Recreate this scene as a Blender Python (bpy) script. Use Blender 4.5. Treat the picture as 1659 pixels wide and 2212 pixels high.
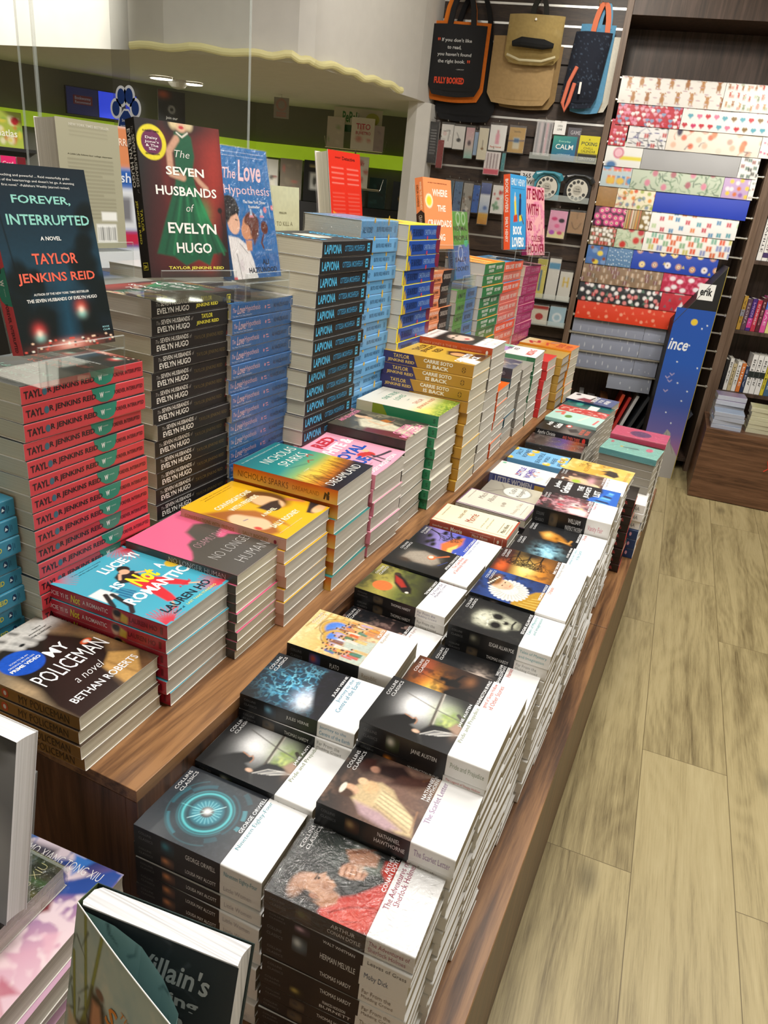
import bpy, bmesh, math, random
import numpy as np
from mathutils import Vector, Matrix
for _o in list(bpy.data.objects): bpy.data.objects.remove(_o)
S = bpy.context.scene
COL = S.collection
PI = math.pi
rad = math.radians
RND = random.Random(7)
# ------------------------------------------------------------------ camera
cam = bpy.data.cameras.new('camera'); cam_o = bpy.data.objects.new('camera', cam); COL.objects.link(cam_o)
cam.sensor_fit = 'VERTICAL'; cam.sensor_height = 36.0; cam.lens = 1579.33 / 2212 * 36.0
cam.clip_start = 0.02; cam.clip_end = 60
RM = ((0.9006960, 0.4233347, 0.0976442), (-0.2526237, 0.3274859, 0.9104583), (0.3534515, -0.8447134, 0.4019096))
cam_o.matrix_world = Matrix(((RM[0][0], RM[1][0], RM[2][0], 0), (RM[0][1], RM[1][1], RM[2][1], 0), (RM[0][2], RM[1][2], RM[2][2], 1.5), (0, 0, 0, 1)))
S.camera = cam_o
# ------------------------------------------------------------------ light
S.view_settings.view_transform = 'Standard'; S.view_settings.look = 'None'
S.view_settings.gamma = 1; S.view_settings.use_curve_mapping = False
S.view_settings.exposure = -0.06
W = bpy.data.worlds.new('shop_air'); S.world = W; W.use_nodes = True
W.node_tree.nodes['Background'].inputs[0].default_value = (1.0, 0.97, 0.9, 1)
W.node_tree.nodes['Background'].inputs[1].default_value = 0.34
def area(name, loc, size, power, col=(1, .965, .91), rot=(0, 0, 0), sy=None):
    l = bpy.data.lights.new(name, 'AREA'); l.energy = power; l.color = col; l.size = size
    if sy: l.shape = 'RECTANGLE'; l.size_y = sy
    o = bpy.data.objects.new(name, l); o.location = loc; o.rotation_euler = rot; COL.objects.link(o); return o
def spot(name, loc, target, power, ang=60, blend=.5, r=.05, col=(1, .95, .85)):
    l = bpy.data.lights.new(name, 'SPOT'); l.energy = power; l.spot_size = rad(ang); l.spot_blend = blend; l.shadow_soft_size = r; l.color = col
    o = bpy.data.objects.new(name, l); o.location = loc
    o.rotation_euler = (Vector(target) - Vector(loc)).to_track_quat('-Z', 'Y').to_euler(); COL.objects.link(o); return o
CEIL = 2.95
PANELS = [(-.35, .7), (-.15, 2.4), (.75, 1.5), (.95, 3.4), (-1.45, 1.9)]
for i, (px, py) in enumerate(PANELS):
    area('ceiling_light', (px, py, CEIL - .045), .5, (32, 28, 23, 21, 16)[i])
spot('downlight', (-3.45, 2.15, 2.9), (-3.75, 3.25, 2.4), 170, 74, .4, .05)
spot('downlight', (-1.25, 3.6, 2.9), (-2.0, 4.0, 2.45), 22, 80, .6, .06)
spot('downlight', (.35, 3.7, 2.88), (.35, 4.9, 1.5), 70, 75, .8, .08)
spot('downlight', (-.8, 3.6, 2.88), (-.7, 4.9, 2.1), 62, 75, .8, .08)
# ------------------------------------------------------------------ materials
def lin(c):
    if isinstance(c, str):
        c = c.lstrip('#'); c = ''.join(k * 2 for k in c) if len(c) == 3 else c; c = [int(c[i:i + 2], 16) / 255 for i in (0, 2, 4)]
    return tuple((v / 12.92 if v <= .04045 else ((v + .055) / 1.055) ** 2.4) for v in c[:3])
def newmat(name):
    m = bpy.data.materials.new(name); m.use_nodes = True
    nt = m.node_tree; b = nt.nodes['Principled BSDF']; return m, nt, b
def N(nt, t, **kw):
    n = nt.nodes.new(t)
    for k, v in kw.items():
        if hasattr(n, k): setattr(n, k, v)
        else: n.inputs[k].default_value = v
    return n
def printmat(name, rough, bump=.02):
    m, nt, b = newmat(name)
    a = N(nt, 'ShaderNodeVertexColor', layer_name='Col'); nt.links.new(a.outputs['Color'], b.inputs['Base Color'])
    b.inputs['Roughness'].default_value = rough
    no = N(nt, 'ShaderNodeTexNoise', Scale=260.0); bu = N(nt, 'ShaderNodeBump', Strength=bump, Distance=.001)
    nt.links.new(no.outputs['Fac'], bu.inputs['Height']); nt.links.new(bu.outputs['Normal'], b.inputs['Normal'])
    return m
M = {}
M['gloss'] = printmat('printed_gloss_cover', .3)
M['matte'] = printmat('printed_matte_cover', .55)
M['paper'] = printmat('printed_wrapping_paper', .42)
M['cloth'] = printmat('printed_cloth', .9, .4)
def pagemat(name, c1, c2):
    m, nt, b = newmat(name)
    tc = N(nt, 'ShaderNodeTexCoord'); mp = N(nt, 'ShaderNodeMapping'); mp.inputs['Scale'].default_value = (3, 3, 900)
    no = N(nt, 'ShaderNodeTexNoise', Scale=1.0, Detail=2.0)
    nt.links.new(tc.outputs['Object'], mp.inputs['Vector']); nt.links.new(mp.outputs['Vector'], no.inputs['Vector'])
    r = N(nt, 'ShaderNodeValToRGB'); r.color_ramp.elements[0].position = .3; r.color_ramp.elements[1].position = .72
    r.color_ramp.elements[0].color = (*lin(c1), 1); r.color_ramp.elements[1].color = (*lin(c2), 1)
    nt.links.new(no.outputs['Fac'], r.inputs['Fac']); nt.links.new(r.outputs['Color'], b.inputs['Base Color'])
    b.inputs['Roughness'].default_value = .85
    bu = N(nt, 'ShaderNodeBump', Strength=.25, Distance=.0006)
    nt.links.new(no.outputs['Fac'], bu.inputs['Height']); nt.links.new(bu.outputs['Normal'], b.inputs['Normal'])
    return m
M['pgrey'] = pagemat('pages_grey_white', '#bdb8ac', '#d6d2c6')
M['pwarm'] = pagemat('pages_warm_grey', '#8b8069', '#b0a58d')
M['pcream'] = pagemat('pages_cream', '#c4bda6', '#dfd9c4')
M['pwhite'] = pagemat('pages_white', '#d8d8d8', '#f2f2f4')
def wood(name, c1, c2, c3, axis='Y', sc=1.0, rough=.42):
    m, nt, b = newmat(name)
    tc = N(nt, 'ShaderNodeTexCoord'); mp = N(nt, 'ShaderNodeMapping')
    s = {'X': (1.2, 22, 22), 'Y': (22, 1.2, 22), 'Z': (22, 22, 1.2)}[axis]
    mp.inputs['Scale'].default_value = tuple(v * sc for v in s)
    no = N(nt, 'ShaderNodeTexNoise', Scale=1.6, Detail=6.0, Roughness=.62, Distortion=.9)
    no2 = N(nt, 'ShaderNodeTexNoise', Scale=7.0, Detail=4.0, Roughness=.7)
    nt.links.new(tc.outputs['Object'], mp.inputs['Vector'])
    for n in (no, no2): nt.links.new(mp.outputs['Vector'], n.inputs['Vector'])
    mx = N(nt, 'ShaderNodeMath', operation='MULTIPLY_ADD'); mx.inputs[1].default_value = .35
    nt.links.new(no2.outputs['Fac'], mx.inputs[0]); nt.links.new(no.outputs['Fac'], mx.inputs[2])
    r = N(nt, 'ShaderNodeValToRGB'); e = r.color_ramp.elements
    e[0].position = .5; e[1].position = .82; e[0].color = (*lin(c1), 1); e[1].color = (*lin(c3), 1)
    k = e.new(.65); k.color = (*lin(c2), 1)
    nt.links.new(mx.outputs[0], r.inputs['Fac']); nt.links.new(r.outputs['Color'], b.inputs['Base Color'])
    b.inputs['Roughness'].default_value = rough
    return m
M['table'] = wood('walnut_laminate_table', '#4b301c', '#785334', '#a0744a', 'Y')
M['table_shaded'] = wood('walnut_laminate_side_shaded', '#33200f', '#553521', '#6d4830', 'Z', 1.3)  # same laminate as the table top, shade of upright panels put into darker colours
M['cab'] = wood('walnut_laminate_cabinet', '#4b3120', '#664630', '#79563e', 'X', 1.2)
M['shelf'] = wood('dark_walnut_panel', '#32251d', '#453429', '#57443a', 'Z', 1.0, .5)
M['edge'] = wood('walnut_edge_band', '#5a4737', '#6d5746', '#7c6656', 'Z', 1.0, .5)
M['slat'] = wood('slatwall_board', '#2b1f18', '#3a2b22', '#493729', 'X', 1.0, .5)
def flat(name, c, rough=.6, metal=0, emit=0, noise=.06, ns=14.0):
    m, nt, b = newmat(name)
    no = N(nt, 'ShaderNodeTexNoise', Scale=ns, Detail=3.0)
    r = N(nt, 'ShaderNodeValToRGB'); c = lin(c)
    r.color_ramp.elements[0].color = (*[max(0, v * (1 - noise)) for v in c], 1); r.color_ramp.elements[1].color = (*[min(1, v * (1 + noise)) for v in c], 1)
    tc = N(nt, 'ShaderNodeTexCoord'); nt.links.new(tc.outputs['Object'], no.inputs['Vector'])
    nt.links.new(no.outputs['Fac'], r.inputs['Fac']); nt.links.new(r.outputs['Color'], b.inputs['Base Color'])
    b.inputs['Roughness'].default_value = rough; b.inputs['Metallic'].default_value = metal
    if emit:
        nt.links.new(r.outputs['Color'], b.inputs['Emission Color']); b.inputs['Emission Strength'].default_value = emit
    return m
M['plaster'] = flat('white_painted_plaster', '#d9d6d0', .8)
M['niche'] = flat('grey_painted_wall', '#75736a', .8)
M['ceil'] = flat('ceiling_paint', '#d4d1c8', .9)
M['black'] = flat('black_board', '#141416', .5)
M['dark'] = flat('dark_plastic', '#26262a', .4)
M['chrome'] = flat('brushed_steel', '#c9c7c0', .25, 1.0)
M['alu'] = flat('aluminium_strip', '#d6d4ce', .32, .8)
M['lime'] = flat('lime_light_strip', '#b4d62c', .5, 0, .34)
M['lamp'] = flat('lamp_diffuser', '#fff6e6', .5, 0, 6.0)
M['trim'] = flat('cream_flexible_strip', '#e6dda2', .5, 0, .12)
M['blueglow'] = flat('screen_blue', '#2540d8', .3, 0, .8)
M['navyglow'] = flat('screen_navy', '#0a1440', .3, 0, .5)
def clear(name, tint=(1, 1, 1), lo=.04, hi=.5, rough=.05, bump=0, bs=30, pw=4.0):
    m, nt, b = newmat(name); nt.nodes.remove(b)
    out = nt.nodes['Material Output']
    t = N(nt, 'ShaderNodeBsdfTransparent'); t.inputs[0].default_value = (*tint, 1)
    g = N(nt, 'ShaderNodeBsdfGlossy', Roughness=rough); mx = N(nt, 'ShaderNodeMixShader')
    f = N(nt, 'ShaderNodeLayerWeight', Blend=.5); p = N(nt, 'ShaderNodeMath', operation='POWER'); p.inputs[1].default_value = pw
    a = N(nt, 'ShaderNodeMath', operation='MULTIPLY_ADD'); a.inputs[1].default_value = hi; a.inputs[2].default_value = lo
    nt.links.new(f.outputs['Facing'], p.inputs[0]); nt.links.new(p.outputs[0], a.inputs[0]); nt.links.new(a.outputs[0], mx.inputs[0])
    nt.links.new(t.outputs[0], mx.inputs[1]); nt.links.new(g.outputs[0], mx.inputs[2]); nt.links.new(mx.outputs[0], out.inputs[0])
    if bump:
        no = N(nt, 'ShaderNodeTexNoise', Scale=bs, Detail=4.0, Distortion=2.0); bu = N(nt, 'ShaderNodeBump', Strength=bump, Distance=.004)
        tc = N(nt, 'ShaderNodeTexCoord'); nt.links.new(tc.outputs['Object'], no.inputs['Vector'])
        nt.links.new(no.outputs['Fac'], bu.inputs['Height'])
        for s in (g, f): nt.links.new(bu.outputs['Normal'], s.inputs['Normal'])
    return m
M['acryl'] = clear('clear_acrylic', (.97, .985, .98), .05, .6, .03)
M['acryledge'] = flat('acrylic_polished_edge', '#dfe6e2', .2, 0, 0, .02)
b_ = M['acryledge'].node_tree.nodes['Principled BSDF']; b_.inputs['Alpha'].default_value = .26
M['wrap'] = clear('shrink_wrap_film', (.97, .97, .97), .08, .6, .14, 1.0, 70)
M['greysheet'] = clear('sheet_protector', (.9, .9, .9), .1, .3, .2)
def floormat():
    m, nt, b = newmat('oak_vinyl_planks'); L = nt.links.new
    tc = N(nt, 'ShaderNodeTexCoord'); mp = N(nt, 'ShaderNodeMapping')
    mp.inputs['Rotation'].default_value = (0, 0, rad(-93.7)); mp.inputs['Location'].default_value = (1.93, .236, 0)
    L(tc.outputs['Object'], mp.inputs['Vector'])
    br = N(nt, 'ShaderNodeTexBrick'); br.offset = .38; br.offset_frequency = 2; br.squash = 1
    for k, v in (('Scale', 1.0), ('Mortar Size', .0011), ('Mortar Smooth', .3), ('Bias', 0.0), ('Brick Width', 1.31), ('Row Height', .245)): br.inputs[k].default_value = v
    br.inputs['Color1'].default_value = (0, 0, 0, 1); br.inputs['Color2'].default_value = (1, 1, 1, 1); br.inputs['Mortar'].default_value = (.5, .5, .5, 1)
    L(mp.outputs['Vector'], br.inputs['Vector'])
    off = N(nt, 'ShaderNodeVectorMath', operation='MULTIPLY_ADD'); off.inputs[1].default_value = (7.3, 3.1, 0)
    L(br.outputs['Color'], off.inputs[0]); L(mp.outputs['Vector'], off.inputs[2])
    def tex(t, sc, **k):
        m2 = N(nt, 'ShaderNodeMapping'); m2.inputs['Scale'].default_value = sc; L(off.outputs[0], m2.inputs['Vector'])
        n = N(nt, t, **k); L(m2.outputs['Vector'], n.inputs['Vector']); return n
    warp = tex('ShaderNodeTexNoise', (1.1, 4.5, 1), Scale=1.0, Detail=2.0)
    # growth-ring lines: bands across the plank bent by a slow warp
    sep = N(nt, 'ShaderNodeSeparateXYZ'); L(off.outputs[0], sep.inputs[0])
    ma = N(nt, 'ShaderNodeMath', operation='MULTIPLY'); ma.inputs[1].default_value = 150; L(sep.outputs['Y'], ma.inputs[0])
    mb_ = N(nt, 'ShaderNodeMath', operation='MULTIPLY_ADD'); mb_.inputs[1].default_value = 70; L(warp.outputs['Fac'], mb_.inputs[0]); L(ma.outputs[0], mb_.inputs[2])
    sn = N(nt, 'ShaderNodeMath', operation='SINE'); L(mb_.outputs[0], sn.inputs[0])
    g1 = tex('ShaderNodeTexNoise', (.9, 16, 1), Scale=1.0, Detail=8.0, Roughness=.7, Distortion=.5)
    g2 = tex('ShaderNodeTexNoise', (.8, 3.2, 1), Scale=1.0, Detail=3.0, Distortion=1.0)
    g3 = tex('ShaderNodeTexNoise', (9, 260, 1), Scale=1.0, Detail=4.0, Roughness=.75)
    acc = None
    for src, w in ((g1.outputs['Fac'], .62), (g2.outputs['Fac'], .3), (g3.outputs['Fac'], .36), (sn.outputs[0], .022)):
        q = N(nt, 'ShaderNodeMath', operation='MULTIPLY_ADD'); q.inputs[1].default_value = w; q.inputs[2].default_value = 0; L(src, q.inputs[0])
        if acc is not None: L(acc.outputs[0], q.inputs[2])
        acc = q
    pl = N(nt, 'ShaderNodeMath', operation='MULTIPLY_ADD'); pl.inputs[1].default_value = .07; L(br.outputs['Color'], pl.inputs[0]); L(acc.outputs[0], pl.inputs[2])
    r = N(nt, 'ShaderNodeValToRGB'); e = r.color_ramp.elements
    e[0].position = .46; e[0].color = (*lin('#67583a'), 1); e[1].position = .86; e[1].color = (*lin('#c9ba8d'), 1)
    k = e.new(.57); k.color = (*lin('#998a62'), 1); k = e.new(.69); k.color = (*lin('#b9a97c'), 1)
    L(pl.outputs[0], r.inputs['Fac'])
    vo = tex('ShaderNodeTexVoronoi', (1.5, 3.6, 1), Scale=1.0)
    kr = N(nt, 'ShaderNodeMapRange'); kr.inputs['From Min'].default_value = .055; kr.inputs['From Max'].default_value = .17; kr.inputs['To Min'].default_value = .45; kr.inputs['To Max'].default_value = 1
    kn = N(nt, 'ShaderNodeMath', operation='MULTIPLY_ADD'); kn.inputs[1].default_value = .08; L(g1.outputs['Fac'], kn.inputs[0]); L(vo.outputs['Distance'], kn.inputs[2]); L(kn.outputs[0], kr.inputs['Value'])
    mx = N(nt, 'ShaderNodeMix', data_type='RGBA', blend_type='MULTIPLY'); mx.inputs['Factor'].default_value = 1
    cg = N(nt, 'ShaderNodeCombineColor')
    for s in ('Red', 'Green', 'Blue'): L(kr.outputs['Result'], cg.inputs[s])
    L(r.outputs['Color'], mx.inputs['A']); L(cg.outputs['Color'], mx.inputs['B'])
    mm = N(nt, 'ShaderNodeMix', data_type='RGBA'); mm.inputs['B'].default_value = (*lin('#6b5c3c'), 1)
    L(br.outputs['Fac'], mm.inputs['Factor']); L(mx.outputs['Result'], mm.inputs['A'])
    L(mm.outputs['Result'], b.inputs['Base Color']); b.inputs['Roughness'].default_value = .42
    bu = N(nt, 'ShaderNodeBump', Strength=.1, Distance=.002); L(acc.outputs[0], bu.inputs['Height']); L(bu.outputs['Normal'], b.inputs['Normal'])
    return m
M['floor'] = floormat()
# ------------------------------------------------------------------ mesh building
class MB:
    def __init__(s): s.v = []; s.f = []; s.c = []; s.mi = []; s.n = 0; s.mats = []
    def _m(s, m):
        m = M[m] if isinstance(m, str) else m
        if m not in s.mats: s.mats.append(m)
        return s.mats.index(m)
    def add(s, V, F, col=(1, 1, 1), mat='gloss'):
        V = np.asarray(V, float).reshape(-1, 3); k = s._m(mat)
        s.v.append(V); b = s.n; s.n += len(V)
        s.f.extend([tuple(i + b for i in f) for f in F]); s.mi.extend([k] * len(F))
        if isinstance(col, np.ndarray) and col.ndim == 2: s.c.append(col)
        else: s.c.append(np.tile(np.array(lin(col) if isinstance(col, str) else col, float), (len(V), 1)))
    def box(s, lo, hi, col=(1, 1, 1), mat='gloss', bev=0):
        if bev:
            bm = bmesh.new(); bmesh.ops.create_cube(bm, size=1)
            for v in bm.verts: v.co = Vector([lo[i] + (v.co[i] + .5) * (hi[i] - lo[i]) for i in range(3)])
            bmesh.ops.bevel(bm, geom=bm.edges[:], offset=bev, segments=2, affect='EDGES', profile=.5)
            s.bm(bm, col, mat); return
        x0, y0, z0 = lo; x1, y1, z1 = hi
        V = [(x0, y0, z0), (x1, y0, z0), (x1, y1, z0), (x0, y1, z0), (x0, y0, z1), (x1, y0, z1), (x1, y1, z1), (x0, y1, z1)]
        s.add(V, [(0, 3, 2, 1), (4, 5, 6, 7), (0, 1, 5, 4), (1, 2, 6, 5), (2, 3, 7, 6), (3, 0, 4, 7)], col, mat)
    def bm(s, bm, col=(1, 1, 1), mat='gloss', T=None):
        bm.verts.index_update(); V = [tuple(T @ v.co if T else v.co) for v in bm.verts]
        s.add(V, [tuple(v.index for v in f.verts) for f in bm.faces], col, mat); bm.free()
    def tube(s, pts, r, col=(1, 1, 1), mat='chrome', n=8, cap=True):
        P = [Vector(p) for p in pts]; V = []; F = []; k = len(P)
        rr = r if isinstance(r, (list, tuple)) else [r] * k
        up = None
        for i, p in enumerate(P):
            t = (P[min(i + 1, k - 1)] - P[max(i - 1, 0)]).normalized()
            if up is None: up = t.orthogonal().normalized()
            up = (up - t * up.dot(t)).normalized(); w = t.cross(up)
            for j in range(n):
                a = 2 * PI * j / n; V.append(p + (up * math.cos(a) + w * math.sin(a)) * rr[i])
        for i in range(k - 1):
            for j in range(n): F.append((i * n + j, i * n + (j + 1) % n, (i + 1) * n + (j + 1) % n, (i + 1) * n + j))
        if cap: F += [tuple(range(n - 1, -1, -1)), tuple((k - 1) * n + j for j in range(n))]
        s.add([tuple(v) for v in V], F, col, mat)
    def prism(s, pts2, f0, f1, col=(1, 1, 1), mat='gloss'):
        """closed 2-D outline extruded between two placing functions"""
        n = len(pts2); V = [f0(p) for p in pts2] + [f1(p) for p in pts2]
        F = [tuple(range(n - 1, -1, -1)), tuple(range(n, 2 * n))] + [(i, (i + 1) % n, n + (i + 1) % n, n + i) for i in range(n)]
        s.add(V, F, col, mat)
    def mesh(s, name, deform=None):
        V = np.concatenate(s.v) if s.v else np.zeros((0, 3))
        if deform is not None: V = deform(V.copy())
        me = bpy.data.meshes.new(name); me.from_pydata(V.tolist(), [], s.f)
        a = me.color_attributes.new('Col', 'FLOAT_COLOR', 'POINT')
        C4 = np.ones((len(V), 4), np.float32); C4[:, :3] = np.clip(np.concatenate(s.c), 0, 1)
        a.data.foreach_set('color', C4.ravel())
        for m in s.mats: me.materials.append(m)
        me.polygons.foreach_set('material_index', s.mi); me.update(); return me
    def build(s, name, parent=None, deform=None, smooth=False):
        me = s.mesh(name, deform)
        if smooth: me.polygons.foreach_set('use_smooth', [True] * len(me.polygons))
        o = bpy.data.objects.new(name, me); COL.objects.link(o)
        if parent: o.parent = parent
        return o
def place(name, me, parent=None, loc=None, rot=None):
    o = bpy.data.objects.new(name, me); COL.objects.link(o)
    if parent: o.parent = parent
    if loc is not None: o.location = loc
    if rot is not None: o.rotation_euler = rot
    return o
def tag(o, label, cat, group=None, kind=None):
    o['label'] = label; o['category'] = cat
    if group: o['group'] = group
    if kind: o['kind'] = kind
    return o
def thing(name, label, cat, loc=(0, 0, 0), rz=0, group=None):
    o = bpy.data.objects.new(name, None); o.empty_display_size = .02; COL.objects.link(o); o.location = loc; o.rotation_euler = (0, 0, rz)
    return tag(o, label, cat, group)
def struct(o): o['kind'] = 'structure'; return o
# ------------------------------------------------------------------ lettering
_TX = {}
def letters(t, bold=0.0, shear=0.0):
    k = (t, bold, shear)
    if k not in _TX:
        cu = bpy.data.curves.new('t', 'FONT'); cu.body = t; cu.size = 1; cu.resolution_u = 2; cu.offset = bold; cu.shear = shear; cu.fill_mode = 'FRONT'
        ob = bpy.data.objects.new('t', cu); me = bpy.data.meshes.new_from_object(ob)
        V = np.array([v.co[:2] for v in me.vertices]); F = [tuple(p.vertices) for p in me.polygons]
        bpy.data.objects.remove(ob); bpy.data.curves.remove(cu); bpy.data.meshes.remove(me)
        if len(V) == 0: V = np.zeros((1, 2)); F = []
        lo = V.min(0); hi = V.max(0); _TX[k] = ((V - lo) / np.maximum(hi - lo, 1e-6), F, (hi[0] - lo[0]) / max(hi[1] - lo[1], 1e-6))
    return _TX[k]
def put_text(mb, fr, t, x0, y0, x1, y1, col, bold=.012, shear=0.0, h=.00035, mat='gloss', turn=False):
    V, F, _ = letters(t, bold, shear)
    if turn:   # lettering that reads down the face
        X = x1 - V[:, 1] * (x1 - x0); Y = y0 + V[:, 0] * (y1 - y0)
    else:
        X = x0 + V[:, 0] * (x1 - x0); Y = y1 - V[:, 1] * (y1 - y0)
    mb.add(fr(X, Y, h), F, col, mat)
def put_poly(mb, fr, pts, col, h=.00025, mat='gloss'):
    X = np.array([p[0] for p in pts]); Y = np.array([p[1] for p in pts])
    mb.add(fr(X, Y, h), [tuple(range(len(pts)))], col, mat)
def put_rect(mb, fr, x0, y0, x1, y1, col, h=.00022, mat='gloss'):
    put_poly(mb, fr, [(x0, y0), (x0, y1), (x1, y1), (x1, y0)], col, h, mat)
def put_disc(mb, fr, cx, cy, rx, ry, col, h=.0003, n=28, mat='gloss'):
    put_poly(mb, fr, [(cx + rx * math.cos(-2 * PI * i / n), cy + ry * math.sin(-2 * PI * i / n)) for i in range(n)], col, h, mat)
# ------------------------------------------------------------------ painted print: colours computed on a fine grid of vertices
class Cv:
    def __init__(s, w, h, px=.0012, y1=1.0, base='#ffffff', seed=1):
        s.nx = max(3, int(w / px)); s.ny = max(3, int(h * y1 / px)); s.y1 = y1; s.a = h / w
        s.X, s.Y = np.meshgrid(np.linspace(0, 1, s.nx), np.linspace(0, y1, s.ny)); s.YY = s.Y * s.a
        s.I = np.zeros((s.ny, s.nx, 3)); s.I[:] = lin(base); s.seed = seed; s.px = 1.0 / s.nx
    def mix(s, m, c):
        c = np.array(lin(c) if isinstance(c, str) else c); m = np.clip(m, 0, 1)[..., None]; s.I = s.I * (1 - m) + c * m; return s
    def grad(s, x0, y0, x1, y1, stops):
        dx, dy = x1 - x0, (y1 - y0) * s.a; t = ((s.X - x0) * dx + (s.YY - y0 * s.a) * dy) / (dx * dx + dy * dy)
        xs = [p for p, _ in stops]; cs = np.array([lin(c) for _, c in stops])
        s.I = np.stack([np.interp(t, xs, cs[:, i]) for i in range(3)], -1); return s
    def blob(s, x, y, rx, ry, c, soft=.3, a=1.0, rot=0):
        dx = s.X - x; dy = s.YY - y * s.a; cr, sr = math.cos(rad(rot)), math.sin(rad(rot))
        u = (dx * cr + dy * sr) / rx; v = (-dx * sr + dy * cr) / ry; d = np.sqrt(u * u + v * v)
        return s.mix(a * np.clip((1 + soft - d) / (2 * soft + 1e-6), 0, 1), c) if soft < 1 else s.mix(a * np.exp(-d * d * 1.2), c)
    def glow(s, x, y, rx, ry, c, a=1.0, rot=0): return s.blob(x, y, rx, ry, c, 2, a, rot)
    def poly(s, pts, c, soft=None, a=1.0):
        soft = soft or s.px * .8; ins = np.zeros(s.X.shape, bool); dm = np.full(s.X.shape, 9.0); n = len(pts)
        for i in range(n):
            x0, y0 = pts[i]; x1, y1 = pts[(i + 1) % n]; y0 *= s.a; y1 *= s.a
            if y0 != y1: ins ^= ((y0 > s.YY) != (y1 > s.YY)) & (s.X < (x1 - x0) * (s.YY - y0) / (y1 - y0) + x0)
            L = (x1 - x0) ** 2 + (y1 - y0) ** 2 + 1e-12; t = np.clip(((s.X - x0) * (x1 - x0) + (s.YY - y0) * (y1 - y0)) / L, 0, 1)
            dm = np.minimum(dm, np.hypot(s.X - x0 - t * (x1 - x0), s.YY - y0 - t * (y1 - y0)))
        return s.mix(a * np.clip(.5 + np.where(ins, dm, -dm) / (2 * soft), 0, 1), c)
    def line(s, pts, w, c, a=1.0, w1=None, soft=None):
        soft = soft or s.px * .7; best = np.full(s.X.shape, -9.0); n = len(pts) - 1
        for i in range(n):
            x0, y0 = pts[i]; x1, y1 = pts[i + 1]; y0 *= s.a; y1 *= s.a; L = (x1 - x0) ** 2 + (y1 - y0) ** 2 + 1e-12
            t = np.clip(((s.X - x0) * (x1 - x0) + (s.YY - y0) * (y1 - y0)) / L, 0, 1); d = np.hypot(s.X - x0 - t * (x1 - x0), s.YY - y0 - t * (y1 - y0))
            k = w if w1 is None else w + (w1 - w) * (i + t) / n
            best = np.maximum(best, k / 2 - d)
        return s.mix(a * np.clip(.5 + best / (2 * soft), 0, 1), c)
    def ring(s, x, y, r, w, c, a=1.0, a0=None, a1=None, soft=None):
        dx = s.X - x; dy = s.YY - y * s.a; d = np.hypot(dx, dy); m = np.clip(.5 + (w / 2 - np.abs(d - r)) / (2 * (soft or s.px)), 0, 1)
        if a0 is not None:
            t = np.degrees(np.arctan2(dy, dx)) % 360; m = m * (((t - a0) % 360) < ((a1 - a0) % 360))
        return s.mix(a * m, c)
    def noise(s, sc, seed=0):
        r = np.random.RandomState(s.seed * 31 + seed); g = r.rand(64, 64); x = s.X * sc; y = s.YY * sc
        i = np.floor(x).astype(int); j = np.floor(y).astype(int); fx = x - i; fy = y - j; fx = fx * fx * (3 - 2 * fx); fy = fy * fy * (3 - 2 * fy)
        q = lambda a, b: g[(j + b) % 64, (i + a) % 64]
        return (q(0, 0) * (1 - fx) + q(1, 0) * fx) * (1 - fy) + (q(0, 1) * (1 - fx) + q(1, 1) * fx) * fy
    def fbm(s, sc, seed=0): return .5 * s.noise(sc, seed) + .3 * s.noise(sc * 2.1, seed + 1) + .2 * s.noise(sc * 4.3, seed + 2)
    def cloud(s, sc, c, lo=.5, hi=.7, a=1.0, seed=0): return s.mix(a * np.clip((s.fbm(sc, seed) - lo) / (hi - lo), 0, 1), c)
    def grain(s, amt=.06, sc=40): s.I = np.clip(s.I * (1 + amt * 2 * (s.noise(sc, 9) - .5))[..., None], 0, 1); return s
    def put(s, mb, fr, h=.0002, mat='gloss', box=(0, 0, 1, 1)):
        x0, y0, x1, y1 = box; X = (x0 + s.X * (x1 - x0)).ravel(); Y = (y0 + s.Y * (y1 - y0)).ravel(); nx, ny = s.nx, s.ny
        k = np.arange(nx * ny).reshape(ny, nx); F = np.stack([k[:-1, :-1], k[1:, :-1], k[1:, 1:], k[:-1, 1:]], -1).reshape(-1, 4)
        mb.add(fr(X, Y, h), [tuple(f) for f in F.tolist()], s.I.reshape(-1, 3), mat)
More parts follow.
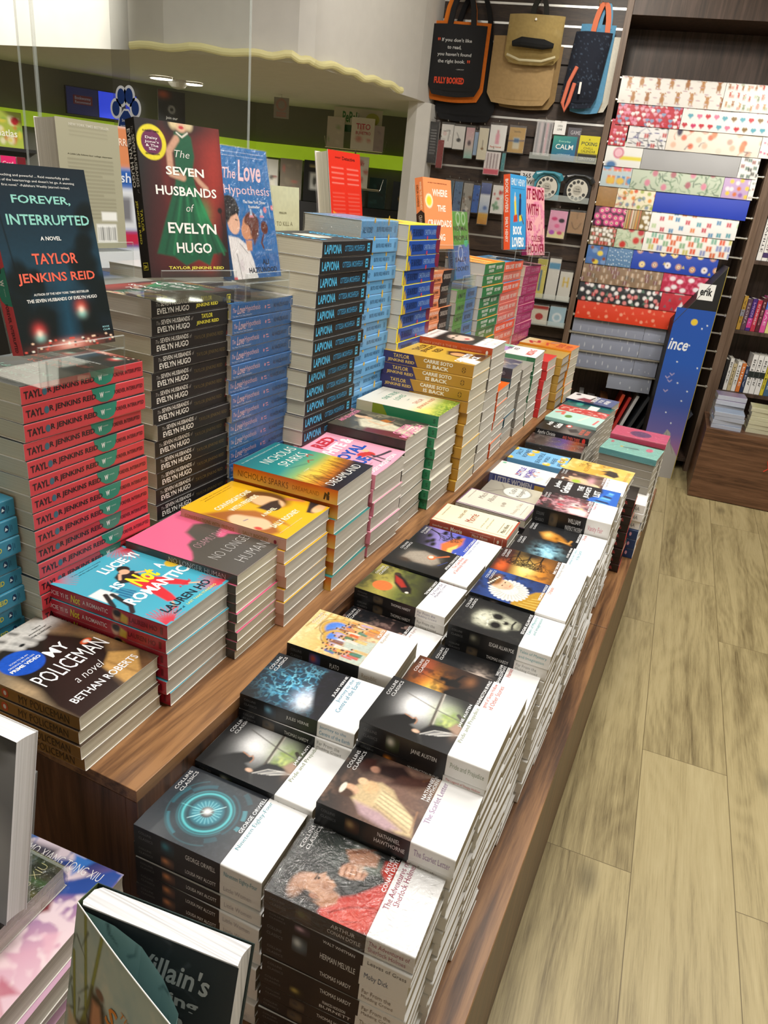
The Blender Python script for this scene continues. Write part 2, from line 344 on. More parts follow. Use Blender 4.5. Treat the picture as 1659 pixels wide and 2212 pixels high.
# ------------------------------------------------------------------ books
# book space: spine along +X (the head of the book at x=0), spine face at y=0 looking to -Y, front cover on top
def top_frame(L, D, T): return lambda X, Y, h: np.stack([np.asarray(Y) * L, np.asarray(X) * D, np.full(np.shape(X), T) + h], -1)
def spine_frame(L, T): return lambda X, Y, h: np.stack([np.asarray(X) * L, np.full(np.shape(X), 0.0) - h, T * (1 - np.asarray(Y))], -1)
def back_frame(L, D): return lambda X, Y, h: np.stack([np.asarray(Y) * L, D - np.asarray(X) * D, np.full(np.shape(X), 0.0) - h], -1)
def book_meshes(sp, T, top):
    """cover mesh and page mesh of one kind of book; the printed front only where it can be seen"""
    L, D = sp['L'], sp['D']; t = .0006; mat = sp.get('mat', 'gloss'); mb = MB()
    r = min(.0022, T * .2); prof = []
    n = 4; hard = sp.get('hard'); e = .003 if hard else 0
    out = [(D, 0.0)] + [(r - r * math.sin(i * PI / 2 / n), r - r * math.cos(i * PI / 2 / n)) for i in range(n + 1)] + [(r - r * math.cos(i * PI / 2 / n), T - r + r * math.sin(i * PI / 2 / n)) for i in range(n + 1)] + [(r + (D - r) * (i + 1) / 9, T) for i in range(9)]
    tt = .002 if hard else t
    inn = [(D, tt)] + [(tt, tt), (tt, T - tt)] + [(tt + (D - tt) * (i + 1) / 9, T - tt) for i in range(9)]
    poly = out + inn[::-1]
    k = len(poly); V = [(0, y, z) for y, z in poly] + [(L, y, z) for y, z in poly]
    def colr(i): # front, spine, back
        y, z = poly[i % k]
        return 'cov'
    no = len(out)
    cF, cS, cB = sp['cov'], sp.get('spine', sp['cov']), sp.get('back', sp.get('spine', sp['cov']))
    # outer skin in three colours, own vertices for clean edges
    m0 = 1; m1 = n + 1; m2 = n + 2; m3 = 2 * n + 2
    def skin(a, b, c):
        P = out[a:b + 1]; q = len(P); mb.add([(0, y, z) for y, z in P] + [(L, y, z) for y, z in P], [(i, q + i, q + i + 1, i + 1) for i in range(q - 1)], c, mat)
    skin(0, 3, cB); skin(3, 8, cS); skin(8, no - 1, cF)
    ce = sp.get('edge', '#e9e6df')
    ti = inn; mb.add([(0, y, z) for y, z in ti] + [(L, y, z) for y, z in ti], [(i + len(ti), i, i + 1, i + len(ti) + 1) for i in range(len(ti) - 1)], ce, mat)
    # cut edges of the wrap: fore edge strips and the two ends
    mb.add([(0, D, 0), (L, D, 0), (L, D, tt), (0, D, tt), (0, D, T - tt), (L, D, T - tt), (L, D, T), (0, D, T)], [(0, 3, 2, 1), (4, 7, 6, 5)], ce, mat)
    for x, fl in ((0, 0), (L, 1)):
        P = [(D, 0), (r, 0), (0, r), (0, T - r), (r, T), (D, T), (D, T - tt), (tt, T - tt), (tt, tt), (D, tt)]
        Fs = [(0, 1, 8, 9), (1, 2, 8), (2, 3, 7, 8), (3, 4, 7), (4, 5, 6, 7)]
        mb.add([(x, y, z) for y, z in P], [f[::-1] if fl else f for f in Fs], ce if not hard else cS, mat)
    fs = spine_frame(L, T)
    for it in sp.get('spine_art', []): it(mb, fs)
    for tx in sp.get('spine_text', []): put_text(mb, fs, *tx, mat=mat)
    ft = top_frame(L, D, T)
    if top:
        if sp.get('art'):
            c = sp['art'](L, D)
            for q in (c if isinstance(c, list) else [c]): q.put(mb, ft, .00012, mat)
        for it in sp.get('cover_art', []): it(mb, ft)
        for tx in sp.get('cover_text', []): put_text(mb, ft, *tx[:6], **dict(dict(h=.0004, mat=mat), **(tx[6] if len(tx) > 6 else {})))
    if sp.get('back_art'):
        fb = back_frame(L, D)
        for it in sp['back_art']: it(mb, fb)
    curl = sp.get('curl', .0012) if top else 0
    def bend(P):
        up = P[:, 2] > T - tt - 1e-5; y = np.clip(P[:, 1] / D, 0, 1); x = np.clip(P[:, 0] / L, 0, 1)
        lift = curl * (np.clip((y - .06) / .94, 0, 1) ** 2) * (sp.get('curlx', lambda q: 1.0)(x))
        P[:, 2] += np.where(up, lift, 0); return P
    cover = mb.mesh('cover', bend if top else None)
    pb = MB(); g = .0012
    bm = bmesh.new()
    lo = (g + e * .6, t + .0004, tt + .00005); hi = (L - g - e * .6, D - .0012 - e, T - tt - .00005)
    V = [(x, y, z) for x in (lo[0], hi[0]) for y in (lo[1], hi[1]) for z in (lo[2], hi[2])]
    # fore edge slightly hollow like a real block
    q = 6; P = []; 
    for x in (lo[0], hi[0]):
        P += [(x, lo[1], lo[2]), (x, lo[1], hi[2])] + [(x, hi[1] - .0012 * math.sin(PI * i / q), hi[2] + (lo[2] - hi[2]) * i / q) for i in range(q + 1)]
    w = len(P) // 2
    F = [tuple(range(w)), tuple(range(2 * w - 1, w - 1, -1))] + [(i, w + i, w + (i + 1) % w, (i + 1) % w) for i in range(w)]
    pb.add(P, F, '#ffffff', sp.get('page', 'pgrey')); bm.free()
    return cover, pb.mesh('pages')
_BK = {}
def kind_mesh(name, T, top):
    k = (name, round(T, 4), top)
    if k not in _BK: _BK[k] = book_meshes(BOOKS[name], T, top)
    return _BK[k]
NBOOK = [0]
STUFF = MB()
ORD = ['top', 'second from the top', 'third from the top', 'fourth from the top', 'fifth from the top', 'sixth from the top', 'seventh from the top', 'eighth from the top', 'ninth from the top', 'tenth from the top', 'eleventh from the top', 'twelfth from the top', 'thirteenth from the top', 'fourteenth from the top', 'fifteenth from the top', 'sixteenth from the top', 'seventeenth from the top', 'eighteenth from the top', 'nineteenth from the top']
def book(name, T, top, loc, rz, label, group=None, tilt=None, cat='book'):
    c, p = kind_mesh(name, T, top)
    o = bpy.data.objects.new('book', None); o.empty_display_size = .02; COL.objects.link(o)
    o.location = loc; o.rotation_euler = tilt if tilt else (0, 0, rz)
    tag(o, label, cat, group)
    place('cover', c, o); place('pages', p, o)
    if BOOKS[name].get('film') and (top or BOOKS[name]['film'] == 2):
        L, D = BOOKS[name]['L'], BOOKS[name]['D']; mb = MB(); mb.box((-.0012, -.0012, .0002), (L + .0012, D + .0012, T + .0022 if top else T + .0002), (1, 1, 1), 'wrap')
        mb.build('plastic_wrap', o)
    NBOOK[0] += 1; return o
def add_stuff(name, T, loc, rz):
    for me in kind_mesh(name, T, False):
        V = np.zeros(len(me.vertices) * 3); me.vertices.foreach_get('co', V); V = V.reshape(-1, 3)
        C = np.zeros(len(me.vertices) * 4, np.float32); me.color_attributes['Col'].data.foreach_get('color', C); C = C.reshape(-1, 4)[:, :3].astype(float)
        c, s = math.cos(rz), math.sin(rz)
        P = np.stack([V[:, 0] * c - V[:, 1] * s + loc[0], V[:, 0] * s + V[:, 1] * c + loc[1], V[:, 2] + loc[2]], -1)
        for k, m in enumerate(me.materials):
            STUFF.add(P, [tuple(p.vertices) for p in me.polygons if p.material_index == k], C, m)
def stack(name, n, ind, fl, z0, z1, yaw, where, jit=.003, jr=1.2, kinds=None, toplabel=None, rest=True, topT=None, group=None, drift=(0, 0), look=None, seed=None):
    """a pile of n books between heights z0 and z1, the first `ind` from the top as single things"""
    r = random.Random(seed if seed is not None else where)
    G = .0003
    names = [name] + [(kinds[i % len(kinds)] if kinds else name) for i in range(n - 1)]
    if topT is None: Ts = [round((z1 - z0) / n - G, 5)] * n
    else: Ts = [topT] + [round((z1 - z0 - topT) / (n - 1) - G, 5)] * (n - 1)
    z = z1; top = None
    for i in range(n):
        T = Ts[i]; z -= T + G; k = i / max(1, n - 1)
        dx = r.uniform(-jit, jit) if i else 0; dy = r.uniform(-jit, jit) if i else 0; da = rad(r.uniform(-jr, jr)) if i else 0
        a = rad(yaw) + da; loc = (fl[0] + drift[0] * i + dx, fl[1] + drift[1] * i + dy, z)
        if i < ind:
            lk = BOOKS[names[i]]['look']
            lab = toplabel if (i == 0 and toplabel) else ('%s, %s of %s' % (look or lk, ORD[i] if i < len(ORD) else 'low', where))
            o = book(names[i], T, i == 0, loc, a, lab, group or 'books in ' + where)
            if i == 0: top = o
        elif rest: add_stuff(names[i], T, loc, a)
    return top
# ------------------------------------------------------------------ what is printed on each kind of book
BOOKS = {}
def R(*a, **k): return lambda mb, fr: put_rect(mb, fr, *a, **k)
def Dc(*a, **k): return lambda mb, fr: put_disc(mb, fr, *a, **k)
def Pl(*a, **k): return lambda mb, fr: put_poly(mb, fr, *a, **k)
def Tx(*a, **k): return lambda mb, fr: put_text(mb, fr, *a, **k)
def canvas(fn, px=.0012, base='#1c1d1f', y1=1.0, seed=1):
    def go(L, D):
        c = Cv(D, L, px, y1, base, seed); fn(c); return c
    return go
CW = '#f4f4f3'
def collins(key, author, title, tcol, fn, look, px=.0011, spic=None, T2=None, dark='#1b1c1e', seed=1, film=0, author_light='#ffffff'):
    al = author.split('|'); tl = title.split('|'); ct = [('COLLINS', .62, .035, .93, .062, '#e8e8e8', dict(bold=.0)), ('CLASSICS', .62, .078, .95, .105, '#e8e8e8', dict(bold=.0))]
    y = .685 - .034 * len(al)
    for a in al:
        w = min(.62, .042 * len(a)); ct.append((a, .97 - w, y, .97, y + .029, author_light, dict(bold=.01))); y += .034
    y = .705
    for t in tl:
        w = min(.72, .036 * len(t)); ct.append((t, .95 - w, y, .95, y + .04, tcol, dict(bold=-.004))); y += .048
    st = [('COLLINS', .04, .22, .145, .36, '#77787a', -.002), ('CLASSICS', .04, .52, .155, .66, '#77787a', -.002)]
    if len(al) > 1:
        st += [(al[0], .46, .2, .62, .42, '#f0f0f0', .0), (al[1], .44, .55, .66, .77, '#f0f0f0', .0)]
    else: st.append((author, .42, .36, min(.66, .42 + .018 * len(author)), .62, '#f0f0f0', .0))
    if len(tl) > 1:
        st += [(tl[0], .71, .2, min(.97, .71 + .016 * len(tl[0])), .44, tcol, -.006), (tl[1], .71, .55, min(.97, .71 + .016 * len(tl[1])), .79, tcol, -.006)]
    else: st.append((title, .72, .3, min(.97, .72 + .0175 * len(title)), .62, tcol, -.006))
    sa = [R(0, 0, .69, 1, dark, h=.00012)]
    sc = spic or ['#3a3b3c', '#6b5c48']
    def pic(mb, fr):
        c = Cv(.015, .02, .0012, 1, dark, seed); c.blob(.5, .5, .5, .5, sc[1], .6); c.glow(.35, .4, .25, .3, sc[0]); c.put(mb, fr, .0002, 'gloss', (.22, .12, .33, .92))
    BOOKS[key] = dict(L=.178, D=.111, cov=CW, spine='#eceae6', back=CW, art=canvas(fn, px, dark, .69, seed), cover_text=ct, spine_art=sa + [pic], spine_text=[t[:6] + ((t[6],) if len(t) > 6 else ()) for t in st], look=look, page='pwarm', film=film, edge='#f3f3f1')
SK = '#c99a7c'
def a_arthur(c):
    c.grad(0, 0, 1, .6, [(0, '#191b1b'), (.5, '#2c302f'), (1, '#1c1d1c')]).glow(.75, .33, .25, .25, '#575f5b', .8).cloud(5, '#4a504c', .5, .8, .5)
    c.poly([(.02, .69), (-.05, .42), (.03, .36), (.16, .37), (.24, .42), (.35, .52), (.5, .6), (.62, .66), (.72, .6), (.85, .6), (.9, .69)], '#c8392a', .02).glow(.1, .55, .12, .2, '#e2563f', .6).line([(.06, .42), (.2, .52), (.3, .66)], .02, '#8d2018', .7).line([(.02, .5), (.1, .62)], .015, '#8d2018', .6)
    c.poly([(.08, .38), (.1, .3), (.2, .33), (.3, .37), (.28, .43), (.18, .44)], '#b98463', .015)
    c.blob(.25, .25, .15, .2, SK, .12).poly([(.36, .2), (.405, .25), (.46, .285), (.42, .3), (.425, .315), (.4, .325), (.41, .345), (.36, .385), (.28, .37), (.24, .28)], SK, .012)
    c.blob(.13, .22, .06, .16, '#2c2623', .3).blob(.2, .16, .14, .08, '#b98a6e', .3, .8).blob(.16, .29, .03, .05, '#a8745a', .2).poly([(.33, .238), (.4, .243), (.4, .252), (.33, .25)], '#2b211c').blob(.365, .262, .018, .012, '#1d1714').glow(.3, .33, .06, .1, '#9d6a50', .7)
    c.line([(.405, .338), (.52, .37), (.6, .385)], .014, '#1c1410').blob(.62, .37, .03, .045, '#2a1a12', .2)
    c.poly([(.5, .36), (.57, .35), (.66, .38), (.7, .46), (.64, .53), (.54, .52), (.49, .44)], '#c08b6c', .015)
    for k in range(4): c.line([(.5 + .02 * k, .38 + .035 * k), (.6 + .03 * k, .37 + .035 * k)], .03, '#d3a183', soft=.012).line([(.5 + .02 * k, .397 + .035 * k), (.6 + .02 * k, .388 + .035 * k)], .008, '#7d4f39')
    c.poly([(.62, .48), (.78, .36), (.92, .38), (.9, .5), (.78, .6), (.66, .6)], '#c5d0c4', .03, .35).poly([(.66, .4), (.8, .33), (.9, .44), (.88, .55), (.74, .56)], '#c4947a', .02)
    for k in range(4): c.line([(.76 + .03 * k, .34 + .02 * k), (.85 + .03 * k, .45 + .02 * k)], .012, '#8d5b45', soft=.01)
    c.grain(.08, 60)
def a_hawth(c):
    c.grad(0, 0, 0, .7, [(0, '#161617'), (.2, '#2a2422'), (.6, '#6a5148'), (1, '#3a2a26')]).glow(.5, .42, .5, .5, '#7b5c4e', .9).cloud(8, '#8d6c58', .5, .8, .5).glow(.95, .1, .4, .3, '#141414').glow(.9, .68, .25, .15, '#b69a86', .7)
    c.poly([(.62, .16), (.72, .1), (.86, .13), (.9, .2), (.75, .23)], '#3a211c', .02).blob(.75, .23, .05, .06, '#a77b66', .2).poly([(.7, .27), (.85, .24), (.95, .4), (.82, .52), (.7, .42)], '#2b1c1b', .03).poly([(.6, .35), (.8, .42), (.92, .62), (.8, .66), (.68, .5)], '#4b3029', .03)
    c.poly([(.3, .13), (.5, .2), (.6, .32), (.56, .42), (.42, .5), (.3, .63), (.05, .68), (.03, .58), (.1, .4), (.18, .24)], '#cbb38a', .02)
    c.poly([(.08, .3), (.22, .22), (.2, .42), (.08, .6), (.02, .5)], '#b89aa0', .03).poly([(.3, .35), (.5, .35), (.42, .5), (.26, .64), (.12, .66)], '#e2d2a6', .03)
    c.blob(.34, .15, .08, .1, '#d8ab8a', .15).blob(.28, .13, .06, .11, '#4b3326', .25).blob(.33, .1, .08, .03, '#efe5d4', .2).blob(.48, .27, .09, .09, '#d9b487', .2).blob(.52, .2, .05, .06, '#e3bd95', .2)
    for k in range(6): c.line([(.24 + .05 * k, .36), (.08 + .06 * k, .64)], .01, '#8a6f58', .8, soft=.012)
    c.line([(.85, .58), (.95, .64)], .04, '#5a3a2a').line([(.1, .66), (.4, .64)], .02, '#a57a5a', .7); c.grain(.12, 50)
def a_austen(c):
    c.grad(0, 0, .2, .7, [(0, '#111213'), (.5, '#242526'), (1, '#111111')]).glow(.6, .34, .3, .26, '#dcdcdc').glow(.62, .3, .2, .16, '#ffffff').glow(.66, .5, .18, .2, '#d9dec9').cloud(14, '#7f9a55', .45, .75, .0)
    g = np.exp(-(((c.X - .55) / .2) ** 2 + ((c.Y - .56) / .09) ** 2)) * (.35 + c.noise(18, 3)); c.mix(np.clip(g * 1.1, 0, .95), '#86a056'); g2 = np.exp(-(((c.X - .5) / .12) ** 2 + ((c.Y - .57) / .05) ** 2)) * c.noise(26, 5); c.mix(np.clip(g2 * 1.6, 0, 1), '#c3d07e')
    c.line([(1.0, .43), (.35, .47)], .03, '#5d564f').line([(1.0, .445), (.35, .487)], .012, '#c7bfb4').line([(.78, .18), (.66, .46), (.6, .68)], .016, '#6e6a66', .9).line([(.35, .47), (.2, .52)], .03, '#8c7a66', .8)
    c.poly([(0, .05), (.2, .12), (.33, .2), (.4, .26), (.4, .29), (.37, .33), (.4, .345), (.37, .365), (.33, .37), (.29, .36), (.25, .34), (.2, .4), (.05, .46), (0, .46)], '#0e0e10', .02).line([(.4, .26), (.37, .33), (.4, .345), (.36, .368), (.29, .365)], .01, '#d08a5a', .9, soft=.008)
    c.poly([(0, .5), (.2, .42), (.38, .47), (.42, .55), (.4, .69), (0, .69)], '#17171a', .02)
    for k in range(7): c.line([(.16 + .012 * k, .44 + .02 * k), (.3 + .01 * k, .52 + .028 * k), (.36, .64 + .01 * k)], .012, ['#e8e6df', '#8f8f92', '#cfccc6'][k % 3], .85, soft=.008)
    c.blob(.18, .4, .03, .045, '#dcb49a', .3).glow(.4, .66, .14, .05, '#8a6e5c', .8).poly([(.42, .6), (.55, .64), (.5, .69), (.36, .69)], '#a88b78', .02).line([(.7, .62), (.6, .69)], .05, '#4a463f').glow(1, .68, .2, .1, '#1c1c1c')
    c.grain(.06, 60)
def a_irving(c):
    c.grad(0, 0, .6, .7, [(0, '#1a1413'), (.4, '#4b2d1a'), (1, '#141112')]).glow(.42, .22, .34, .2, '#d9822b').glow(.36, .26, .2, .12, '#f6c65a').glow(.75, .12, .3, .12, '#a04a2c', .9).glow(.12, .3, .12, .18, '#d68a35', .7).cloud(7, '#2c1c16', .5, .7, .65).glow(.6, .6, .4, .12, '#181314', .9)
    for P in ([(.3, .38), (.42, .36), (.52, .4), (.6, .48), (.58, .56), (.45, .58), (.3, .55), (.22, .48)], [(.55, .34), (.66, .32), (.74, .38), (.7, .46), (.58, .46)], [(.62, .28), (.7, .27), (.72, .34), (.64, .36)], [(.22, .36), (.32, .34), (.36, .42), (.24, .46)]): c.poly(P, '#0c0a0b', .02)
    for a in ([(.3, .52), (.12, .6), (.04, .66)], [(.42, .56), (.3, .66)], [(.55, .54), (.5, .66)], [(.58, .5), (.75, .6)], [(.7, .4), (.88, .44), (.9, .52)]): c.line(a, .05, '#0c0a0b', w1=.02)
    c.line([(.62, .12), (.56, .38)], .008, '#1a1210').blob(.27, .325, .07, .05, '#ee8a26', .4).glow(.26, .325, .05, .035, '#ffdb7a').glow(.8, .52, .12, .08, '#8a5a38', .8).line([(.2, .13), (.22, .16)], .008, '#3a2010').line([(.13, .16), (.15, .19)], .008, '#3a2010'); c.grain(.08, 50)
def a_hamlet(c): c.glow(.42, .48, .3, .14, '#6b5f58').cloud(22, '#b7a597', .55, .72, .0); g = np.exp(-(((c.X - .42) / .22) ** 2 + ((c.Y - .47) / .1) ** 2)) * c.noise(26, 2); c.mix(np.clip(g * 1.3, 0, 1), '#d6c3b4').grain(.1, 40)
def a_poe(c):
    c.glow(.5, .36, .5, .35, '#2e302e', .8); c.poly([(.25, .2), (.45, .16), (.66, .2), (.76, .3), (.74, .42), (.68, .5), (.6, .6), (.42, .6), (.34, .5), (.26, .44), (.2, .32)], '#a9aa95', .05).glow(.48, .25, .2, .12, '#dcdcc8').glow(.36, .5, .08, .05, '#d0d0ba')
    c.blob(.36, .4, .1, .09, '#0d0d0d', .3).blob(.62, .38, .09, .09, '#0d0d0d', .3).blob(.5, .48, .05, .05, '#151515', .4).line([(.38, .56), (.5, .545), (.62, .56)], .03, '#1a1a18').line([(.28, .33), (.42, .31), (.5, .35)], .025, '#e2e2d0', .8).line([(.54, .34), (.66, .3)], .02, '#d8d8c4', .8).line([(.42, .62), (.55, .62)], .03, '#8a8a78', .8).line([(.5, .36), (.5, .46)], .025, '#cfcfba', .8).cloud(18, '#3a3b36', .55, .75, .5).glow(.9, .3, .18, .5, '#1b1c1e').glow(.06, .3, .14, .5, '#1b1c1e').grain(.1, 40)
def a_woolf(c):
    c.grad(0, 0, .5, .7, [(0, '#1d2f5e'), (.5, '#31529a'), (1, '#24386a')]).cloud(6, '#1c1c22', .5, .75, .8).poly([(-.1, .44), (.15, .42), (.4, .52), (.62, .6), (.7, .69), (-.1, .69)], '#b58a2c', .02).cloud(30, '#e0bd5a', .5, .7, .0)
    for k in range(5): c.line([(0 + .09 * k, .48 + .03 * k), (.02 + .1 * k, .69)], .02, '#e6c768', .8, soft=.01)
    c.blob(.42, .34, .33, .3, '#e4e0d6', .06)
    for k in range(26):
        a = 2 * PI * k / 26; c.line([(.44 + .17 * math.cos(a), .34 + .1 * math.sin(a)), (.42 + .34 * math.cos(a), .34 + .2 * math.sin(a))], .014, '#8f938f', .75, soft=.008); c.blob(.42 + .34 * math.cos(a), .34 + .195 * math.sin(a), .028, .028, '#eceae2', .3)
    c.blob(.55, .24, .17, .2, '#e3b795', .06).blob(.66, .16, .2, .1, '#8a5a2c', .3).blob(.6, .13, .2, .05, '#3d2f28', .3)
    for k in range(6): c.blob(.47 + .06 * k, .11 + .012 * k, .022, .022, '#f0e6d0', .3)
    for x, y in ((.52, .25), (.64, .26)): c.blob(x, y, .025, .012, '#33241d', .3)
    c.line([(.58, .25), (.575, .295)], .012, '#c48f70').line([(.53, .325), (.6, .327)], .013, '#b5564c').glow(.48, .3, .05, .06, '#dc9a84', .7); c.grain(.08, 50)
def branch(c, x, y, a, l, w, n, col, r):
    x1 = x + l * math.cos(a); y1 = y + l * math.sin(a) / c.a; c.line([(x, y), (x1, y1)], w, col, soft=.006)
    if n:
        for d in (-.5, .45, .05)[:2 + (n > 2)]: branch(c, x1, y1, a + d + r.uniform(-.25, .25), l * .72, w * .62, n - 1, col, r)
def a_wuth(c):
    c.grad(.2, 0, .3, .7, [(0, '#1b1a1c'), (.25, '#5c2c1c'), (.5, '#e4b650'), (.75, '#d98a2c'), (1, '#5b3d1c')]).glow(.35, .36, .3, .16, '#ffe890').glow(.25, .1, .25, .12, '#e0632a').cloud(6, '#3a2420', .55, .75, .6).glow(.95, .35, .3, .5, '#1b1b1d')
    r = random.Random(3)
    for y in (.2, .34, .48): branch(c, .98, y, PI + .3 * (y - .34), .2, .03, 5, '#120d0b', r)
    c.grain(.06, 40)
def a_ice(c): c.glow(.55, .42, .3, .14, '#2d6f94').cloud(9, '#8ed4ee', .5, .68, 0); g = np.exp(-(((c.X - .5) / .3) ** 2 + ((c.Y - .42) / .14) ** 2)); c.mix(np.clip(g * (c.fbm(9, 2) - .25) * 2.6, 0, 1), '#a9e2f2').grain(.1, 30)
def a_drac(c): c.glow(.5, .34, .5, .4, '#2a2a2c').poly([(.3, .28), (.55, .2), (.7, .3), (.62, .42), (.5, .5), (.36, .56), (.3, .6), (.38, .46), (.28, .42)], '#c8842c', .06).glow(.52, .3, .14, .1, '#f2c36a').line([(.36, .46), (.34, .58), (.5, .6)], .04, '#d79a48', soft=.02).glow(.45, .42, .08, .05, '#7a4818', .8).grain(.1, 40)
def a_thack(c):
    c.glow(.55, .36, .5, .36, '#8a5f66').glow(.4, .5, .3, .16, '#e6b9bd').cloud(9, '#d8a0a8', .45, .7, .7).cloud(10, '#a02a34', .55, .7, .6, 3)
    r = random.Random(5)
    for k in range(26): c.blob(r.uniform(.18, .85), r.uniform(.12, .6), r.uniform(.03, .08), r.uniform(.03, .09), r.choice(['#f0d8d4', '#c84a56', '#e8b8bc', '#f4ece4', '#b03040', '#e7c86e', '#5a2a34', '#e2a48a']), .4, .85)
    c.poly([(.05, .45), (.3, .4), (.4, .55), (.3, .66), (.05, .66)], '#f1dfdc', .05).glow(.95, .1, .3, .25, '#1b1a1c').glow(0, .1, .2, .3, '#1b1a1c').grain(.1, 40)
def a_orwell(c):
    c.grad(0, 0, 1, .5, [(0, '#3c3f44'), (.5, '#2c2f35'), (1, '#2a2c31')]).glow(0, .1, .3, .3, '#55585c', .6).cloud(26, '#484c52', .5, .8, .35)
    x, y = .5, .37
    c.glow(x, y, .36, .36, '#1b4754', .8)
    for r, w, a0, a1, col, al in ((.42, .035, 200, 245, '#3d7d8c', .8), (.42, .035, 262, 300, '#2f6674', .8), (.45, .012, 150, 330, '#3c6f7a', .7), (.37, .05, 300, 345, '#2d6170', .7), (.36, .02, 20, 120, '#2a5a68', .8), (.42, .05, 60, 80, '#4a93a0', .8), (.42, .05, 92, 100, '#4a93a0', .8), (.33, .014, 120, 300, '#3b7480', .7), (.48, .06, 30, 50, '#2c5a66', .6), (.39, .06, 130, 150, '#335f6c', .6)): c.ring(x, y, r, w, col, al, a0, a1)
    c.ring(x, y, .265, .022, '#6fe0e6').ring(x, y, .265, .06, '#2d98a4', .5, soft=.03).ring(x, y, .305, .012, '#3f9aa6', .8).blob(x, y, .215, .215, '#1a4350', .1).blob(x, y, .17, .17, '#3f97ab', .2)
    for k in range(44):
        t = 2 * PI * k / 44; c.line([(x + .06 * math.cos(t), y + .06 * math.sin(t) / c.a), (x + .16 * math.cos(t), y + .16 * math.sin(t) / c.a)], .006, '#9fdbe2' if k % 2 else '#1f5f70', .7)
    c.blob(x, y, .075, .075, '#0b1518', .15).line([(x - .16, y - .09), (x + .16, y + .09)], .008, '#c8fbff', .9).line([(x - .02, y - .2), (x + .01, y + .06)], .005, '#9ff', .6).glow(x + .01, y, .05, .05, '#ffffff')
def a_verne(c):
    c.glow(.45, .3, .55, .4, '#1d4c66', .9); v = np.abs(c.fbm(9, 1) - .5); g = np.exp(-(((c.X - .5) / .38) ** 2 + ((c.Y - .34) / .24) ** 2))
    c.mix(np.clip(g * np.clip(1 - v * 14, 0, 1) * 1.3, 0, 1), '#7fd3ee').mix(np.clip(g * np.clip(1 - np.abs(c.noise(13, 5) - .5) * 9, 0, 1), 0, .8), '#3fa0cc').glow(.3, .47, .2, .14, '#cfe2ff').glow(.24, .5, .14, .09, '#ffffff')
    c.poly([(1, .5), (.75, .47), (.55, .49), (.42, .52), (.3, .55), (.15, .6), (0, .62), (0, .69), (1, .69)], '#191a20', .03).cloud(14, '#2e2b3c', .5, .7, .3).glow(.96, .12, .3, .22, '#1b1d20').glow(0, .05, .3, .2, '#1b1d20').grain(.08, 50)
def a_plato(c):
    c.grad(0, 0, 0, .69, [(0, '#e6cf94'), (.4, '#d8b56c'), (.7, '#c9a57a'), (1, '#b98a6a')]).cloud(9, '#f3e2b0', .5, .7, .6)
    for k in range(4): c.line([(.98, .06 + .07 * k), (.5, .02 + .09 * k)], .02, '#a98348', .8, soft=.01)
    for x, y, r in ((.66, .28, .2), (.45, .34, .17)): c.ring(x, y, r, .06, '#c9a04a').ring(x, y, r + .05, .02, '#7b5c2c', .8); c.blob(x, y, r - .03, r - .03, '#4f80d8', .15).glow(x - .03, y + .05, .1, .08, '#dbe7f6')
    c.poly([(.0, .5), (.5, .42), (.62, .69), (0, .69)], '#b9c3b6', .02)
    r = random.Random(11); cl = ['#c8562c', '#d88a3c', '#4a66a8', '#b8a0c0', '#4a7d5c', '#e8dcc8', '#a84438', '#d8b05c', '#7a8cc0', '#8a5a3c']
    P = [(r.uniform(.12, .92), r.uniform(.3, .46)) for k in range(30)] + [(r.uniform(.04, .9), r.uniform(.46, .58)) for k in range(14)]; x_y = lambda a, b: (a, b)
    for x, y in sorted(P, key=lambda p: p[1]):
        y0, q0 = x_y(x, y); g = r.choice(cl); w = r.uniform(.02, .03); h = r.uniform(.13, .2); l = r.uniform(-.01, .01)
        c.poly([(y0 - w * 1.3, q0), (y0, q0 - .012), (y0 + w * 1.3, q0), (y0 + w * 1.5 + l, q0 + h * .3), (y0 + w * 1.4 + l, q0 + h * .62), (y0 - w * 1.5 + l, q0 + h * .62), (y0 - w * 1.4, q0 + h * .3)], g, .012).line([(y0, q0 + .02), (y0 + l, q0 + h * .6)], .012, r.choice(cl), .5, soft=.012).blob(y0, q0 - .022, .024, .024, '#caa07c', .3).blob(y0, q0 - .032, .02, .014, '#4a3426', .3)
    c.line([(.9, .03), (.9, .6)], .02, '#caa75c').grain(.1, 50)
def a_eyre(c): c.glow(.45, .45, .35, .2, '#6a4a46').poly([(.1, .5), (.35, .36), (.6, .42), (.62, .58), (.3, .66), (.05, .66)], '#c9948c', .06).cloud(9, '#e2b7a8', .5, .7, .35).glow(.9, .2, .4, .4, '#1e1f22').glow(.1, .1, .3, .3, '#1e1f22').grain(.1, 40)
def a_far(c):
    c.grad(0, 0, .3, .69, [(0, '#5c5a2a'), (.35, '#a89c4a'), (.6, '#6c7234'), (1, '#23241e')]).cloud(5, '#3a3c28', .45, .7, .8).glow(.5, .3, .2, .1, '#cfc06a', .7).poly([(.85, .27), (.78, .22), (.5, .3), (.3, .45), (.34, .54), (.5, .5), (.7, .38)], '#1b1416', .02).poly([(.76, .24), (.56, .3), (.44, .4), (.5, .44), (.68, .34)], '#a82c22', .02).blob(.82, .25, .05, .06, '#3a2a22', .2)
    c.blob(.32, .22, .16, .17, '#e1743a', .05).blob(.34, .49, .03, .03, '#e8e0d0', .3).grain(.08, 50)
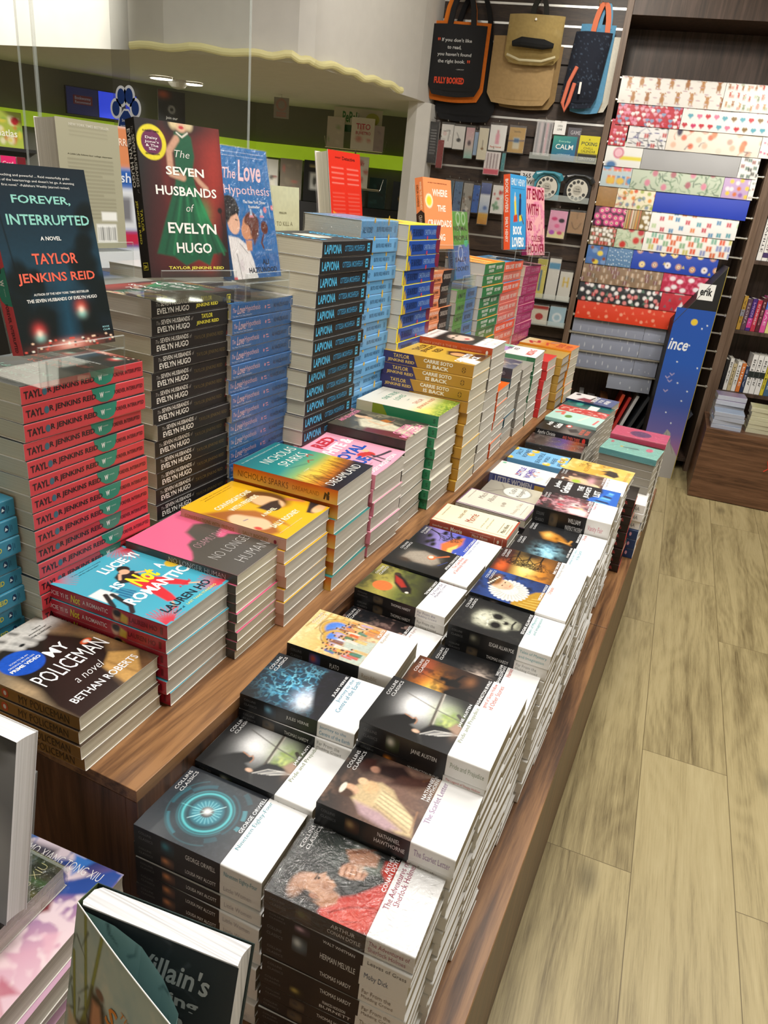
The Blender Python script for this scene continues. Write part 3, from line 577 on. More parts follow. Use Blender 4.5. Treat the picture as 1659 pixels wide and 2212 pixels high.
def a_case(c): c.glow(.5, .3, .5, .34, '#2b2c30').poly([(.35, .14), (.6, .16), (.78, .3), (.72, .46), (.5, .56), (.34, .5), (.28, .3)], '#8a7f72', .03); v = .5 + .5 * np.sin(c.X * 160) * np.sin(c.Y * 190); g = np.exp(-(((c.X - .52) / .22) ** 4 + ((c.Y - .34) / .2) ** 4)); c.mix(g * v * .6, '#cfc4b4').line([(.62, .44), (.74, .52), (.84, .58)], .05, '#b8643a').blob(.62, .43, .09, .075, '#cf7242', .15).blob(.63, .42, .055, .045, '#f0e0c8', .2).line([(.4, .56), (.62, .62)], .014, '#3a4a8a').glow(.28, .2, .08, .12, '#4a3a30').grain(.1, 50)
def a_fitz(c):
    c.grad(0, .1, .3, .69, [(0, '#1b1c1f'), (.2, '#3a3548'), (.45, '#8f82c4'), (.8, '#6a6fd0'), (1, '#3547a8')]).poly([(0, .45), (.4, .36), (.75, .44), (.9, .55), (.6, .58), (.3, .55), (0, .62)], '#d8743c', .03).poly([(0, .5), (.3, .47), (.55, .54), (.3, .57), (0, .62)], '#f0c86a', .02).poly([(0, .56), (.3, .53), (.5, .6), (.4, .69), (0, .69)], '#3e55b8', .02)
    r = random.Random(9)
    branch(c, .9, .1, 2.0, .2, .035, 4, '#16171a', r); branch(c, .98, .35, 2.7, .16, .03, 4, '#16171a', r)
    for x, y in ((.35, .2), (.45, .24), (.3, .28), (.62, .16), (.9, .3), (.85, .48)): c.blob(x, y, .09, .05, '#18191b', .5)
    c.line([(.12, .58), (.2, .595)], .012, '#f4f4f4').grain(.06, 40)
collins('arthur', 'ARTHUR|CONAN DOYLE', 'The Adventures of|Sherlock Holmes', '#a33a5c', a_arthur, 'classic with red-robed pipe smoker on its cover', spic=['#6a6a3a', '#5a4a3a'], film=1)
collins('hawth', 'NATHANIEL|HAWTHORNE', 'The Scarlet Letter', '#a989b0', a_hawth, 'classic with mother and child painting', spic=['#b89a6a', '#5a3a2a'])
collins('austen', 'JANE AUSTEN', 'Pride and Prejudice', '#8f9a7c', a_austen, 'classic with reader by a bright window', spic=['#e8e8e0', '#3a4a2a'])
collins('irving', 'WASHINGTON IRVING', 'The Legend of Sleepy Hollow|and Other Stories', '#d0645c', a_irving, 'classic with black horseman on orange sky', spic=['#e08a2a', '#3a2010'])
collins('hamlet', 'WILLIAM|SHAKESPEARE', 'Hamlet', '#d0645c', a_hamlet, 'classic with pale lace on black')
collins('poe', 'EDGAR ALLAN POE', 'Tales of Mystery|and Imagination', '#4fa0a8', a_poe, 'classic with a pale skull on black', spic=['#8a8a7a', '#3a3a34'])
collins('woolf', 'VIRGINIA WOOLF', 'Orlando', '#d8785c', a_woolf, 'classic with portrait in white ruff', spic=['#c8b8a0', '#4a4a5a'])
collins('wuth', 'EMILY BRONTE', 'Wuthering Heights', '#a8a8a4', a_wuth, 'classic with bare tree on orange sky')
collins('ice', 'JULES VERNE', 'Journey to the Centre|of the Earth', '#5fb0c4', a_ice, 'classic with ice-blue picture on black')
collins('drac', 'BRAM STOKER', 'Dracula', '#d0645c', a_drac, 'classic with glowing golden hand on black')
collins('thack', 'WILLIAM|MAKEPEACE THACKERAY', 'Vanity Fair', '#d0647c', a_thack, 'thick classic with pink and red crowd')
collins('sense', 'E. M. FORSTER', 'A Room with a View', '#a8a8a4', lambda c: (a_hawth(c), c.blob(.3, .3, .12, .1, '#a4bf3a', .3), c.glow(.5, .5, .3, .1, '#cf9aa0')), 'classic with pink ladies on its cover')
collins('orwell', 'GEORGE ORWELL', 'Nineteen Eighty-Four', '#5fa3b4', a_orwell, 'classic with glowing teal eye on its cover', px=.0009, spic=['#2a8a9a', '#123a44'])
collins('verne', 'JULES VERNE', 'Journey to the|Centre of the Earth', '#3f93b4', a_verne, 'classic with glowing blue cave', spic=['#7ab8d8', '#2a3a4a'])
collins('plato', 'PLATO', 'Republic', '#b8a48c', a_plato, 'classic with crowded golden hall painting', spic=['#d0562c', '#4a5a9a'])
collins('eyre', 'CHARLOTTE BRONTE', 'Jane Eyre', '#c09a94', a_eyre, 'classic with dusky pink dress on black')
collins('far', 'THOMAS HARDY', 'Far From the|Madding Crowd', '#8a84a0', a_far, 'classic with olive sky and orange sticker')
collins('case', 'ARTHUR CONAN DOYLE', 'The Case-Book|of Sherlock Holmes', '#d0645c', a_case, 'classic with tweed hat and pipe')
collins('fitz', 'F. SCOTT FITZGERALD', 'Tender is the Night', '#8f9fc4', a_fitz, 'classic with violet bay and black trees')
collins('alcott', 'LOUISA MAY ALCOTT', 'Little Women', '#b9b4b8', a_eyre, 'classic with orange-tinted spine picture', spic=['#d8905a', '#6a4a3a'])
collins('whitman', 'WALT WHITMAN', 'Leaves of Grass', '#5a5a58', a_eyre, 'thin black and white classic', spic=['#c8a8b8', '#4a3a4a'])
collins('melville', 'HERMAN MELVILLE', 'Moby Dick', '#4a5a78', a_ice, 'thick classic with white-whale spine', spic=['#d8e0e4', '#5a6a74'])
collins('hardy', 'THOMAS HARDY', 'Far From the|Madding Crowd', '#7a6a5a', a_far, 'black and white classic', spic=['#222224', '#1c1d1f'])
collins('burnett', 'FRANCES HODGSON|BURNETT', 'The Secret Garden', '#8a7a5a', a_far, 'black classic with faint spine picture', spic=['#b8a45a', '#2a2a1c'])
collins('dull', 'THOMAS HARDY', 'Far From the|Madding Crowd', '#8a8a86', a_far, 'white-edged classic')
# ------------------------------------------------------------------ the taller table's paperbacks
def kind(key, look, L, D, cov, spine, **k): BOOKS[key] = dict(L=L, D=D, cov=cov, spine=spine, look=look, **k)
def a_policeman(c):
    c.grad(0, 0, 1, .2, [(0, '#6b6257'), (.5, '#a08a68'), (1, '#6b4d33')]).cloud(5, '#4d453c', .45, .75, .7)
    c.glow(.75, .1, .4, .12, '#dedcd8').glow(.3, .06, .3, .08, '#b9b4ac', .8).glow(.08, .55, .2, .2, '#b59a76').glow(.8, .55, .2, .2, '#c49b62', .9).glow(.95, .85, .12, .15, '#4b3927')
    c.poly([(.25, .12), (.55, .1), (.75, .2), (.86, .38), (.95, .6), (.8, .72), (.62, .8), (.5, 1.02), (-.02, 1.02), (0, .82), (.1, .62), (.12, .42), (.16, .25)], '#241b16', .04).poly([(.62, .78), (.82, .7), (.97, .84), (.72, 1.02), (.54, 1.02)], '#c69a58', .02).line([(.7, .76), (.72, 1)], .02, '#8a6434', .8, soft=.02)
    for a in ([(.36, .03), (.42, .12), (.46, .2)], [(.5, .03), (.54, .13), (.56, .22)], [(.63, .03), (.66, .12), (.67, .21)], [(.76, .05), (.76, .12), (.75, .18)]): c.line(a, .085, '#d9d6d1', soft=.03).line(a, .02, '#8e8a84', .5, soft=.02)
    c.blob(.5, .04, .32, .09, '#cfcbc5', .4).line([(.45, .06), (.42, .02)], .05, '#2a2622', .8, soft=.02).line([(.6, .06), (.58, .02)], .04, '#2a2622', .8, soft=.02).blob(.5, .185, .03, .02, '#1b1816', .3)
    c.blob(.31, .33, .19, .125 * 1.55, '#1f55c4', .04).blob(.845, .49, .06, .04, '#d4562c', .1).blob(.845, .49, .03, .025, '#f2e4d4', .3).grain(.1, 60)
kind('policeman', 'brown-spined paperback', .203, .142, '#4b3c30', '#9c6d2c', page='pcream', art=canvas(a_policeman, .0011),
     cover_text=[('MY', .5, .35, .72, .45, '#ffffff'), ('POLICEMAN', .16, .5, .93, .64, '#ffffff', dict(bold=.0)), ('a novel', .34, .7, .68, .77, '#f4f4f4', dict(shear=.4, bold=-.01)), ('BETHAN ROBERTS', .12, .84, .9, .9, '#ffffff'), ('SOON TO BE AN', .22, .285, .42, .3, '#dfe8ff'), ('ORIGINAL MOVIE ON', .17, .315, .45, .332, '#dfe8ff'), ('PRIME VIDEO', .15, .345, .47, .375, '#ffffff', dict(bold=.03)),
                 ('"Dashing', .72, .1, .82, .115, '#222'), ('evocative portrait."', .64, .13, .86, .148, '#222'), ('-THE GUARDIAN', .62, .165, .86, .182, '#222')],
     spine_text=[('BETHAN ROBERTS', .06, .4, .33, .62, '#3a2812', -.005), ('MY POLICEMAN', .53, .22, .92, .78, '#3a2812', -.008)], spine_art=[Dc(.42, .5, .028, .34, '#d4562c'), Dc(.42, .5, .012, .17, '#f2e4d4', .0004)])
def fronds(c, x, y, a, col, r, n=9, l=.2):
    for k in range(n):
        t = a + (k - n / 2) * .16; c.line([(x, y), (x + l * math.cos(t), y + l * math.sin(t) / c.a)], .016, col, w1=.004); 
def a_lucie(c):
    c.glow(.5, .5, .6, .5, '#3aa3c0', .5)
    for x, y, a in ((.03, .02, .6), (.97, .03, 2.5), (.02, .98, -.6), (.98, .97, -2.4), (.9, .98, -1.9), (.1, .99, -1.1), (.99, .12, 2.8)): fronds(c, x, y, a, '#d33c4c', None, 10, .27)
    c.poly([(.15, .47), (.3, .45), (.34, .57), (.18, .6)], '#1f6f98').line([(.16, .44), (.3, .42)], .02, '#1f6f98')
    for k in range(4): c.line([(.17 + .04 * k, .46), (.19 + .04 * k, .6)], .012, '#4aa8c4')
    for k in range(3): c.ring(.78 - .0 * k, .62, .07 - .02 * k, .006, '#5fc0d4', .8)
    c.blob(.98, .52, .09, .08, '#e8c33a', .1)
    c.poly([(.42, .33), (.54, .3), (.64, .37), (.6, .46), (.44, .46), (.36, .42)], '#26262a', .01).blob(.6, .3, .065, .07, '#26221f', .1).blob(.565, .33, .05, .055, '#e2b493', .1).line([(.42, .38), (.5, .33), (.55, .35)], .03, '#e2b493').line([(.62, .4), (.74, .47)], .03, '#e2b493')
    c.poly([(.42, .46), (.6, .46), (.7, .6), (.78, .78), (.7, .8), (.56, .62), (.48, .78), (.42, .86), (.34, .82), (.4, .62)], '#d8323c', .01).line([(.74, .79), (.8, .84)], .025, '#e2b493').line([(.36, .85), (.3, .9)], .025, '#e2b493').line([(.27, .9), (.31, .91)], .02, '#c02a3a')
    c.poly([(.02, .36), (.18, .36), (.2, .5), (.02, .52)], '#f2f2ee', .01).line([(.12, .44), (.0, .58)], .05, '#26262a').line([(.16, .47), (.1, .66), (.02, .72)], .05, '#26262a')
kind('lucie', 'red-spined romance', .21, .142, '#46adc6', '#b8283c', page='pgrey', art=canvas(a_lucie, .0011, '#4bb0c8'),
     cover_text=[('LUCIE YI', .42, .17, .93, .26, '#ffffff', dict(bold=.03)), ('IS', .26, .38, .38, .46, '#ffffff', dict(bold=.03)), ('Not', .42, .4, .74, .56, '#f0e030', dict(bold=.04, shear=.2)), ('A', .82, .42, .9, .5, '#ffffff', dict(bold=.03)), ('ROMANTIC', .12, .58, .98, .68, '#ffffff', dict(bold=.03)), ('LAUREN HO', .18, .84, .88, .91, '#1c2836', dict(bold=.02)), ('a novel', .62, .75, .8, .78, '#e0354a', dict(shear=.3)), ('Author of', .2, .935, .36, .955, '#163a4a'), ('LAST TANG STANDING', .4, .935, .86, .955, '#f0e88a'),
                 ('"A true tribute to love, friendship', .2, .09, .6, .103, '#1a3a4a', dict(bold=0)), ('and the road not taken."', .26, .115, .54, .128, '#1a3a4a', dict(bold=0))],
     spine_text=[('LUCIE YI IS', .02, .34, .2, .66, '#f4e2e2', .01), ('Not', .22, .22, .3, .78, '#f0e030', .02, .2), ('A ROMANTIC', .32, .34, .53, .66, '#f4e2e2', .01), ('LAUREN HO', .7, .32, .92, .68, '#7d1426', .02)],
     spine_art=[lambda mb, fr: Cv(.03, .02, .0015, 1, '#b8283c', 2).blob(.3, .5, .2, .3, '#e2b493').blob(.35, .35, .25, .2, '#221c1c').poly([(.5, .9), (.6, .2), (.95, .4), (.9, .95)], '#d8b83a', .05).put(mb, fr, .0003, 'gloss', (.555, .05, .7, .95)), R(.945, .25, .965, .75, '#7d1426')])
def a_nlh(c): c.poly([(.0, 1), (0, .62), (.18, .52), (.3, .42), (.42, .4), (.5, .45), (.62, .5), (.75, .62), (.82, 1.0)], '#57534c', .02).poly([(.42, .44), (.55, .28), (.78, .24), (.95, .34), (.92, .46), (.72, .5), (.62, .56), (.55, .55)], '#57534c', .03).poly([(.55, 1), (.62, .55), (.78, .62), (1, .86), (1, 1)], '#57534c', .02).poly([(-.01, .6), (.8, .56), (1, .8), (1.01, 1.01), (-.01, 1.01)], '#57534c', .02)
kind('nlh', 'pink and grey paperback', .203, .133, '#e8688c', '#4a463f', page='pcream', art=canvas(a_nlh, .0016, '#e66a90'),
     cover_text=[('OSAMU DAZAI', .3, .46, 1.0 - .04, .53, '#f0b8c4', dict(bold=-.03)), ('NO LONGER', .18, .66, .92, .75, '#e8e6e2', dict(bold=-.03)), ('HUMAN', .3, .84, .86, .93, '#e8e6e2', dict(bold=-.03))], spine_text=[('NO LONGER HUMAN', .4, .25, .9, .75, '#e8e6e2', -.02)])
def a_conv(c):
    c.blob(.78, .46, .2, .3, '#6a4424', .2).blob(.72, .5, .14, .22, '#e8bb8c', .1).poly([(.5, .5), (.74, .52), (.84, .56), (.66, .66), (.5, .6)], '#3a302a', .02).blob(.62, .6, .11, .09, '#3a302a', .1)
    c.poly([(.0, .2), (.3, .36), (.4, .5), (.36, .72), (.1, .9), (-.02, .86)], '#a8642c', .04).blob(.14, .6, .17, .26, '#ecc49a', .08).poly([(.2, .38), (.42, .52), (.4, .78), (.3, .9), (.3, .66)], '#b06a2c', .03).line([(.12, .55), (.18, .56)], .014, '#4a5a8a').blob(.05, .72, .035, .05, '#d04a3c', .3).poly([(.72, .88), (1.01, .8), (1.01, .96), (.74, .94)], '#2c2a30', .01).blob(.9, .93, .14, .06, '#e8bb8c', .2).line([(.92, .62), (.98, .74)], .05, '#d8685a', .9, soft=.03)
kind('conv', 'yellow paperback', .203, .148, '#e8b422', '#d9a893', page='pgrey', art=canvas(a_conv, .0013, '#e9b31f'),
     cover_text=[('CONVERSATIONS', .18, .22, .86, .28, '#f6ecc8', dict(bold=.03)), ('WITH FRIENDS', .26, .33, .8, .385, '#f6ecc8', dict(bold=.03)), ('A NOVEL', .34, .6, .62, .645, '#f6ecc8', dict(bold=.03)), ('SALLY ROONEY', .16, .77, .72, .83, '#f6ecc8', dict(bold=.03)), ('"I really like this book, a fresh,', .28, .04, .86, .055, '#7a5a20', dict(bold=0)), ('gripping and a terrific, smart story."', .3, .07, .84, .085, '#7a5a20', dict(bold=0)), ('sharply intelligent portrait of friendship', .08, .9, .56, .912, '#f6ecc8', dict(bold=0))],
     spine_text=[('CONVERSATIONS WITH FRIENDS', .04, .34, .52, .62, '#a87f3c', .01), ('|', .565, .3, .567, .66, '#a87f3c'), ('SALLY ROONEY', .6, .34, .84, .62, '#a87f3c', .01)], spine_art=[Dc(.9, .5, .013, .16, '#9a2a3a')])
def a_dream(c):
    c.grad(0, .1, .1, 1, [(0, '#1d6f74'), (.35, '#2c8d88'), (.52, '#7fae6a'), (.64, '#e2b93a'), (.78, '#c8721c'), (.88, '#5a2c18'), (1, '#2a1c1c')]).glow(.3, .66, .3, .12, '#f0c848', .8)
    r = random.Random(4)
    for k in range(90):
        x = r.uniform(0, 1); y = r.uniform(.76, .92); l = r.uniform(.08, .22); c.line([(x, y), (x + r.uniform(-.06, .1), y - l)], .008, r.choice(['#4a2c14', '#6a3c14', '#8a5418']), .9, soft=.006)
    c.poly([(0, .88), (1, .8), (1, 1), (0, 1)], '#241a1c', .06).line([(.6, .5), (.66, .47), (.72, .5)], .02, '#a83c22').line([(.78, .42), (.85, .38), (.86, .44)], .025, '#b03a20').line([(.3, .44), (.55, .5)], .014, '#1a5a60', .7, soft=.02)
kind('dream', 'orange-spined novel with teal sunset cover', .214, .15, '#2c7d7a', '#d08a2c', page='pgrey', art=canvas(a_dream, .0012),
     cover_text=[('NICHOLAS', .24, .15, .94, .25, '#f4f0e4', dict(bold=-.01)), ('SPARKS', .3, .3, .86, .4, '#f4f0e4', dict(bold=-.01)), ('DREAMLAND', .1, .84, .9, .92, '#f8f4ea', dict(bold=-.01)), ('No. 1 NEW YORK TIMES BESTSELLING AUTHOR OF THE WISH', .06, .05, .96, .065, '#cfe4dc', dict(bold=0)), ('a novel', .3, .56, .42, .575, '#e8f0d8')],
     spine_text=[('NICHOLAS SPARKS', .05, .32, .54, .74, '#5a3210', -.01), ('DREAMLAND', .58, .4, .83, .68, '#8a4a14', -.015)],
     spine_art=[lambda mb, fr: Cv(.214, .03, .003, 1, '#d99a2c', 2).grad(0, 0, 0, 1, [(0, '#d0561c'), (.4, '#dd8a26'), (1, '#e3bc5a')]).put(mb, fr, .00015), Pl([(.88, .3), (.87, .8), (.885, .8), (.895, .5), (.9, .8), (.925, .8), (.925, .5)], '#3a2610'), Dc(.915, .35, .01, .12, '#3a2610')])
def a_rwrb(c): c.line([(.9, .86), (.72, .82), (.6, .78)], .05, '#3a3a42').blob(.66, .71, .07, .09, '#c8342c', .1).blob(.73, .64, .05, .06, '#d8b890', .1).blob(.57, .66, .09, .07, '#c8342c', .2).line([(.56, .72), (.5, .9)], .035, '#3a3a42').line([(.64, .74), (.6, .95)], .035, '#3a3a42').blob(.8, .06, .1, .02, '#f7b4c8', .3)
kind('rwrb', 'pale pink paperback', .208, .142, '#eea2b8', '#e48ba0', page='pgrey', curl=.010, art=canvas(a_rwrb, .0016, '#efa4ba'),
     cover_text=[('RED', .42, .13, .86, .27, '#c22f3c', dict(bold=.04)), (',', .8, .25, .83, .3, '#2f55b0'), ('WHITE &', .12, .3, .96, .43, '#f8f2f2', dict(bold=.04)), ('ROYAL', .12, .47, .88, .61, '#2452b0', dict(bold=.04)), ('BLUE', .08, .65, .52, .79, '#2452b0', dict(bold=.04)), ('CASEY McQUISTON', .06, .9, .84, .96, '#f8f2f2', dict(bold=.02)), ('NEW YORK TIMES BESTSELLER', .2, .04, .8, .06, '#8a3a5a'), ('"Outrageously fun."', .2, .82, .42, .835, '#8a3a5a', dict(bold=0))])
def a_year(c):
    c.grad(0, 0, 1, 1, [(0, '#4a463c'), (.5, '#58544a'), (1, '#2b2620')]).poly([(.2, .42), (.5, .3), (.66, .36), (.64, .6), (.5, .85), (.3, 1.0), (.1, 1.0), (.12, .7)], '#d8d0b4', .03).cloud(7, '#a89c80', .5, .8, .5).poly([(.0, .5), (.22, .48), (.3, .8), (.2, 1), (0, 1)], '#6a2c30', .04).blob(.68, .27, .09, .11, '#d8b08c', .1).blob(.76, .24, .06, .13, '#2c221a', .2).blob(.66, .37, .06, .06, '#d8b08c', .2).poly([(.66, .5), (.78, .54), (.74, .64), (.62, .6)], '#b0682c').line([(.52, .42), (.44, .6), (.62, .66)], .045, '#dcb894', soft=.015).poly([(.5, .84), (.7, .8), (.8, 1), (.4, 1)], '#e6ddc4', .03).grain(.1, 40)
kind('year', 'paperback with pink lettering on a seated portrait', .203, .14, '#4e4a40', '#3a332c', page='pgrey', art=canvas(a_year, .0013), cover_text=[('MY YEAR OF REST', .24, .05, .96, .11, '#e88aa8', dict(bold=.02)), ('AND RELAXATION', .24, .13, .92, .19, '#e88aa8', dict(bold=.02)), ('OTTESSA', .2, .78, .78, .87, '#f08aac', dict(bold=.02)), ('MOSHFEGH', .1, .89, .86, .98, '#f08aac', dict(bold=.02)), ('Darkly comic,', .74, .4, .9, .415, '#c8b49a', dict(bold=0)), ('ambitious', .76, .44, .88, .455, '#c8b49a', dict(bold=0)), ('a thrill to read', .7, .62, .86, .635, '#c87a8a', dict(bold=0))])
def a_true(c): c.grad(0, .1, .05, 1, [(0, '#dcd9cc'), (.55, '#e4dfcc'), (.7, '#e8d8a4'), (.85, '#a8b850'), (1, '#5a7a2c')]).cloud(26, '#3c5a1c', .5, .65, 0); g = np.clip((c.Y - .74) / .2, 0, 1); c.mix(g * np.clip((c.fbm(30, 4) - .42) * 6, 0, 1), '#5f8a2c').mix(g * np.clip((c.fbm(40, 8) - .5) * 6, 0, 1), '#b8c450').glow(.1, .8, .25, .12, '#f2e070', .9)
kind('true', 'green-spined paperback', .205, .148, '#dedac8', '#2f8458', page='pgrey', art=canvas(a_true, .0014), cover_text=[('ONE TRUE', .3, .2, .84, .27, '#4d9a80', dict(bold=0)), ('LOVES', .4, .32, .76, .39, '#4d9a80', dict(bold=0)), ('TAYLOR', .4, .56, .74, .62, '#cf6f54', dict(bold=0)), ('JENKINS REID', .2, .67, .9, .73, '#cf6f54', dict(bold=0)), ('a novel', .5, .46, .6, .475, '#5a8a78'), ('A sweet, funny and moving story', .5, .09, .94, .1, '#6a6a60', dict(bold=0))], spine_text=[('S', .94, .3, .97, .7, '#1d5a3c', .02)], spine_art=[R(0, 0, .2, 1, '#cfc9a8'), Pl([(.2, 0), (.2, 1), (.4, 1), (.32, .0)], '#8a9a2c')])
def a_carrie(c):
    c.grad(0, 0, .4, 1, [(0, '#c9a02a'), (.5, '#d9b23c'), (1, '#a87a24')]).glow(.6, .1, .4, .15, '#e8c860', .7).poly([(.5, .6), (.75, .55), (.86, .66), (.86, .8), (.6, .84), (.42, .74)], '#3a2a1c', .03).blob(.62, .7, .12, .13, '#d8a06a', .1).poly([(.3, .76), (.5, .8), (.4, 1), (.1, 1), (.14, .86)], '#f0ece4', .03).poly([(.5, .86), (.9, .82), (1, 1), (.4, 1)], '#3a2c20', .04).cloud(9, '#c8a040', .55, .8, .3)
kind('carrie', 'gold-spined novel', .234, .153, '#c89d2c', '#b8872c', page='pcream', art=canvas(a_carrie, .0014), cover_text=[('TAYLOR', .38, .22, .92, .3, '#4a3418', dict(bold=.02)), ('JENKINS', .34, .32, .94, .4, '#4a3418', dict(bold=.02)), ('REID', .5, .42, .82, .5, '#4a3418', dict(bold=.02)), ('CARRIE SOTO', .08, .76, .8, .84, '#ffffff', dict(bold=.03)), ('IS BACK', .2, .86, .7, .94, '#ffffff', dict(bold=.03)), ('The Number One New York Times bestseller', .28, .1, .92, .11, '#6a4c18', dict(bold=0))],
     spine_art=[Pl([(0, 0), (0, 1), (.4, 1), (.34, 0)], '#39305c'), Dc(.9, .5, .022, .24, '#6a4a1c'), R(.892, .3, .908, .7, '#b8872c', h=.0004), R(.88, .45, .92, .55, '#b8872c', h=.0004)], spine_text=[('TAYLOR', .12, .14, .3, .45, '#e0b85a', .02), ('JENKINS REID', .06, .56, .36, .87, '#e0b85a', .02), ('CARRIE SOTO', .46, .14, .78, .45, '#f4ecd8', .03), ('IS BACK', .5, .56, .74, .87, '#f4ecd8', .03)])
def a_daisy(c):
    c.grad(0, 0, 0, 1, [(0, '#e9e6e2'), (.14, '#e9e6e2'), (.2, '#3a2c28'), (.72, '#2c2422'), (.76, '#efedea'), (1, '#f4f3f1')]).blob(.5, .44, .3, .2 * 1.4, '#e2c4b0', .12).poly([(0, .2), (1, .2), (.8, .3), (.6, .27), (.36, .32), (.2, .45), (0, .6)], '#241b18', .05).poly([(1, .2), (1, .74), (.8, .7), (.78, .5), (.84, .34)], '#2a201c', .05).blob(.5, .55, .09, .05, '#c4524c', .3).blob(.38, .38, .07, .03, '#2a201c', .4).blob(.64, .37, .07, .03, '#2a201c', .4).cloud(9, '#4a2c1c', .6, .8, .5)
kind('daisy', 'rust-spined novel with close-up face', .2, .133, '#efedea', '#c04f28', page='pgrey', art=canvas(a_daisy, .0014), cover_text=[('DAISY JONES', .12, .82, .94, .88, '#c8b4a4', dict(bold=-.02)), ('& THE SIX', .26, .9, .82, .96, '#c8b4a4', dict(bold=-.02)), ('TAYLOR JENKINS REID', .1, .05, .9, .1, '#a8a09a', dict(bold=-.01))], spine_text=[('DAISY JONES & THE SIX', .05, .34, .53, .66, '#e0a084', 0), ('TAYLOR JENKINS REID', .58, .38, .86, .62, '#dc9478', 0)], spine_art=[Dc(.93, .5, .016, .2, '#f4e8dc')])
kind('cerem', 'orange-spined novel', .198, .129, '#e2661e', '#dd5a1c', page='pgrey', cover_text=[('CEREMONY', .1, .72, .92, .86, '#1c1410', dict(bold=.02))], spine_text=[('LIFE CEREMONY', .3, .25, .9, .75, '#a83c10', .01)])
def a_thorne(c): c.grad(0, 0, 1, 1, [(0, '#3c4a5c'), (.5, '#6a7a88'), (1, '#2c3a4c')]).cloud(5, '#a8a49a', .5, .7, .8).glow(.4, .7, .3, .12, '#d8a050').line([(.2, .5), (.8, .55)], .08, '#22303c', .7, soft=.05)
kind('thorne', 'slate-blue paperback', .203, .135, '#44525f', '#3a4350', page='pgrey', art=canvas(a_thorne, .002), cover_text=[('Second First', .3, .2, .8, .3, '#e8e4dc', dict(shear=.3))], spine_art=[R(.0, 0, .3, 1, '#b87a5a')], spine_text=[('SALLY', .45, .2, .62, .5, '#d8a04a', .01), ('THORNE', .42, .55, .68, .85, '#d8a04a', .01), ('ab', .84, .3, .9, .7, '#8a98a8', 0)])
kind('thorneb', 'teal-spined paperback', .203, .135, '#1f4858', '#1c4a5a', page='pgrey', spine_text=[('SALLY', .45, .2, .62, .5, '#c8a04a', .01), ('THORNE', .42, .55, .68, .85, '#c8a04a', .01)])
def a_mist(c): c.poly([(0, 0), (1, 0), (1, .5), (0, .42)], '#8ccfae', .02).poly([(.2, .14), (.7, .1), (.8, .5), (.3, .46)], '#b094d0', .03).blob(.4, .28, .14, .12, '#c8a83c', .3).poly([(0, .42), (.9, .5), (1, .4), (1, 1), (0, 1)], '#f4f4f2', .02)
kind('mist', 'white-topped paperback with green spine', .203, .135, '#f0f0ee', '#5c9470', page='pgrey', curl=.006, art=canvas(a_mist, .002), cover_text=[('OUR', .6, .42, .82, .5, '#3a3a44'), ('ATES', .56, .53, .8, .61, '#3a3a44'), ('MISSING', .24, .78, .86, .9, '#d8483c', dict(bold=.02))], spine_art=[R(.86, 0, 1, 1, '#2c6a44')])
kind('redb', 'red-covered novel', .203, .135, '#d0302c', '#c82a2a', page='pgrey', cover_text=[('WAVES', .2, .7, .8, .8, '#f0c8b8')], cover_art=[R(.3, .3, .7, .5, '#3c78b4'), R(.3, .44, .7, .5, '#f0f0f0', h=.0004)], spine_text=[('LETTER', .75, .25, .9, .75, '#a01a1c', 0)])
kind('gold', 'gilt hardcover', .2, .135, '#b89a4c', '#b08a3a', page='pgrey', hard=1, edge='#1c1a1a', cover_text=[('The Lying Life', .25, .5, .8, .6, '#7a5a20', dict(shear=.2))], cover_art=[R(.12, .12, .88, .4, '#c8b06a')])
def a_orange(c): c.grad(0, 0, 0, 1, [(0, '#e8e0b0'), (.4, '#e89a2c'), (1, '#e8721c')]).line([(.2, .2), (.5, .12), (.4, .3), (.7, .26)], .1, '#c8282c').line([(.2, .5), (.6, .44), (.5, .6)], .07, '#d83a1c').line([(.7, .5), (.9, .62)], .06, '#3c50a0')
kind('orange', 'orange-topped novel with red lettering', .203, .135, '#e8821c', '#e8901c', page='pcream', art=canvas(a_orange, .002), cover_text=[('EXES', .2, .66, .8, .78, '#c8282c', dict(bold=.02)), ('& TIES', .2, .82, .7, .92, '#c8281c', dict(bold=.02))])
# ------------------------------------------------------------------ tall back stacks and the books shown upright
def a_forever(c):
    c.grad(.5, 0, .5, 1, [(0, '#13202a'), (.35, '#1c3442'), (.6, '#234456'), (.8, '#16242c'), (1, '#0e1416')])
    r = random.Random(6)
    for x, y, w in ((.12, .55, .16), (.22, .6, .14), (.8, .5, .2), (.9, .3, .18), (.94, .68, .2), (.05, .75, .2), (.3, .85, .2), (.75, .85, .2), (.12, .9, .2)):
        for k in range(9): c.blob(x + r.uniform(-.09, .09), y + r.uniform(-.07, .12), w * .42, w * .4, '#0f1a1c', .5, .85)
    c.line([(.04, .05), (.1, .56)], .012, '#0d1618', .8).poly([(.42, .98), (.5, .66), (.56, .62), (.6, .98)], '#1f5068', .08, .8)
    for x, y, cc in ((.2, .88, '#e04a4a'), (.68, .77, '#d8584a')): c.glow(x, y, .06, .06, cc).glow(x, y + .035, .05, .04, '#7fc8bc').glow(x, y + .015, .03, .03, '#ffe4d0')
    c.glow(.5, .98, .3, .05, '#d86a5a').glow(.5, .975, .12, .04, '#ffc4b4')
    for k in range(40): c.blob(r.uniform(.02, .98), r.uniform(.94, .995), .014, .008, r.choice(['#ffd8b8', '#e0584a', '#f4f0e0', '#1a1a1a']), .4)
    c.grain(.06, 50)
F_RED = '#d4424a'
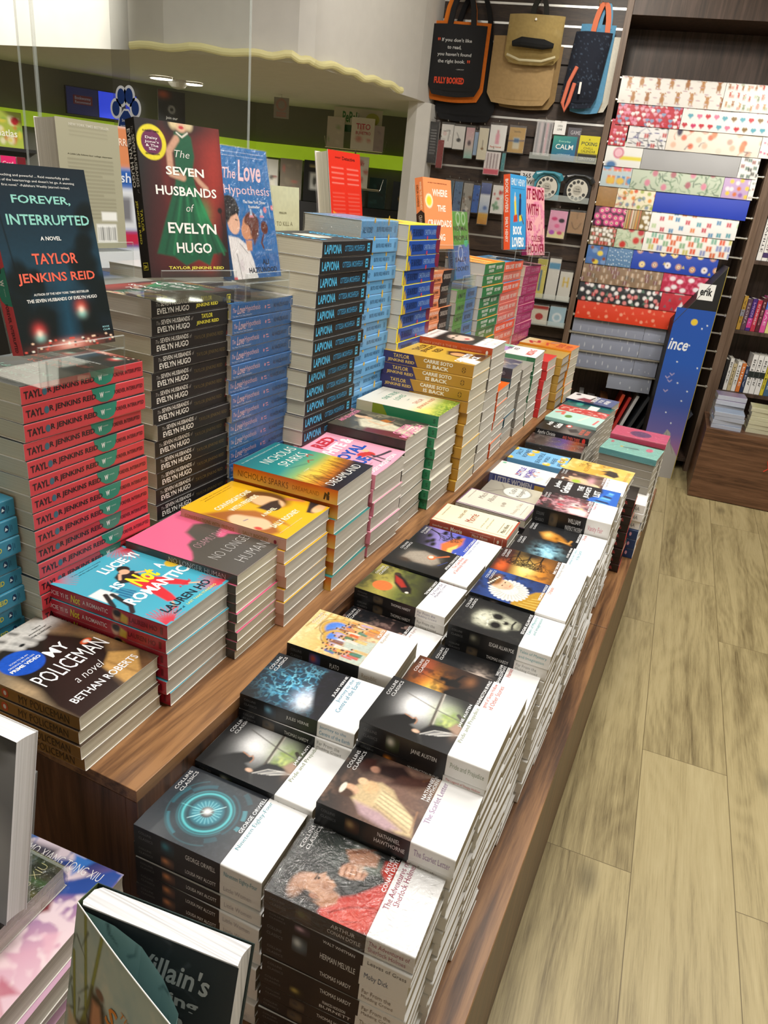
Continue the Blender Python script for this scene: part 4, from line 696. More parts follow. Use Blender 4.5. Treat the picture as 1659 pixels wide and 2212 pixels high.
kind('forever', 'red-spined paperback with teal patch', .213, .142, '#16232b', F_RED, page='pcream', art=canvas(a_forever, .0011), curl=.0,
     cover_text=[('FOREVER,', .2, .155, .78, .205, '#8fd0c4', dict(bold=.02)), ('INTERRUPTED', .115, .255, .95, .31, '#8fd0c4', dict(bold=.02)), ('A NOVEL', .4, .37, .61, .392, '#f4f4f0', dict(bold=.02)), ('TAYLOR', .28, .46, .74, .52, '#ec6a54', dict(bold=.02)), ('JENKINS REID', .1, .565, .9, .63, '#ec6a54', dict(bold=.02)), ('AUTHOR OF THE NEW YORK TIMES BESTSELLER', .22, .675, .8, .688, '#f4f4f0'), ('THE SEVEN HUSBANDS OF EVELYN HUGO', .14, .705, .88, .724, '#f4f4f0', dict(bold=.02)), ('"Touching and powerful ... Reid masterfully grabs', .1, .05, .82, .066, '#e8e8e4', dict(bold=0)), ("hold of the heartstrings and doesn't let go. A stunning", .08, .075, .86, .091, '#e8e8e4', dict(bold=0)), ('first novel." -Publishers Weekly (starred review)', .14, .1, .8, .116, '#e8e8e4', dict(bold=0)), ('BOOK', .88, .895, .96, .905, '#9fd8e0'), ('CLUB', .88, .912, .96, .922, '#9fd8e0')],
     spine_art=[Pl([(.525, 0), (.535, .3), (.56, .62), (.6, .86), (.65, .92), (.7, .8), (.725, .5), (.735, 0)], '#2c8a74')], spine_text=[('TAYL', .02, .3, .145, .7, '#1d1c22', .02), ('R JENKINS REID', .19, .3, .56, .7, '#1d1c22', .02), ('FOREVER, INTERRUPTED', .72, .36, .985, .64, '#1d1c22', .01), ('W', .59, .3, .625, .62, '#f0f0ec', .04, 0.0), ('WSP READERS', .635, .34, .68, .4, '#d8ece4', 0)])
BOOKS['forever']['spine_art'] += [Dc(.168, .5, .018, .2, '#3d6a7c')]
def a_evelyn(c):
    c.grad(0, .4, 1, .5, [(0, '#1b1616'), (.25, '#4a1a1c'), (.5, '#571c1c'), (.85, '#8f2a24'), (1, '#2a1414')]).glow(.5, 0, .6, .15, '#14100f').glow(.9, .3, .16, .35, '#a8342a', .7).glow(.5, 1.02, .7, .12, '#0b0b0b').glow(.3, .3, .05, .4, '#6a1f1c', .8)
    c.poly([(.44, .06), (.55, .03), (.64, .08), (.66, .2), (.62, .3), (.64, .38), (.78, .6), (.98, .82), (.8, .84), (.74, .92), (.6, .88), (.44, .92), (.3, .86), (.1, .84), (.24, .62), (.4, .38), (.42, .3), (.42, .16)], '#17583c', .012)
    for k, (x0, x1) in enumerate(((.45, .2), (.48, .3), (.5, .42), (.53, .52), (.56, .62), (.59, .74), (.61, .86), (.62, .94))): c.line([(x0, .4), (x1, .84)], .018, ['#0e3a28', '#2a8a58'][k % 2], .75, soft=.014)
    c.glow(.72, .56, .1, .14, '#2fa060', .6).line([(.46, .1), (.36, .18), (.36, .32), (.5, .34)], .07, '#c99a80', soft=.012).line([(.62, .3), (.7, .36), (.78, .4)], .05, '#c99a80', soft=.012).blob(.53, .01, .075, .07, '#d8ab90', .2).blob(.44, .0, .05, .06, '#d8c49a', .4).blob(.62, .0, .05, .06, '#d8c49a', .4).blob(.53, .025, .03, .016, '#b8303a', .3).line([(.47, .06), (.53, .085), (.6, .055)], .014, '#efe6da')
    c.blob(.17, .14, .165, .165, '#e4d42c', .03).blob(.17, .14, .118, .118, '#6a2450', .03).blob(.93, .54, .03, .03, '#1a1010', .3).line([(.94, .55), (.95, .64)], .01, '#1a1010').grain(.06, 50)
kind('evelyn', 'black-spined paperback with white and yellow lettering', .206, .135, '#1b1414', '#191719', page='pgrey', mat='matte', art=canvas(a_evelyn, .0011), curl=.0,
     cover_text=[('The', .42, .17, .6, .215, '#f0ece6', dict(shear=.25, bold=-.01)), ('SEVEN', .3, .275, .76, .33, '#f6f4f0', dict(bold=.02)), ('HUSBANDS', .16, .4, .9, .46, '#f6f4f0', dict(bold=.02)), ('of', .5, .51, .6, .56, '#f0ece6', dict(shear=.25, bold=-.01)), ('EVELYN', .26, .635, .86, .705, '#f6f4f0', dict(bold=.02)), ('HUGO', .34, .765, .78, .835, '#f6f4f0', dict(bold=.02)), ('TAYLOR JENKINS REID', .22, .925, .92, .95, '#f0e45a', dict(bold=.02)), ('Daisy', .1, .105, .24, .125, '#f6f0f0', dict(bold=.01)), ("Jone's", .09, .13, .25, .148, '#f6f0f0', dict(bold=.01)), ('& The', .1, .152, .24, .168, '#f6f0f0', dict(bold=.01)), ('Six', .13, .172, .21, .188, '#f6f0f0', dict(bold=.01)), ('SUNDAY TIMES', .08, .067, .26, .077, '#2a2410'), ('BESTSELLER', .09, .205, .25, .215, '#2a2410')],
     spine_text=[('The', .05, .2, .09, .4, '#d8d4ce', -.02, .3), ('SEVEN HUSBANDS', .1, .14, .42, .4, '#f0eeea', .01), ('EVELYN HUGO', .06, .5, .42, .82, '#f4f2ee', .02), ('of', .435, .2, .46, .4, '#d8d4ce', -.02, .3), ('TAYLOR', .56, .14, .7, .4, '#e6dc4a', .02), ('JENKINS REID', .5, .52, .78, .78, '#e6dc4a', .02)], spine_art=[R(.9, .2, .95, .7, '#e6dc4a'), R(.905, .24, .945, .66, '#191719', h=.0004), Pl([(.915, .62), (.92, .3), (.935, .3), (.94, .62), (.93, .62), (.927, .45), (.922, .62)], '#e6dc4a', .0005)])
kind('evelynb', 'black-spined paperback with dim gold lettering', .206, .135, '#1b1414', '#191516', page='pcream', mat='matte', spine_text=[('The', .05, .2, .09, .4, '#d8d4ce', -.02, .3), ('SEVEN HUSBANDS', .1, .14, .42, .4, '#ece8e2', .01), ('EVELYN HUGO', .06, .5, .42, .84, '#f0ece6', .02), ('of', .435, .2, .46, .4, '#d8d4ce', -.02, .3), ('TAYLOR JENKINS REID', .49, .36, .86, .64, '#75643c', -.01)], spine_art=[Pl([(.91, .35), (.9, .65), (.92, .6), (.93, .68), (.935, .35), (.92, .5)], '#7a2c2a')])
def a_love(c):
    c.poly([(0, .55), (1, .52), (1, .8), (0, .83)], '#2a72b8', .01).line([(0, .55), (1, .53)], .008, '#1f5a98').line([(0, .66), (1, .65)], .005, '#1f5a98').line([(.66, .54), (.68, .8)], .005, '#1f5a98').poly([(0, .83), (1, .8), (1, 1), (0, 1)], '#2466ac', .01)
    c.poly([(-.02, 1.02), (-.02, .66), (.2, .68), (.36, .74), (.44, .86), (.5, 1.02)], '#f0ecec', .01).line([(.12, .8), (.16, 1)], .008, '#3a3a44').line([(.2, .72), (.34, .8)], .006, '#3a3a44').poly([(.14, .86), (.22, .84), (.24, .93), (.17, .94)], '#e4dce0', .006)
    c.blob(.1, .46, .17, .14 * 1.1, '#1c1c22', .06).blob(.14, .56, .12, .14, '#f2c0a4', .06).poly([(.0, .36), (.22, .38), (.29, .47), (.2, .5), (.1, .52), (0, .58)], '#1c1c22', .01).blob(.43, .6, .13, .14, '#dc9a74', .06).blob(.5, .57, .15, .14, '#6a3426', .1).blob(.36, .63, .09, .1, '#dc9a74', .06).poly([(.5, .5), (.64, .54), (.62, .66), (.5, .74), (.46, .66)], '#6a3426', .02).blob(.76, .6, .075, .08, '#6a3426', .1).line([(.72, .66), (.66, .72), (.69, .76)], .03, '#6a3426').line([(.18, .54), (.22, .545)], .012, '#1c1c22').line([(.37, .57), (.42, .58)], .008, '#1c1c22').poly([(.33, .7), (.46, .7), (.44, .78), (.34, .78)], '#dc9a74', .01)
    for x in (.5, .72): c.poly([(x, .455), (x + .03, .455), (x + .035, .49), (x + .06, .52), (x - .03, .52), (x - .005, .49)], '#bcd0e8', .006).poly([(x - .02, .505), (x + .05, .505), (x + .06, .52), (x - .03, .52)], '#e88a94', .006)
    c.line([(.9, .4), (.92, .52)], .008, '#d0dcee').line([(.82, .44), (.92, .43)], .008, '#d0dcee').blob(.82, .46, .035, .035, '#e88a94', .2).blob(.98, .44, .03, .03, '#e88a94', .2).poly([(-.02, .98), (.06, .98), (.08, 1.02), (-.02, 1.02)], '#d8485c', .01)
kind('love', 'blue-spined romance with pink lettering', .208, .137, '#2a70b4', '#2a6cb2', page='pgrey', art=canvas(a_love, .0012, '#2c78bc'), film=2, curl=.0,
     cover_text=[('The', .06, .155, .3, .235, '#f4ccd4', dict(shear=.3)), ('Love', .34, .09, .82, .25, '#f8d0d8', dict(shear=.3, bold=.02)), ('Hypothesis', .04, .28, .96, .37, '#f8d0d8', dict(bold=.0)), ('The New York Times', .38, .39, .84, .415, '#f0f0f4', dict(bold=.02)), ('Bestseller', .48, .428, .72, .45, '#f0f0f4', dict(bold=.02)), ('ALI', .62, .85, .76, .895, '#16223a', dict(bold=.02)), ('HAZELWOOD', .32, .915, .92, .96, '#16223a', dict(bold=.02)), ('A Novel', .72, .77, .86, .785, '#dfe8f4'), ("Contemporary romance's unicorn: the elusive marriage of deeply brainy and", .04, .03, .92, .045, '#dfe8f4', dict(bold=0)), ('delightfully escapist. -New York Times bestselling author', .04, .06, .92, .073, '#dfe8f4', dict(bold=0))],
     spine_text=[('The', .02, .3, .07, .6, '#f0c8d4', 0, .3), ('Love', .085, .16, .19, .72, '#f4ccd6', .01, .3), ('Hypothesis', .2, .22, .42, .7, '#eec4d2', .0), ('The New York Times Bestseller', .02, .78, .3, .88, '#dfe4ee', .0), ('ALI HAZELWOOD', .63, .34, .88, .62, '#1a3058', .01)], spine_art=[Dc(.5, .5, .01, .12, '#e8a0b0'), R(.53, .38, .57, .46, '#e8a0b0'), R(.54, .56, .58, .62, '#e8a0b0'), R(.92, .2, .965, .8, '#dfe4ee'), R(.926, .26, .959, .74, '#2a6cb2', h=.0004)])
LB = '#4fb4e0'
kind('lapvona', 'black-spined novel with blue lettering', 0.212, .153, '#232527', '#17181a', page='pcream', mat='matte', cover_text=[('LAPVONA', .1, .1, .9, .22, LB, dict(bold=.03)), ('OTTESSA', .16, .72, .84, .82, LB, dict(bold=.02)), ('MOSHFEGH', .1, .85, .9, .95, LB, dict(bold=.02))], cover_art=[Pl([(.3, .3), (.25, .5), (.4, .6), (.7, .55), (.75, .36), (.5, .28)], '#d8d4c8'), Pl([(.4, .5), (.3, .64), (.6, .68), (.7, .56)], '#8a867c', .0003)],
     spine_text=[('LAPVONA', .04, .22, .36, .78, LB, .03), ('OTTESSA MOSHFEGH', .42, .3, .83, .68, '#3c8ab4', .02)], spine_art=[R(.89, .2, .945, .78, LB), R(.9, .34, .935, .42, '#17181a', h=.0004), R(.9, .54, .935, .62, '#17181a', h=.0004)])
kind('beau', 'light blue novel with yellow dots', 0.188, .14, '#74aede', '#68a6d8', page='pgrey', cover_text=[('SALLY ROONEY', .1, .1, .9, .2, '#1c2a44')], spine_text=[('SALLY ROONEY', .04, .36, .3, .7, '#24405c', .0), ('BEAUTIFUL WORLD, WHERE ARE YOU', .4, .36, .82, .68, '#24405c', 0)], spine_art=[Dc(.34, .0, .02, .16, '#e0b43c'), Dc(.72, .0, .02, .3, '#e0b43c'), R(.9, .3, .95, .7, '#4a86b8')], film=1)
def a_laur(c): c.cloud(6, '#f0e040', .3, .5).line([(.2, .3), (.8, .2)], .06, '#c83c4c').line([(.3, .6), (.9, .5)], .06, '#c83c4c').line([(.1, .8), (.6, .75)], .05, '#2c8a6a').blob(.5, .45, .1, .1, '#c83c4c', .3)
kind('laur', 'blue-spined romance with yellow cover', 0.206, .14, '#e8d82c', '#2450a8', page='pgrey', art=canvas(a_laur, .003, '#e8d82c'), spine_text=[('THE UNHONEYMOON', .14, .25, .46, .75, '#16305e', .02), ('CHRISTINA LAUREN', .5, .3, .86, .66, '#8fb4e8', .0)], spine_art=[R(0, 0, .04, 1, '#e8d82c'), Pl([(.05, 1), (.05, .5), (.08, .3), (.1, .8), (.12, .5), (.13, 1)], '#c8a83c'), Pl([(.88, 0), (.86, .5), (.9, .9), (1, 1), (1, 0)], '#7a2440'), Dc(.6, .88, .02, .16, '#c83c5c')])
def a_crawd(c): c.blob(.18, .32, .13, .13, '#f4eee0', .05).blob(.18, .32, .1, .1, '#e8d83c', .3)
kind('crawd', 'orange and black spined novel', 0.175, .135, '#e8915e', '#e08a5c', page='pgrey', art=canvas(a_crawd, .0025, '#ea9560'), curl=0, cover_text=[('WHERE', .3, .15, .84, .25, '#f8ece0', dict(bold=.03)), ('THE', .46, .37, .76, .46, '#f8ece0', dict(bold=.03)), ('CRAWDADS', .1, .58, .96, .68, '#f8ece0', dict(bold=.03)), ('SING', .36, .78, .7, .88, '#f8ece0', dict(bold=.03)), ('#1 NEW YORK TIMES BESTSELLER', .16, .06, .84, .075, '#8a3a20')], spine_art=[Pl([(.5, 0), (.45, .4), (.5, 1), (.85, 1), (.85, 0)], '#2a2220'), R(.85, 0, 1, 1, '#46545c')], spine_text=[('WHERE THE CRAWDADS', .06, .2, .44, .45, '#f8e4d4', .01), ('DELIA OWENS', .1, .58, .4, .82, '#3a1c14', .01), ('CRAWDADS SING', .52, .3, .83, .7, '#c8beb4', .01)])
def a_normal(c): c.poly([(0, .5), (1, .48), (1, 1), (0, 1)], '#4a7ac0', .01).ring(.35, .1, .12, .03, '#cfe8c8').ring(.7, .1, .12, .03, '#cfe8c8').line([(.3, .2), (.5, .3), (.4, .44)], .02, '#cfe8c8').ring(.4, .6, .14, .03, '#cfdcf0').line([(.5, .7), (.7, .78)], .02, '#cfdcf0').blob(.8, .46, .12, .09, '#3cc890', .2)
kind('normal', 'green and blue spined paperback', 0.182, .129, '#58a83c', '#4c86c4', page='pgrey', art=canvas(a_normal, .0025, '#57a83a'), curl=0, cover_text=[('NORMAL', .04, .21, .92, .28, '#14201a', dict(bold=.01)), ('PEOPLE', .04, .35, .92, .42, '#14201a', dict(bold=.01)), ('SALLY', .04, .67, .8, .74, '#141c30', dict(bold=.01)), ('ROONEY', .04, .81, .92, .88, '#141c30', dict(bold=.01)), ('A NOVEL', .3, .52, .6, .54, '#1a2a40')], spine_art=[R(0, 0, .45, 1, '#5cac40')], spine_text=[('NORMAL PEOPLE', .08, .3, .42, .7, '#16301c', .01), ('SALLY ROONEY', .55, .3, .88, .7, '#16284a', .01)], film=2)
kind('people', 'green-spined romance with orange cover', 0.21, .132, '#f0981c', '#2f7a44', page='pgrey', curl=.004, cover_text=[('PEOPLE WE MEET', .1, .2, .9, .3, '#f8e8d0')], cover_art=[R(.1, .4, .9, .6, '#f4c060'), R(.1, .7, .7, .8, '#e86a2c')], spine_text=[('PEOPLE WE MEET', .18, .18, .5, .46, '#e8eee0', .03), ('ON VACATION', .22, .56, .46, .82, '#e8eee0', .03), ('EMILY HENRY', .58, .3, .88, .62, '#e8eee0', .02)])
def a_bl(c): c.line([(.3, .35), (.34, .55)], .12, '#e8cf4a', soft=.01).blob(.3, .31, .06, .06, '#e8b890', .1).line([(.62, .33), (.6, .54)], .14, '#1f3560', soft=.01).blob(.62, .27, .06, .06, '#5a3424', .1).poly([(.22, .54), (.44, .52), (.46, .62), (.2, .63)], '#c8442c', .01).poly([(.56, .54), (.74, .52), (.74, .6), (.56, .62)], '#e8d83a', .01).line([(.7, .54), (.84, .64)], .05, '#6a4a3a').line([(.3, .24), (.26, .34)], .03, '#f0e8d8')
kind('booklov', 'orange-spined romance', 0.228, .13, '#3f9ad6', '#e85c34', page='pgrey', art=canvas(a_bl, .0025, '#3f9cd8'), curl=0, cover_text=[('EMILY HENRY', .06, .05, .94, .14, '#cfe6f4', dict(bold=.02)), ('BOOK', .18, .68, .74, .8, '#ffffff', dict(bold=.04)), ('LOVERS', .12, .83, .86, .97, '#ffffff', dict(bold=.04)), ('a novel to be shelved with your favourite stories', .1, .17, .9, .185, '#1f5a90', dict(bold=0))], spine_text=[('BOOK LOVERS', .06, .28, .5, .72, '#f8e4dc', .03), ('EMILY HENRY', .56, .3, .9, .7, '#f8e4dc', .03)])
kind('bookpink', 'salmon-spined romance', 0.228, .13, '#e88a7a', '#d8705e', page='pgrey', spine_text=[('BOOK LOVERS', .06, .28, .5, .72, '#f6d8cc', .03), ('EMILY HENRY', .56, .3, .9, .7, '#f6d8cc', .03)])
def a_ends(c): c.cloud(7, '#e08aa8', .5, .62, .9).cloud(12, '#c85a8a', .6, .72, .8, 4).line([(.95, .98), (.8, .8), (.55, .7)], .012, '#5a2438').line([(.8, .8), (.9, .6)], .01, '#5a2438')
kind('ends', 'magenta-spined romance', 0.228, .13, '#e8a0a8', '#a82a64', page='pcream', art=canvas(a_ends, .0025, '#eab0b0'), curl=0, cover_text=[('IT ENDS', .04, .03, .96, .19, '#8f1f3c', dict(bold=.03)), ('WITH', .04, .25, .66, .41, '#8f1f3c', dict(bold=.03)), ('US', .04, .5, .3, .64, '#8f1f3c', dict(bold=.03)), ('COLLEEN', .26, .71, .86, .8, '#8f1f3c', dict(bold=.01)), ('HOOVER', .08, .83, .98, .97, '#8f1f3c', dict(bold=.02))], spine_text=[('IT ENDS', .06, .16, .3, .46, '#dc8ab0', .02), ('WITH US', .06, .54, .3, .84, '#dc8ab0', .02), ('COLLEEN HOOVER', .38, .3, .9, .7, '#dc8ab0', .02)])
kind('reidblue', 'teal-blue spined paperback', .205, .142, '#3f8ca8', '#3b8aa8', page='pgrey', spine_text=[('MAYBE IN ANOTHER LIFE', .04, .36, .4, .64, '#dcecf0', .01), ('TAYLOR JENKINS REID', .44, .3, .86, .68, '#e0da4c', .02)], spine_art=[Dc(.915, .46, .017, .2, '#14365e'), Pl([(.908, .36), (.9, .56), (.925, .52)], '#dcecf0', .0005), R(.94, .28, .946, .7, '#24607c'), R(.952, .34, .958, .62, '#24607c')])
# ------------------------------------------------------------------ lower table, far end
kind('morrie', 'cream paperback with rust spine', .178, .108, '#ebe2bf', '#a84a34', page='pgrey', mat='matte', cover_text=[('tuesdays with', .42, .26, .9, .33, '#8a6a50', dict(bold=-.01)), ('Morrie', .36, .38, .82, .49, '#a83a34', dict(bold=0)), ('an old man, a young man', .26, .6, .8, .63, '#6a5a4a', dict(bold=-.01)), ("and life's greatest lesson", .26, .67, .8, .7, '#6a5a4a', dict(bold=-.01)), ('Mitch Albom', .26, .86, .72, .91, '#4a3a34', dict(bold=0)), ('THE RUNAWAY BESTSELLER THAT', .36, .07, .9, .085, '#8a5a4a', dict(bold=0))], cover_art=[R(.12, .0, .13, 1, '#a84a34'), R(0, 0, 1, .012, '#a84a34'), R(0, .975, 1, 1, '#a84a34'), R(0.0, 0, .03, 1, '#a84a34'), R(.22, .83, .76, .836, '#8a6a50'), R(.22, .935, .76, .941, '#8a6a50')], spine_text=[('tuesdays with', .04, .36, .25, .66, '#f0dcc8', 0), ('Morrie', .28, .22, .43, .72, '#f4e4d4', .02), ('Mitch Albom', .56, .34, .76, .68, '#f0dcc8', 0)], spine_art=[R(.53, .2, .79, .24, '#e0b8a0'), R(.53, .76, .79, .8, '#e0b8a0'), R(.84, .1, .846, .9, '#e0b8a0'), R(.94, .1, .946, .9, '#e0b8a0'), Dc(.89, .5, .014, .2, '#f0dcc8')])
kind('chika', 'ivory paperback with purple edge', .178, .112, '#ddd6c6', '#c8bfae', page='pgrey', mat='matte', cover_text=[('Mitch', .56, .2, .93, .28, '#8a7f74', dict(bold=-.01)), ('Albom', .5, .34, .93, .42, '#8a7f74', dict(bold=-.01)), ('Finding Chika', .16, .76, .86, .83, '#a89a78', dict(bold=-.02)), ('A little girl, an earthquake and the making of a family', .2, .88, .8, .9, '#8a8278', dict(bold=0)), ('THE INTERNATIONAL BESTSELLER', .4, .08, .94, .095, '#8a8278', dict(bold=0))], cover_art=[R(0, 0, 1, .016, '#7a5a7c'), R(0, .98, 1, 1, '#7a5a7c'), R(.97, 0, 1, 1, '#7a5a7c'), Dc(.6, .58, .07, .03, '#b0a898'), Dc(.46, .59, .06, .03, '#c0b8a8'), R(.02, 0, .05, 1, '#7a5a7c')], spine_text=[('Mitch Albom', .05, .28, .36, .72, '#4a4238', -.01), ('Finding Chika', .48, .32, .8, .72, '#6a6050', -.01)], spine_art=[R(0, 0, 1, .08, '#7a5a7c'), R(0, .92, 1, 1, '#7a5a7c'), Dc(.91, .5, .028, .32, '#2c2a34'), R(.4, .42, .45, .58, '#9a9080')])
kind('albomblack', 'black-spined paperback', .178, .112, '#1f1c22', '#1d1a20', page='pgrey', mat='matte', spine_text=[('Mitch Albom', .05, .24, .4, .7, '#d8d4d8', -.01), ('the stranger', .58, .3, .82, .68, '#b06a3a', -.01)])
def a_mock(c): c.grad(0, 0, 0, 1, [(0, '#8f8a80'), (.4, '#b0aa9a'), (1, '#d8d2bc')]).line([(.2, .1), (.6, .3), (.9, .2)], .03, '#6a6258', .7).line([(.4, .05), (.5, .4)], .02, '#6a6258', .6).blob(.55, .5, .34, .34, '#eceadf', .05).ring(.55, .5, .34, .014, '#3a3834')
kind('mock', 'grey and ivory paperback with oval title', .178, .111, '#b8b2a0', '#8a8478', page='pgrey', art=canvas(a_mock, .0022), cover_text=[('To Kill A', .4, .4, .8, .48, '#2c2a28', dict(shear=.3, bold=-.01)), ('Mockingbird', .28, .52, .84, .62, '#2c2a28', dict(shear=.3, bold=-.01)), ('HARPER LEE', .3, .88, .7, .92, '#6a6458')])
def a_lw(c):
    r = random.Random(2); c.poly([(.05, .78), (.3, .72), (.5, .78), (.4, .86)], '#e8e0d4', .02)
    for k in range(26): c.blob(.5 + r.uniform(-.3, .3), .52 + r.uniform(-.17, .2), .03, .03, r.choice(['#e06a5c', '#8a94b8', '#e8b83c', '#c8c4c0', '#d88a6c', '#7c88c0']), .4)
    c.blob(.9, .1, .06, .05, '#7fc4a4', .2)
kind('lwomen', 'white paperback with violet spine', .178, .12, '#eeece8', '#4a4f86', page='pgrey', art=canvas(a_lw, .002, '#f0eeea'), cover_text=[('LITTLE', .26, .4, .86, .49, '#6a5ab0', dict(bold=.03)), ('WOMEN', .2, .54, .9, .64, '#6a5ab0', dict(bold=.03)), ('Louisa May Alcott', .14, .9, .66, .94, '#6a6a6a', dict(bold=-.01))], spine_text=[('LITTLE WOMEN', .14, .14, .74, .72, '#c0bcc4', .04)], spine_art=[R(.78, .2, .98, .9, '#c09a4c'), R(0, .0, .1, 1, '#6a6f9c')])
def a_bw(c):
    for x, y in ((.08, .06), (.85, .04), (.6, .36), (.9, .4), (.1, .7), (.55, .9), (.8, .92), (.28, .98)): c.blob(x, y, .13, .1, '#f0c83c', .1).blob(x + .05, y - .02, .06, .05, '#f0d8c4', .2)
kind('bwlow', 'sky blue paperback with yellow flowers', .178, .12, '#7ab8e4', '#6aa8d8', page='pgrey', art=canvas(a_bw, .002, '#7cbce8'), cover_text=[('SALLY', .4, .12, .86, .2, '#1f3c5a', dict(bold=0)), ('ROONEY', .3, .24, .96, .32, '#1f3c5a', dict(bold=0)), ('BEAUTIFUL', .06, .5, .9, .58, '#1f3c5a', dict(bold=0)), ('WORLD,', .24, .62, .74, .7, '#1f3c5a', dict(bold=0)), ('WHERE', .2, .74, .7, .82, '#1f3c5a', dict(bold=0)), ('ARE YOU', .12, .86, .76, .94, '#1f3c5a', dict(bold=0))])
def a_gris(c):
    c.poly([(0, .6), (.25, .62), (.5, .72), (.75, .76), (1, .74), (1, 1.01), (0, 1.01)], '#1a62c4', .03)
    for k in range(7): c.poly([(.02 + .12 * k, .66 + .03 * k), (.14 + .12 * k, .7 + .025 * k), (.1 + .12 * k, .86 + .01 * k), (0 + .12 * k, .9)], ['#6ab8f4', '#0e2c5c', '#3c8ae0'][k % 3], .02)
kind('grisham', 'black thriller with blue shards', .178, .111, '#15161a', '#141518', page='pgrey', art=canvas(a_gris, .002, '#15161a'), cover_text=[('John', .44, .1, .9, .19, '#f4f4f2', dict(bold=.03)), ('Grisham', .2, .21, .94, .33, '#f4f4f2', dict(bold=.03)), ('THE', .54, .42, .86, .5, '#f4f4f2', dict(bold=.03)), ("JUDGE'S", .2, .53, .9, .62, '#f4f4f2', dict(bold=.03)), ('LIST', .4, .65, .78, .74, '#f4f4f2', dict(bold=.03))])
def a_alch(c): c.grad(0, 0, 0, 1, [(0, '#c8b45a'), (.3, '#e0b040'), (.6, '#d89a2c'), (.8, '#e8c05a'), (1, '#e0ba5a')]).cloud(5, '#f0d080', .5, .7, .8).poly([(.3, .66), (.36, .58), (.5, .62), (.52, .52), (.62, .6), (.7, .64), (.66, .76), (.4, .82), (.24, .76)], '#2a2014', .02).ring(.84, .32, .09, .03, '#2c2a1c', 1, 180, 360).ring(.9, .55, .05, .02, '#2c2a1c', 1, 180, 360)
kind('alch', 'mustard yellow paperback', .178, .115, '#dbb04a', '#c89a3c', page='pgrey', art=canvas(a_alch, .002), cover_text=[('THE', .5, .18, .76, .25, '#a8782c', dict(bold=-.01)), ('ALCHEMIST', .22, .28, .84, .35, '#a8782c', dict(bold=-.01)), ('PAULO COELHO', .1, .9, .84, .95, '#b8822c', dict(bold=-.01))])
def a_turq(c): c.poly([(.3, .4), (.7, .42), (.72, .6), (.34, .58)], '#7cc4b4', .02).line([(.5, .34), (.55, .6)], .05, '#26303c').blob(.52, .31, .05, .04, '#e8c83c', .2).blob(.7, .78, .16, .09, '#e0728a', .1).line([(.2, .8), (.4, .92)], .02, '#5aa898').blob(.8, .1, .1, .04, '#d05a6a', .3)
kind('turq', 'turquoise paperback in film', .178, .12, '#86cdbc', '#5aa0a4', page='pgrey', art=canvas(a_turq, .002, '#8ad0c0'), film=1)
def a_pinkov(c): c.blob(.5, .5, .3, .3, '#5a2a64', .06).cloud(8, '#d84a74', .6, .8, .4)
kind('pinkov', 'raspberry pink paperback with purple oval', .178, .115, '#d8486e', '#c83c64', page='pgrey', art=canvas(a_pinkov, .0022, '#dc4c74'), film=1)
def a_christ(c): c.grad(0, 0, 0, 1, [(0, '#141415'), (.4, '#1c1c1e'), (.6, '#77716c'), (.85, '#4a4644'), (1, '#2a2626')]).poly([(.2, .62), (.5, .52), (.7, .66), (.4, .76)], '#2a2828', .03).blob(.84, .5, .14, .09, '#d8342c', .1).blob(.84, .5, .09, .055, '#f4ece4', .1)
kind('christ', 'black mystery with white script', .178, .112, '#19191b', '#1a1a1c', page='pgrey', art=canvas(a_christ, .002), cover_text=[('Agatha', .5, .1, .94, .22, '#f4f4f2', dict(shear=.4, bold=.03)), ('Christie', .4, .25, .92, .38, '#f4f4f2', dict(shear=.4, bold=.03)), ('AND THEN THERE', .2, .76, .8, .83, '#e06a54', dict(bold=.02)), ('WERE NONE', .24, .86, .74, .93, '#e06a54', dict(bold=.02))], spine_text=[('Agatha Christie', .04, .2, .38, .8, '#e8e8e6', .0, .3), ('AND THEN THERE', .52, .3, .84, .7, '#e06a54', .01)], spine_art=[Dc(.91, .5, .03, .36, '#d8342c')])
def a_darkm(c): c.grad(0, 0, 0, 1, [(0, '#2c2622'), (.3, '#5a4a44'), (.6, '#6a5aa0'), (.8, '#a8562c'), (1, '#2a2426')]).cloud(6, '#8a7a70', .5, .7, .6)
kind('darkm', 'dark paperback with violet fire scene', .178, .112, '#3a302e', '#2c2626', page='pgrey', art=canvas(a_darkm, .002), film=1)
def a_mint(c): c.line([(.7, .08), (.9, .2), (.6, .22)], .1, '#e0685a').blob(.5, .36, .16, .1, '#5a8a3c', .1).line([(.3, .6), (.9, .7)], .05, '#f0e8d0').line([(.2, .9), (.7, .92)], .06, '#e06a6a')
kind('mint', 'mint paperback with coral letters', .178, .125, '#b4dcd0', '#9cc8c0', page='pgrey', art=canvas(a_mint, .002, '#b8e0d4'))
def a_redp(c): c.cloud(7, '#f0d0c4', .55, .7, .8).cloud(9, '#8a1c1c', .5, .7, .6, 3)
kind('redp', 'red patterned paperback', .178, .112, '#c8302c', '#a82424', page='pgrey', art=canvas(a_redp, .002, '#c8302c'))
def a_teal(c): c.cloud(5, '#0e4a48', .4, .7).poly([(.2, .55), (.8, .52), (.8, .72), (.2, .74)], '#eef0ee', .01).blob(.7, .3, .2, .1, '#3ca08c', .3)
kind('teal', 'dark teal paperback with white panel', .178, .12, '#1c6a66', '#1a4a5c', page='pgrey', art=canvas(a_teal, .002, '#1c6c68'), spine_text=[('ORIENT', .3, .2, .8, .8, '#8ac0b8')])
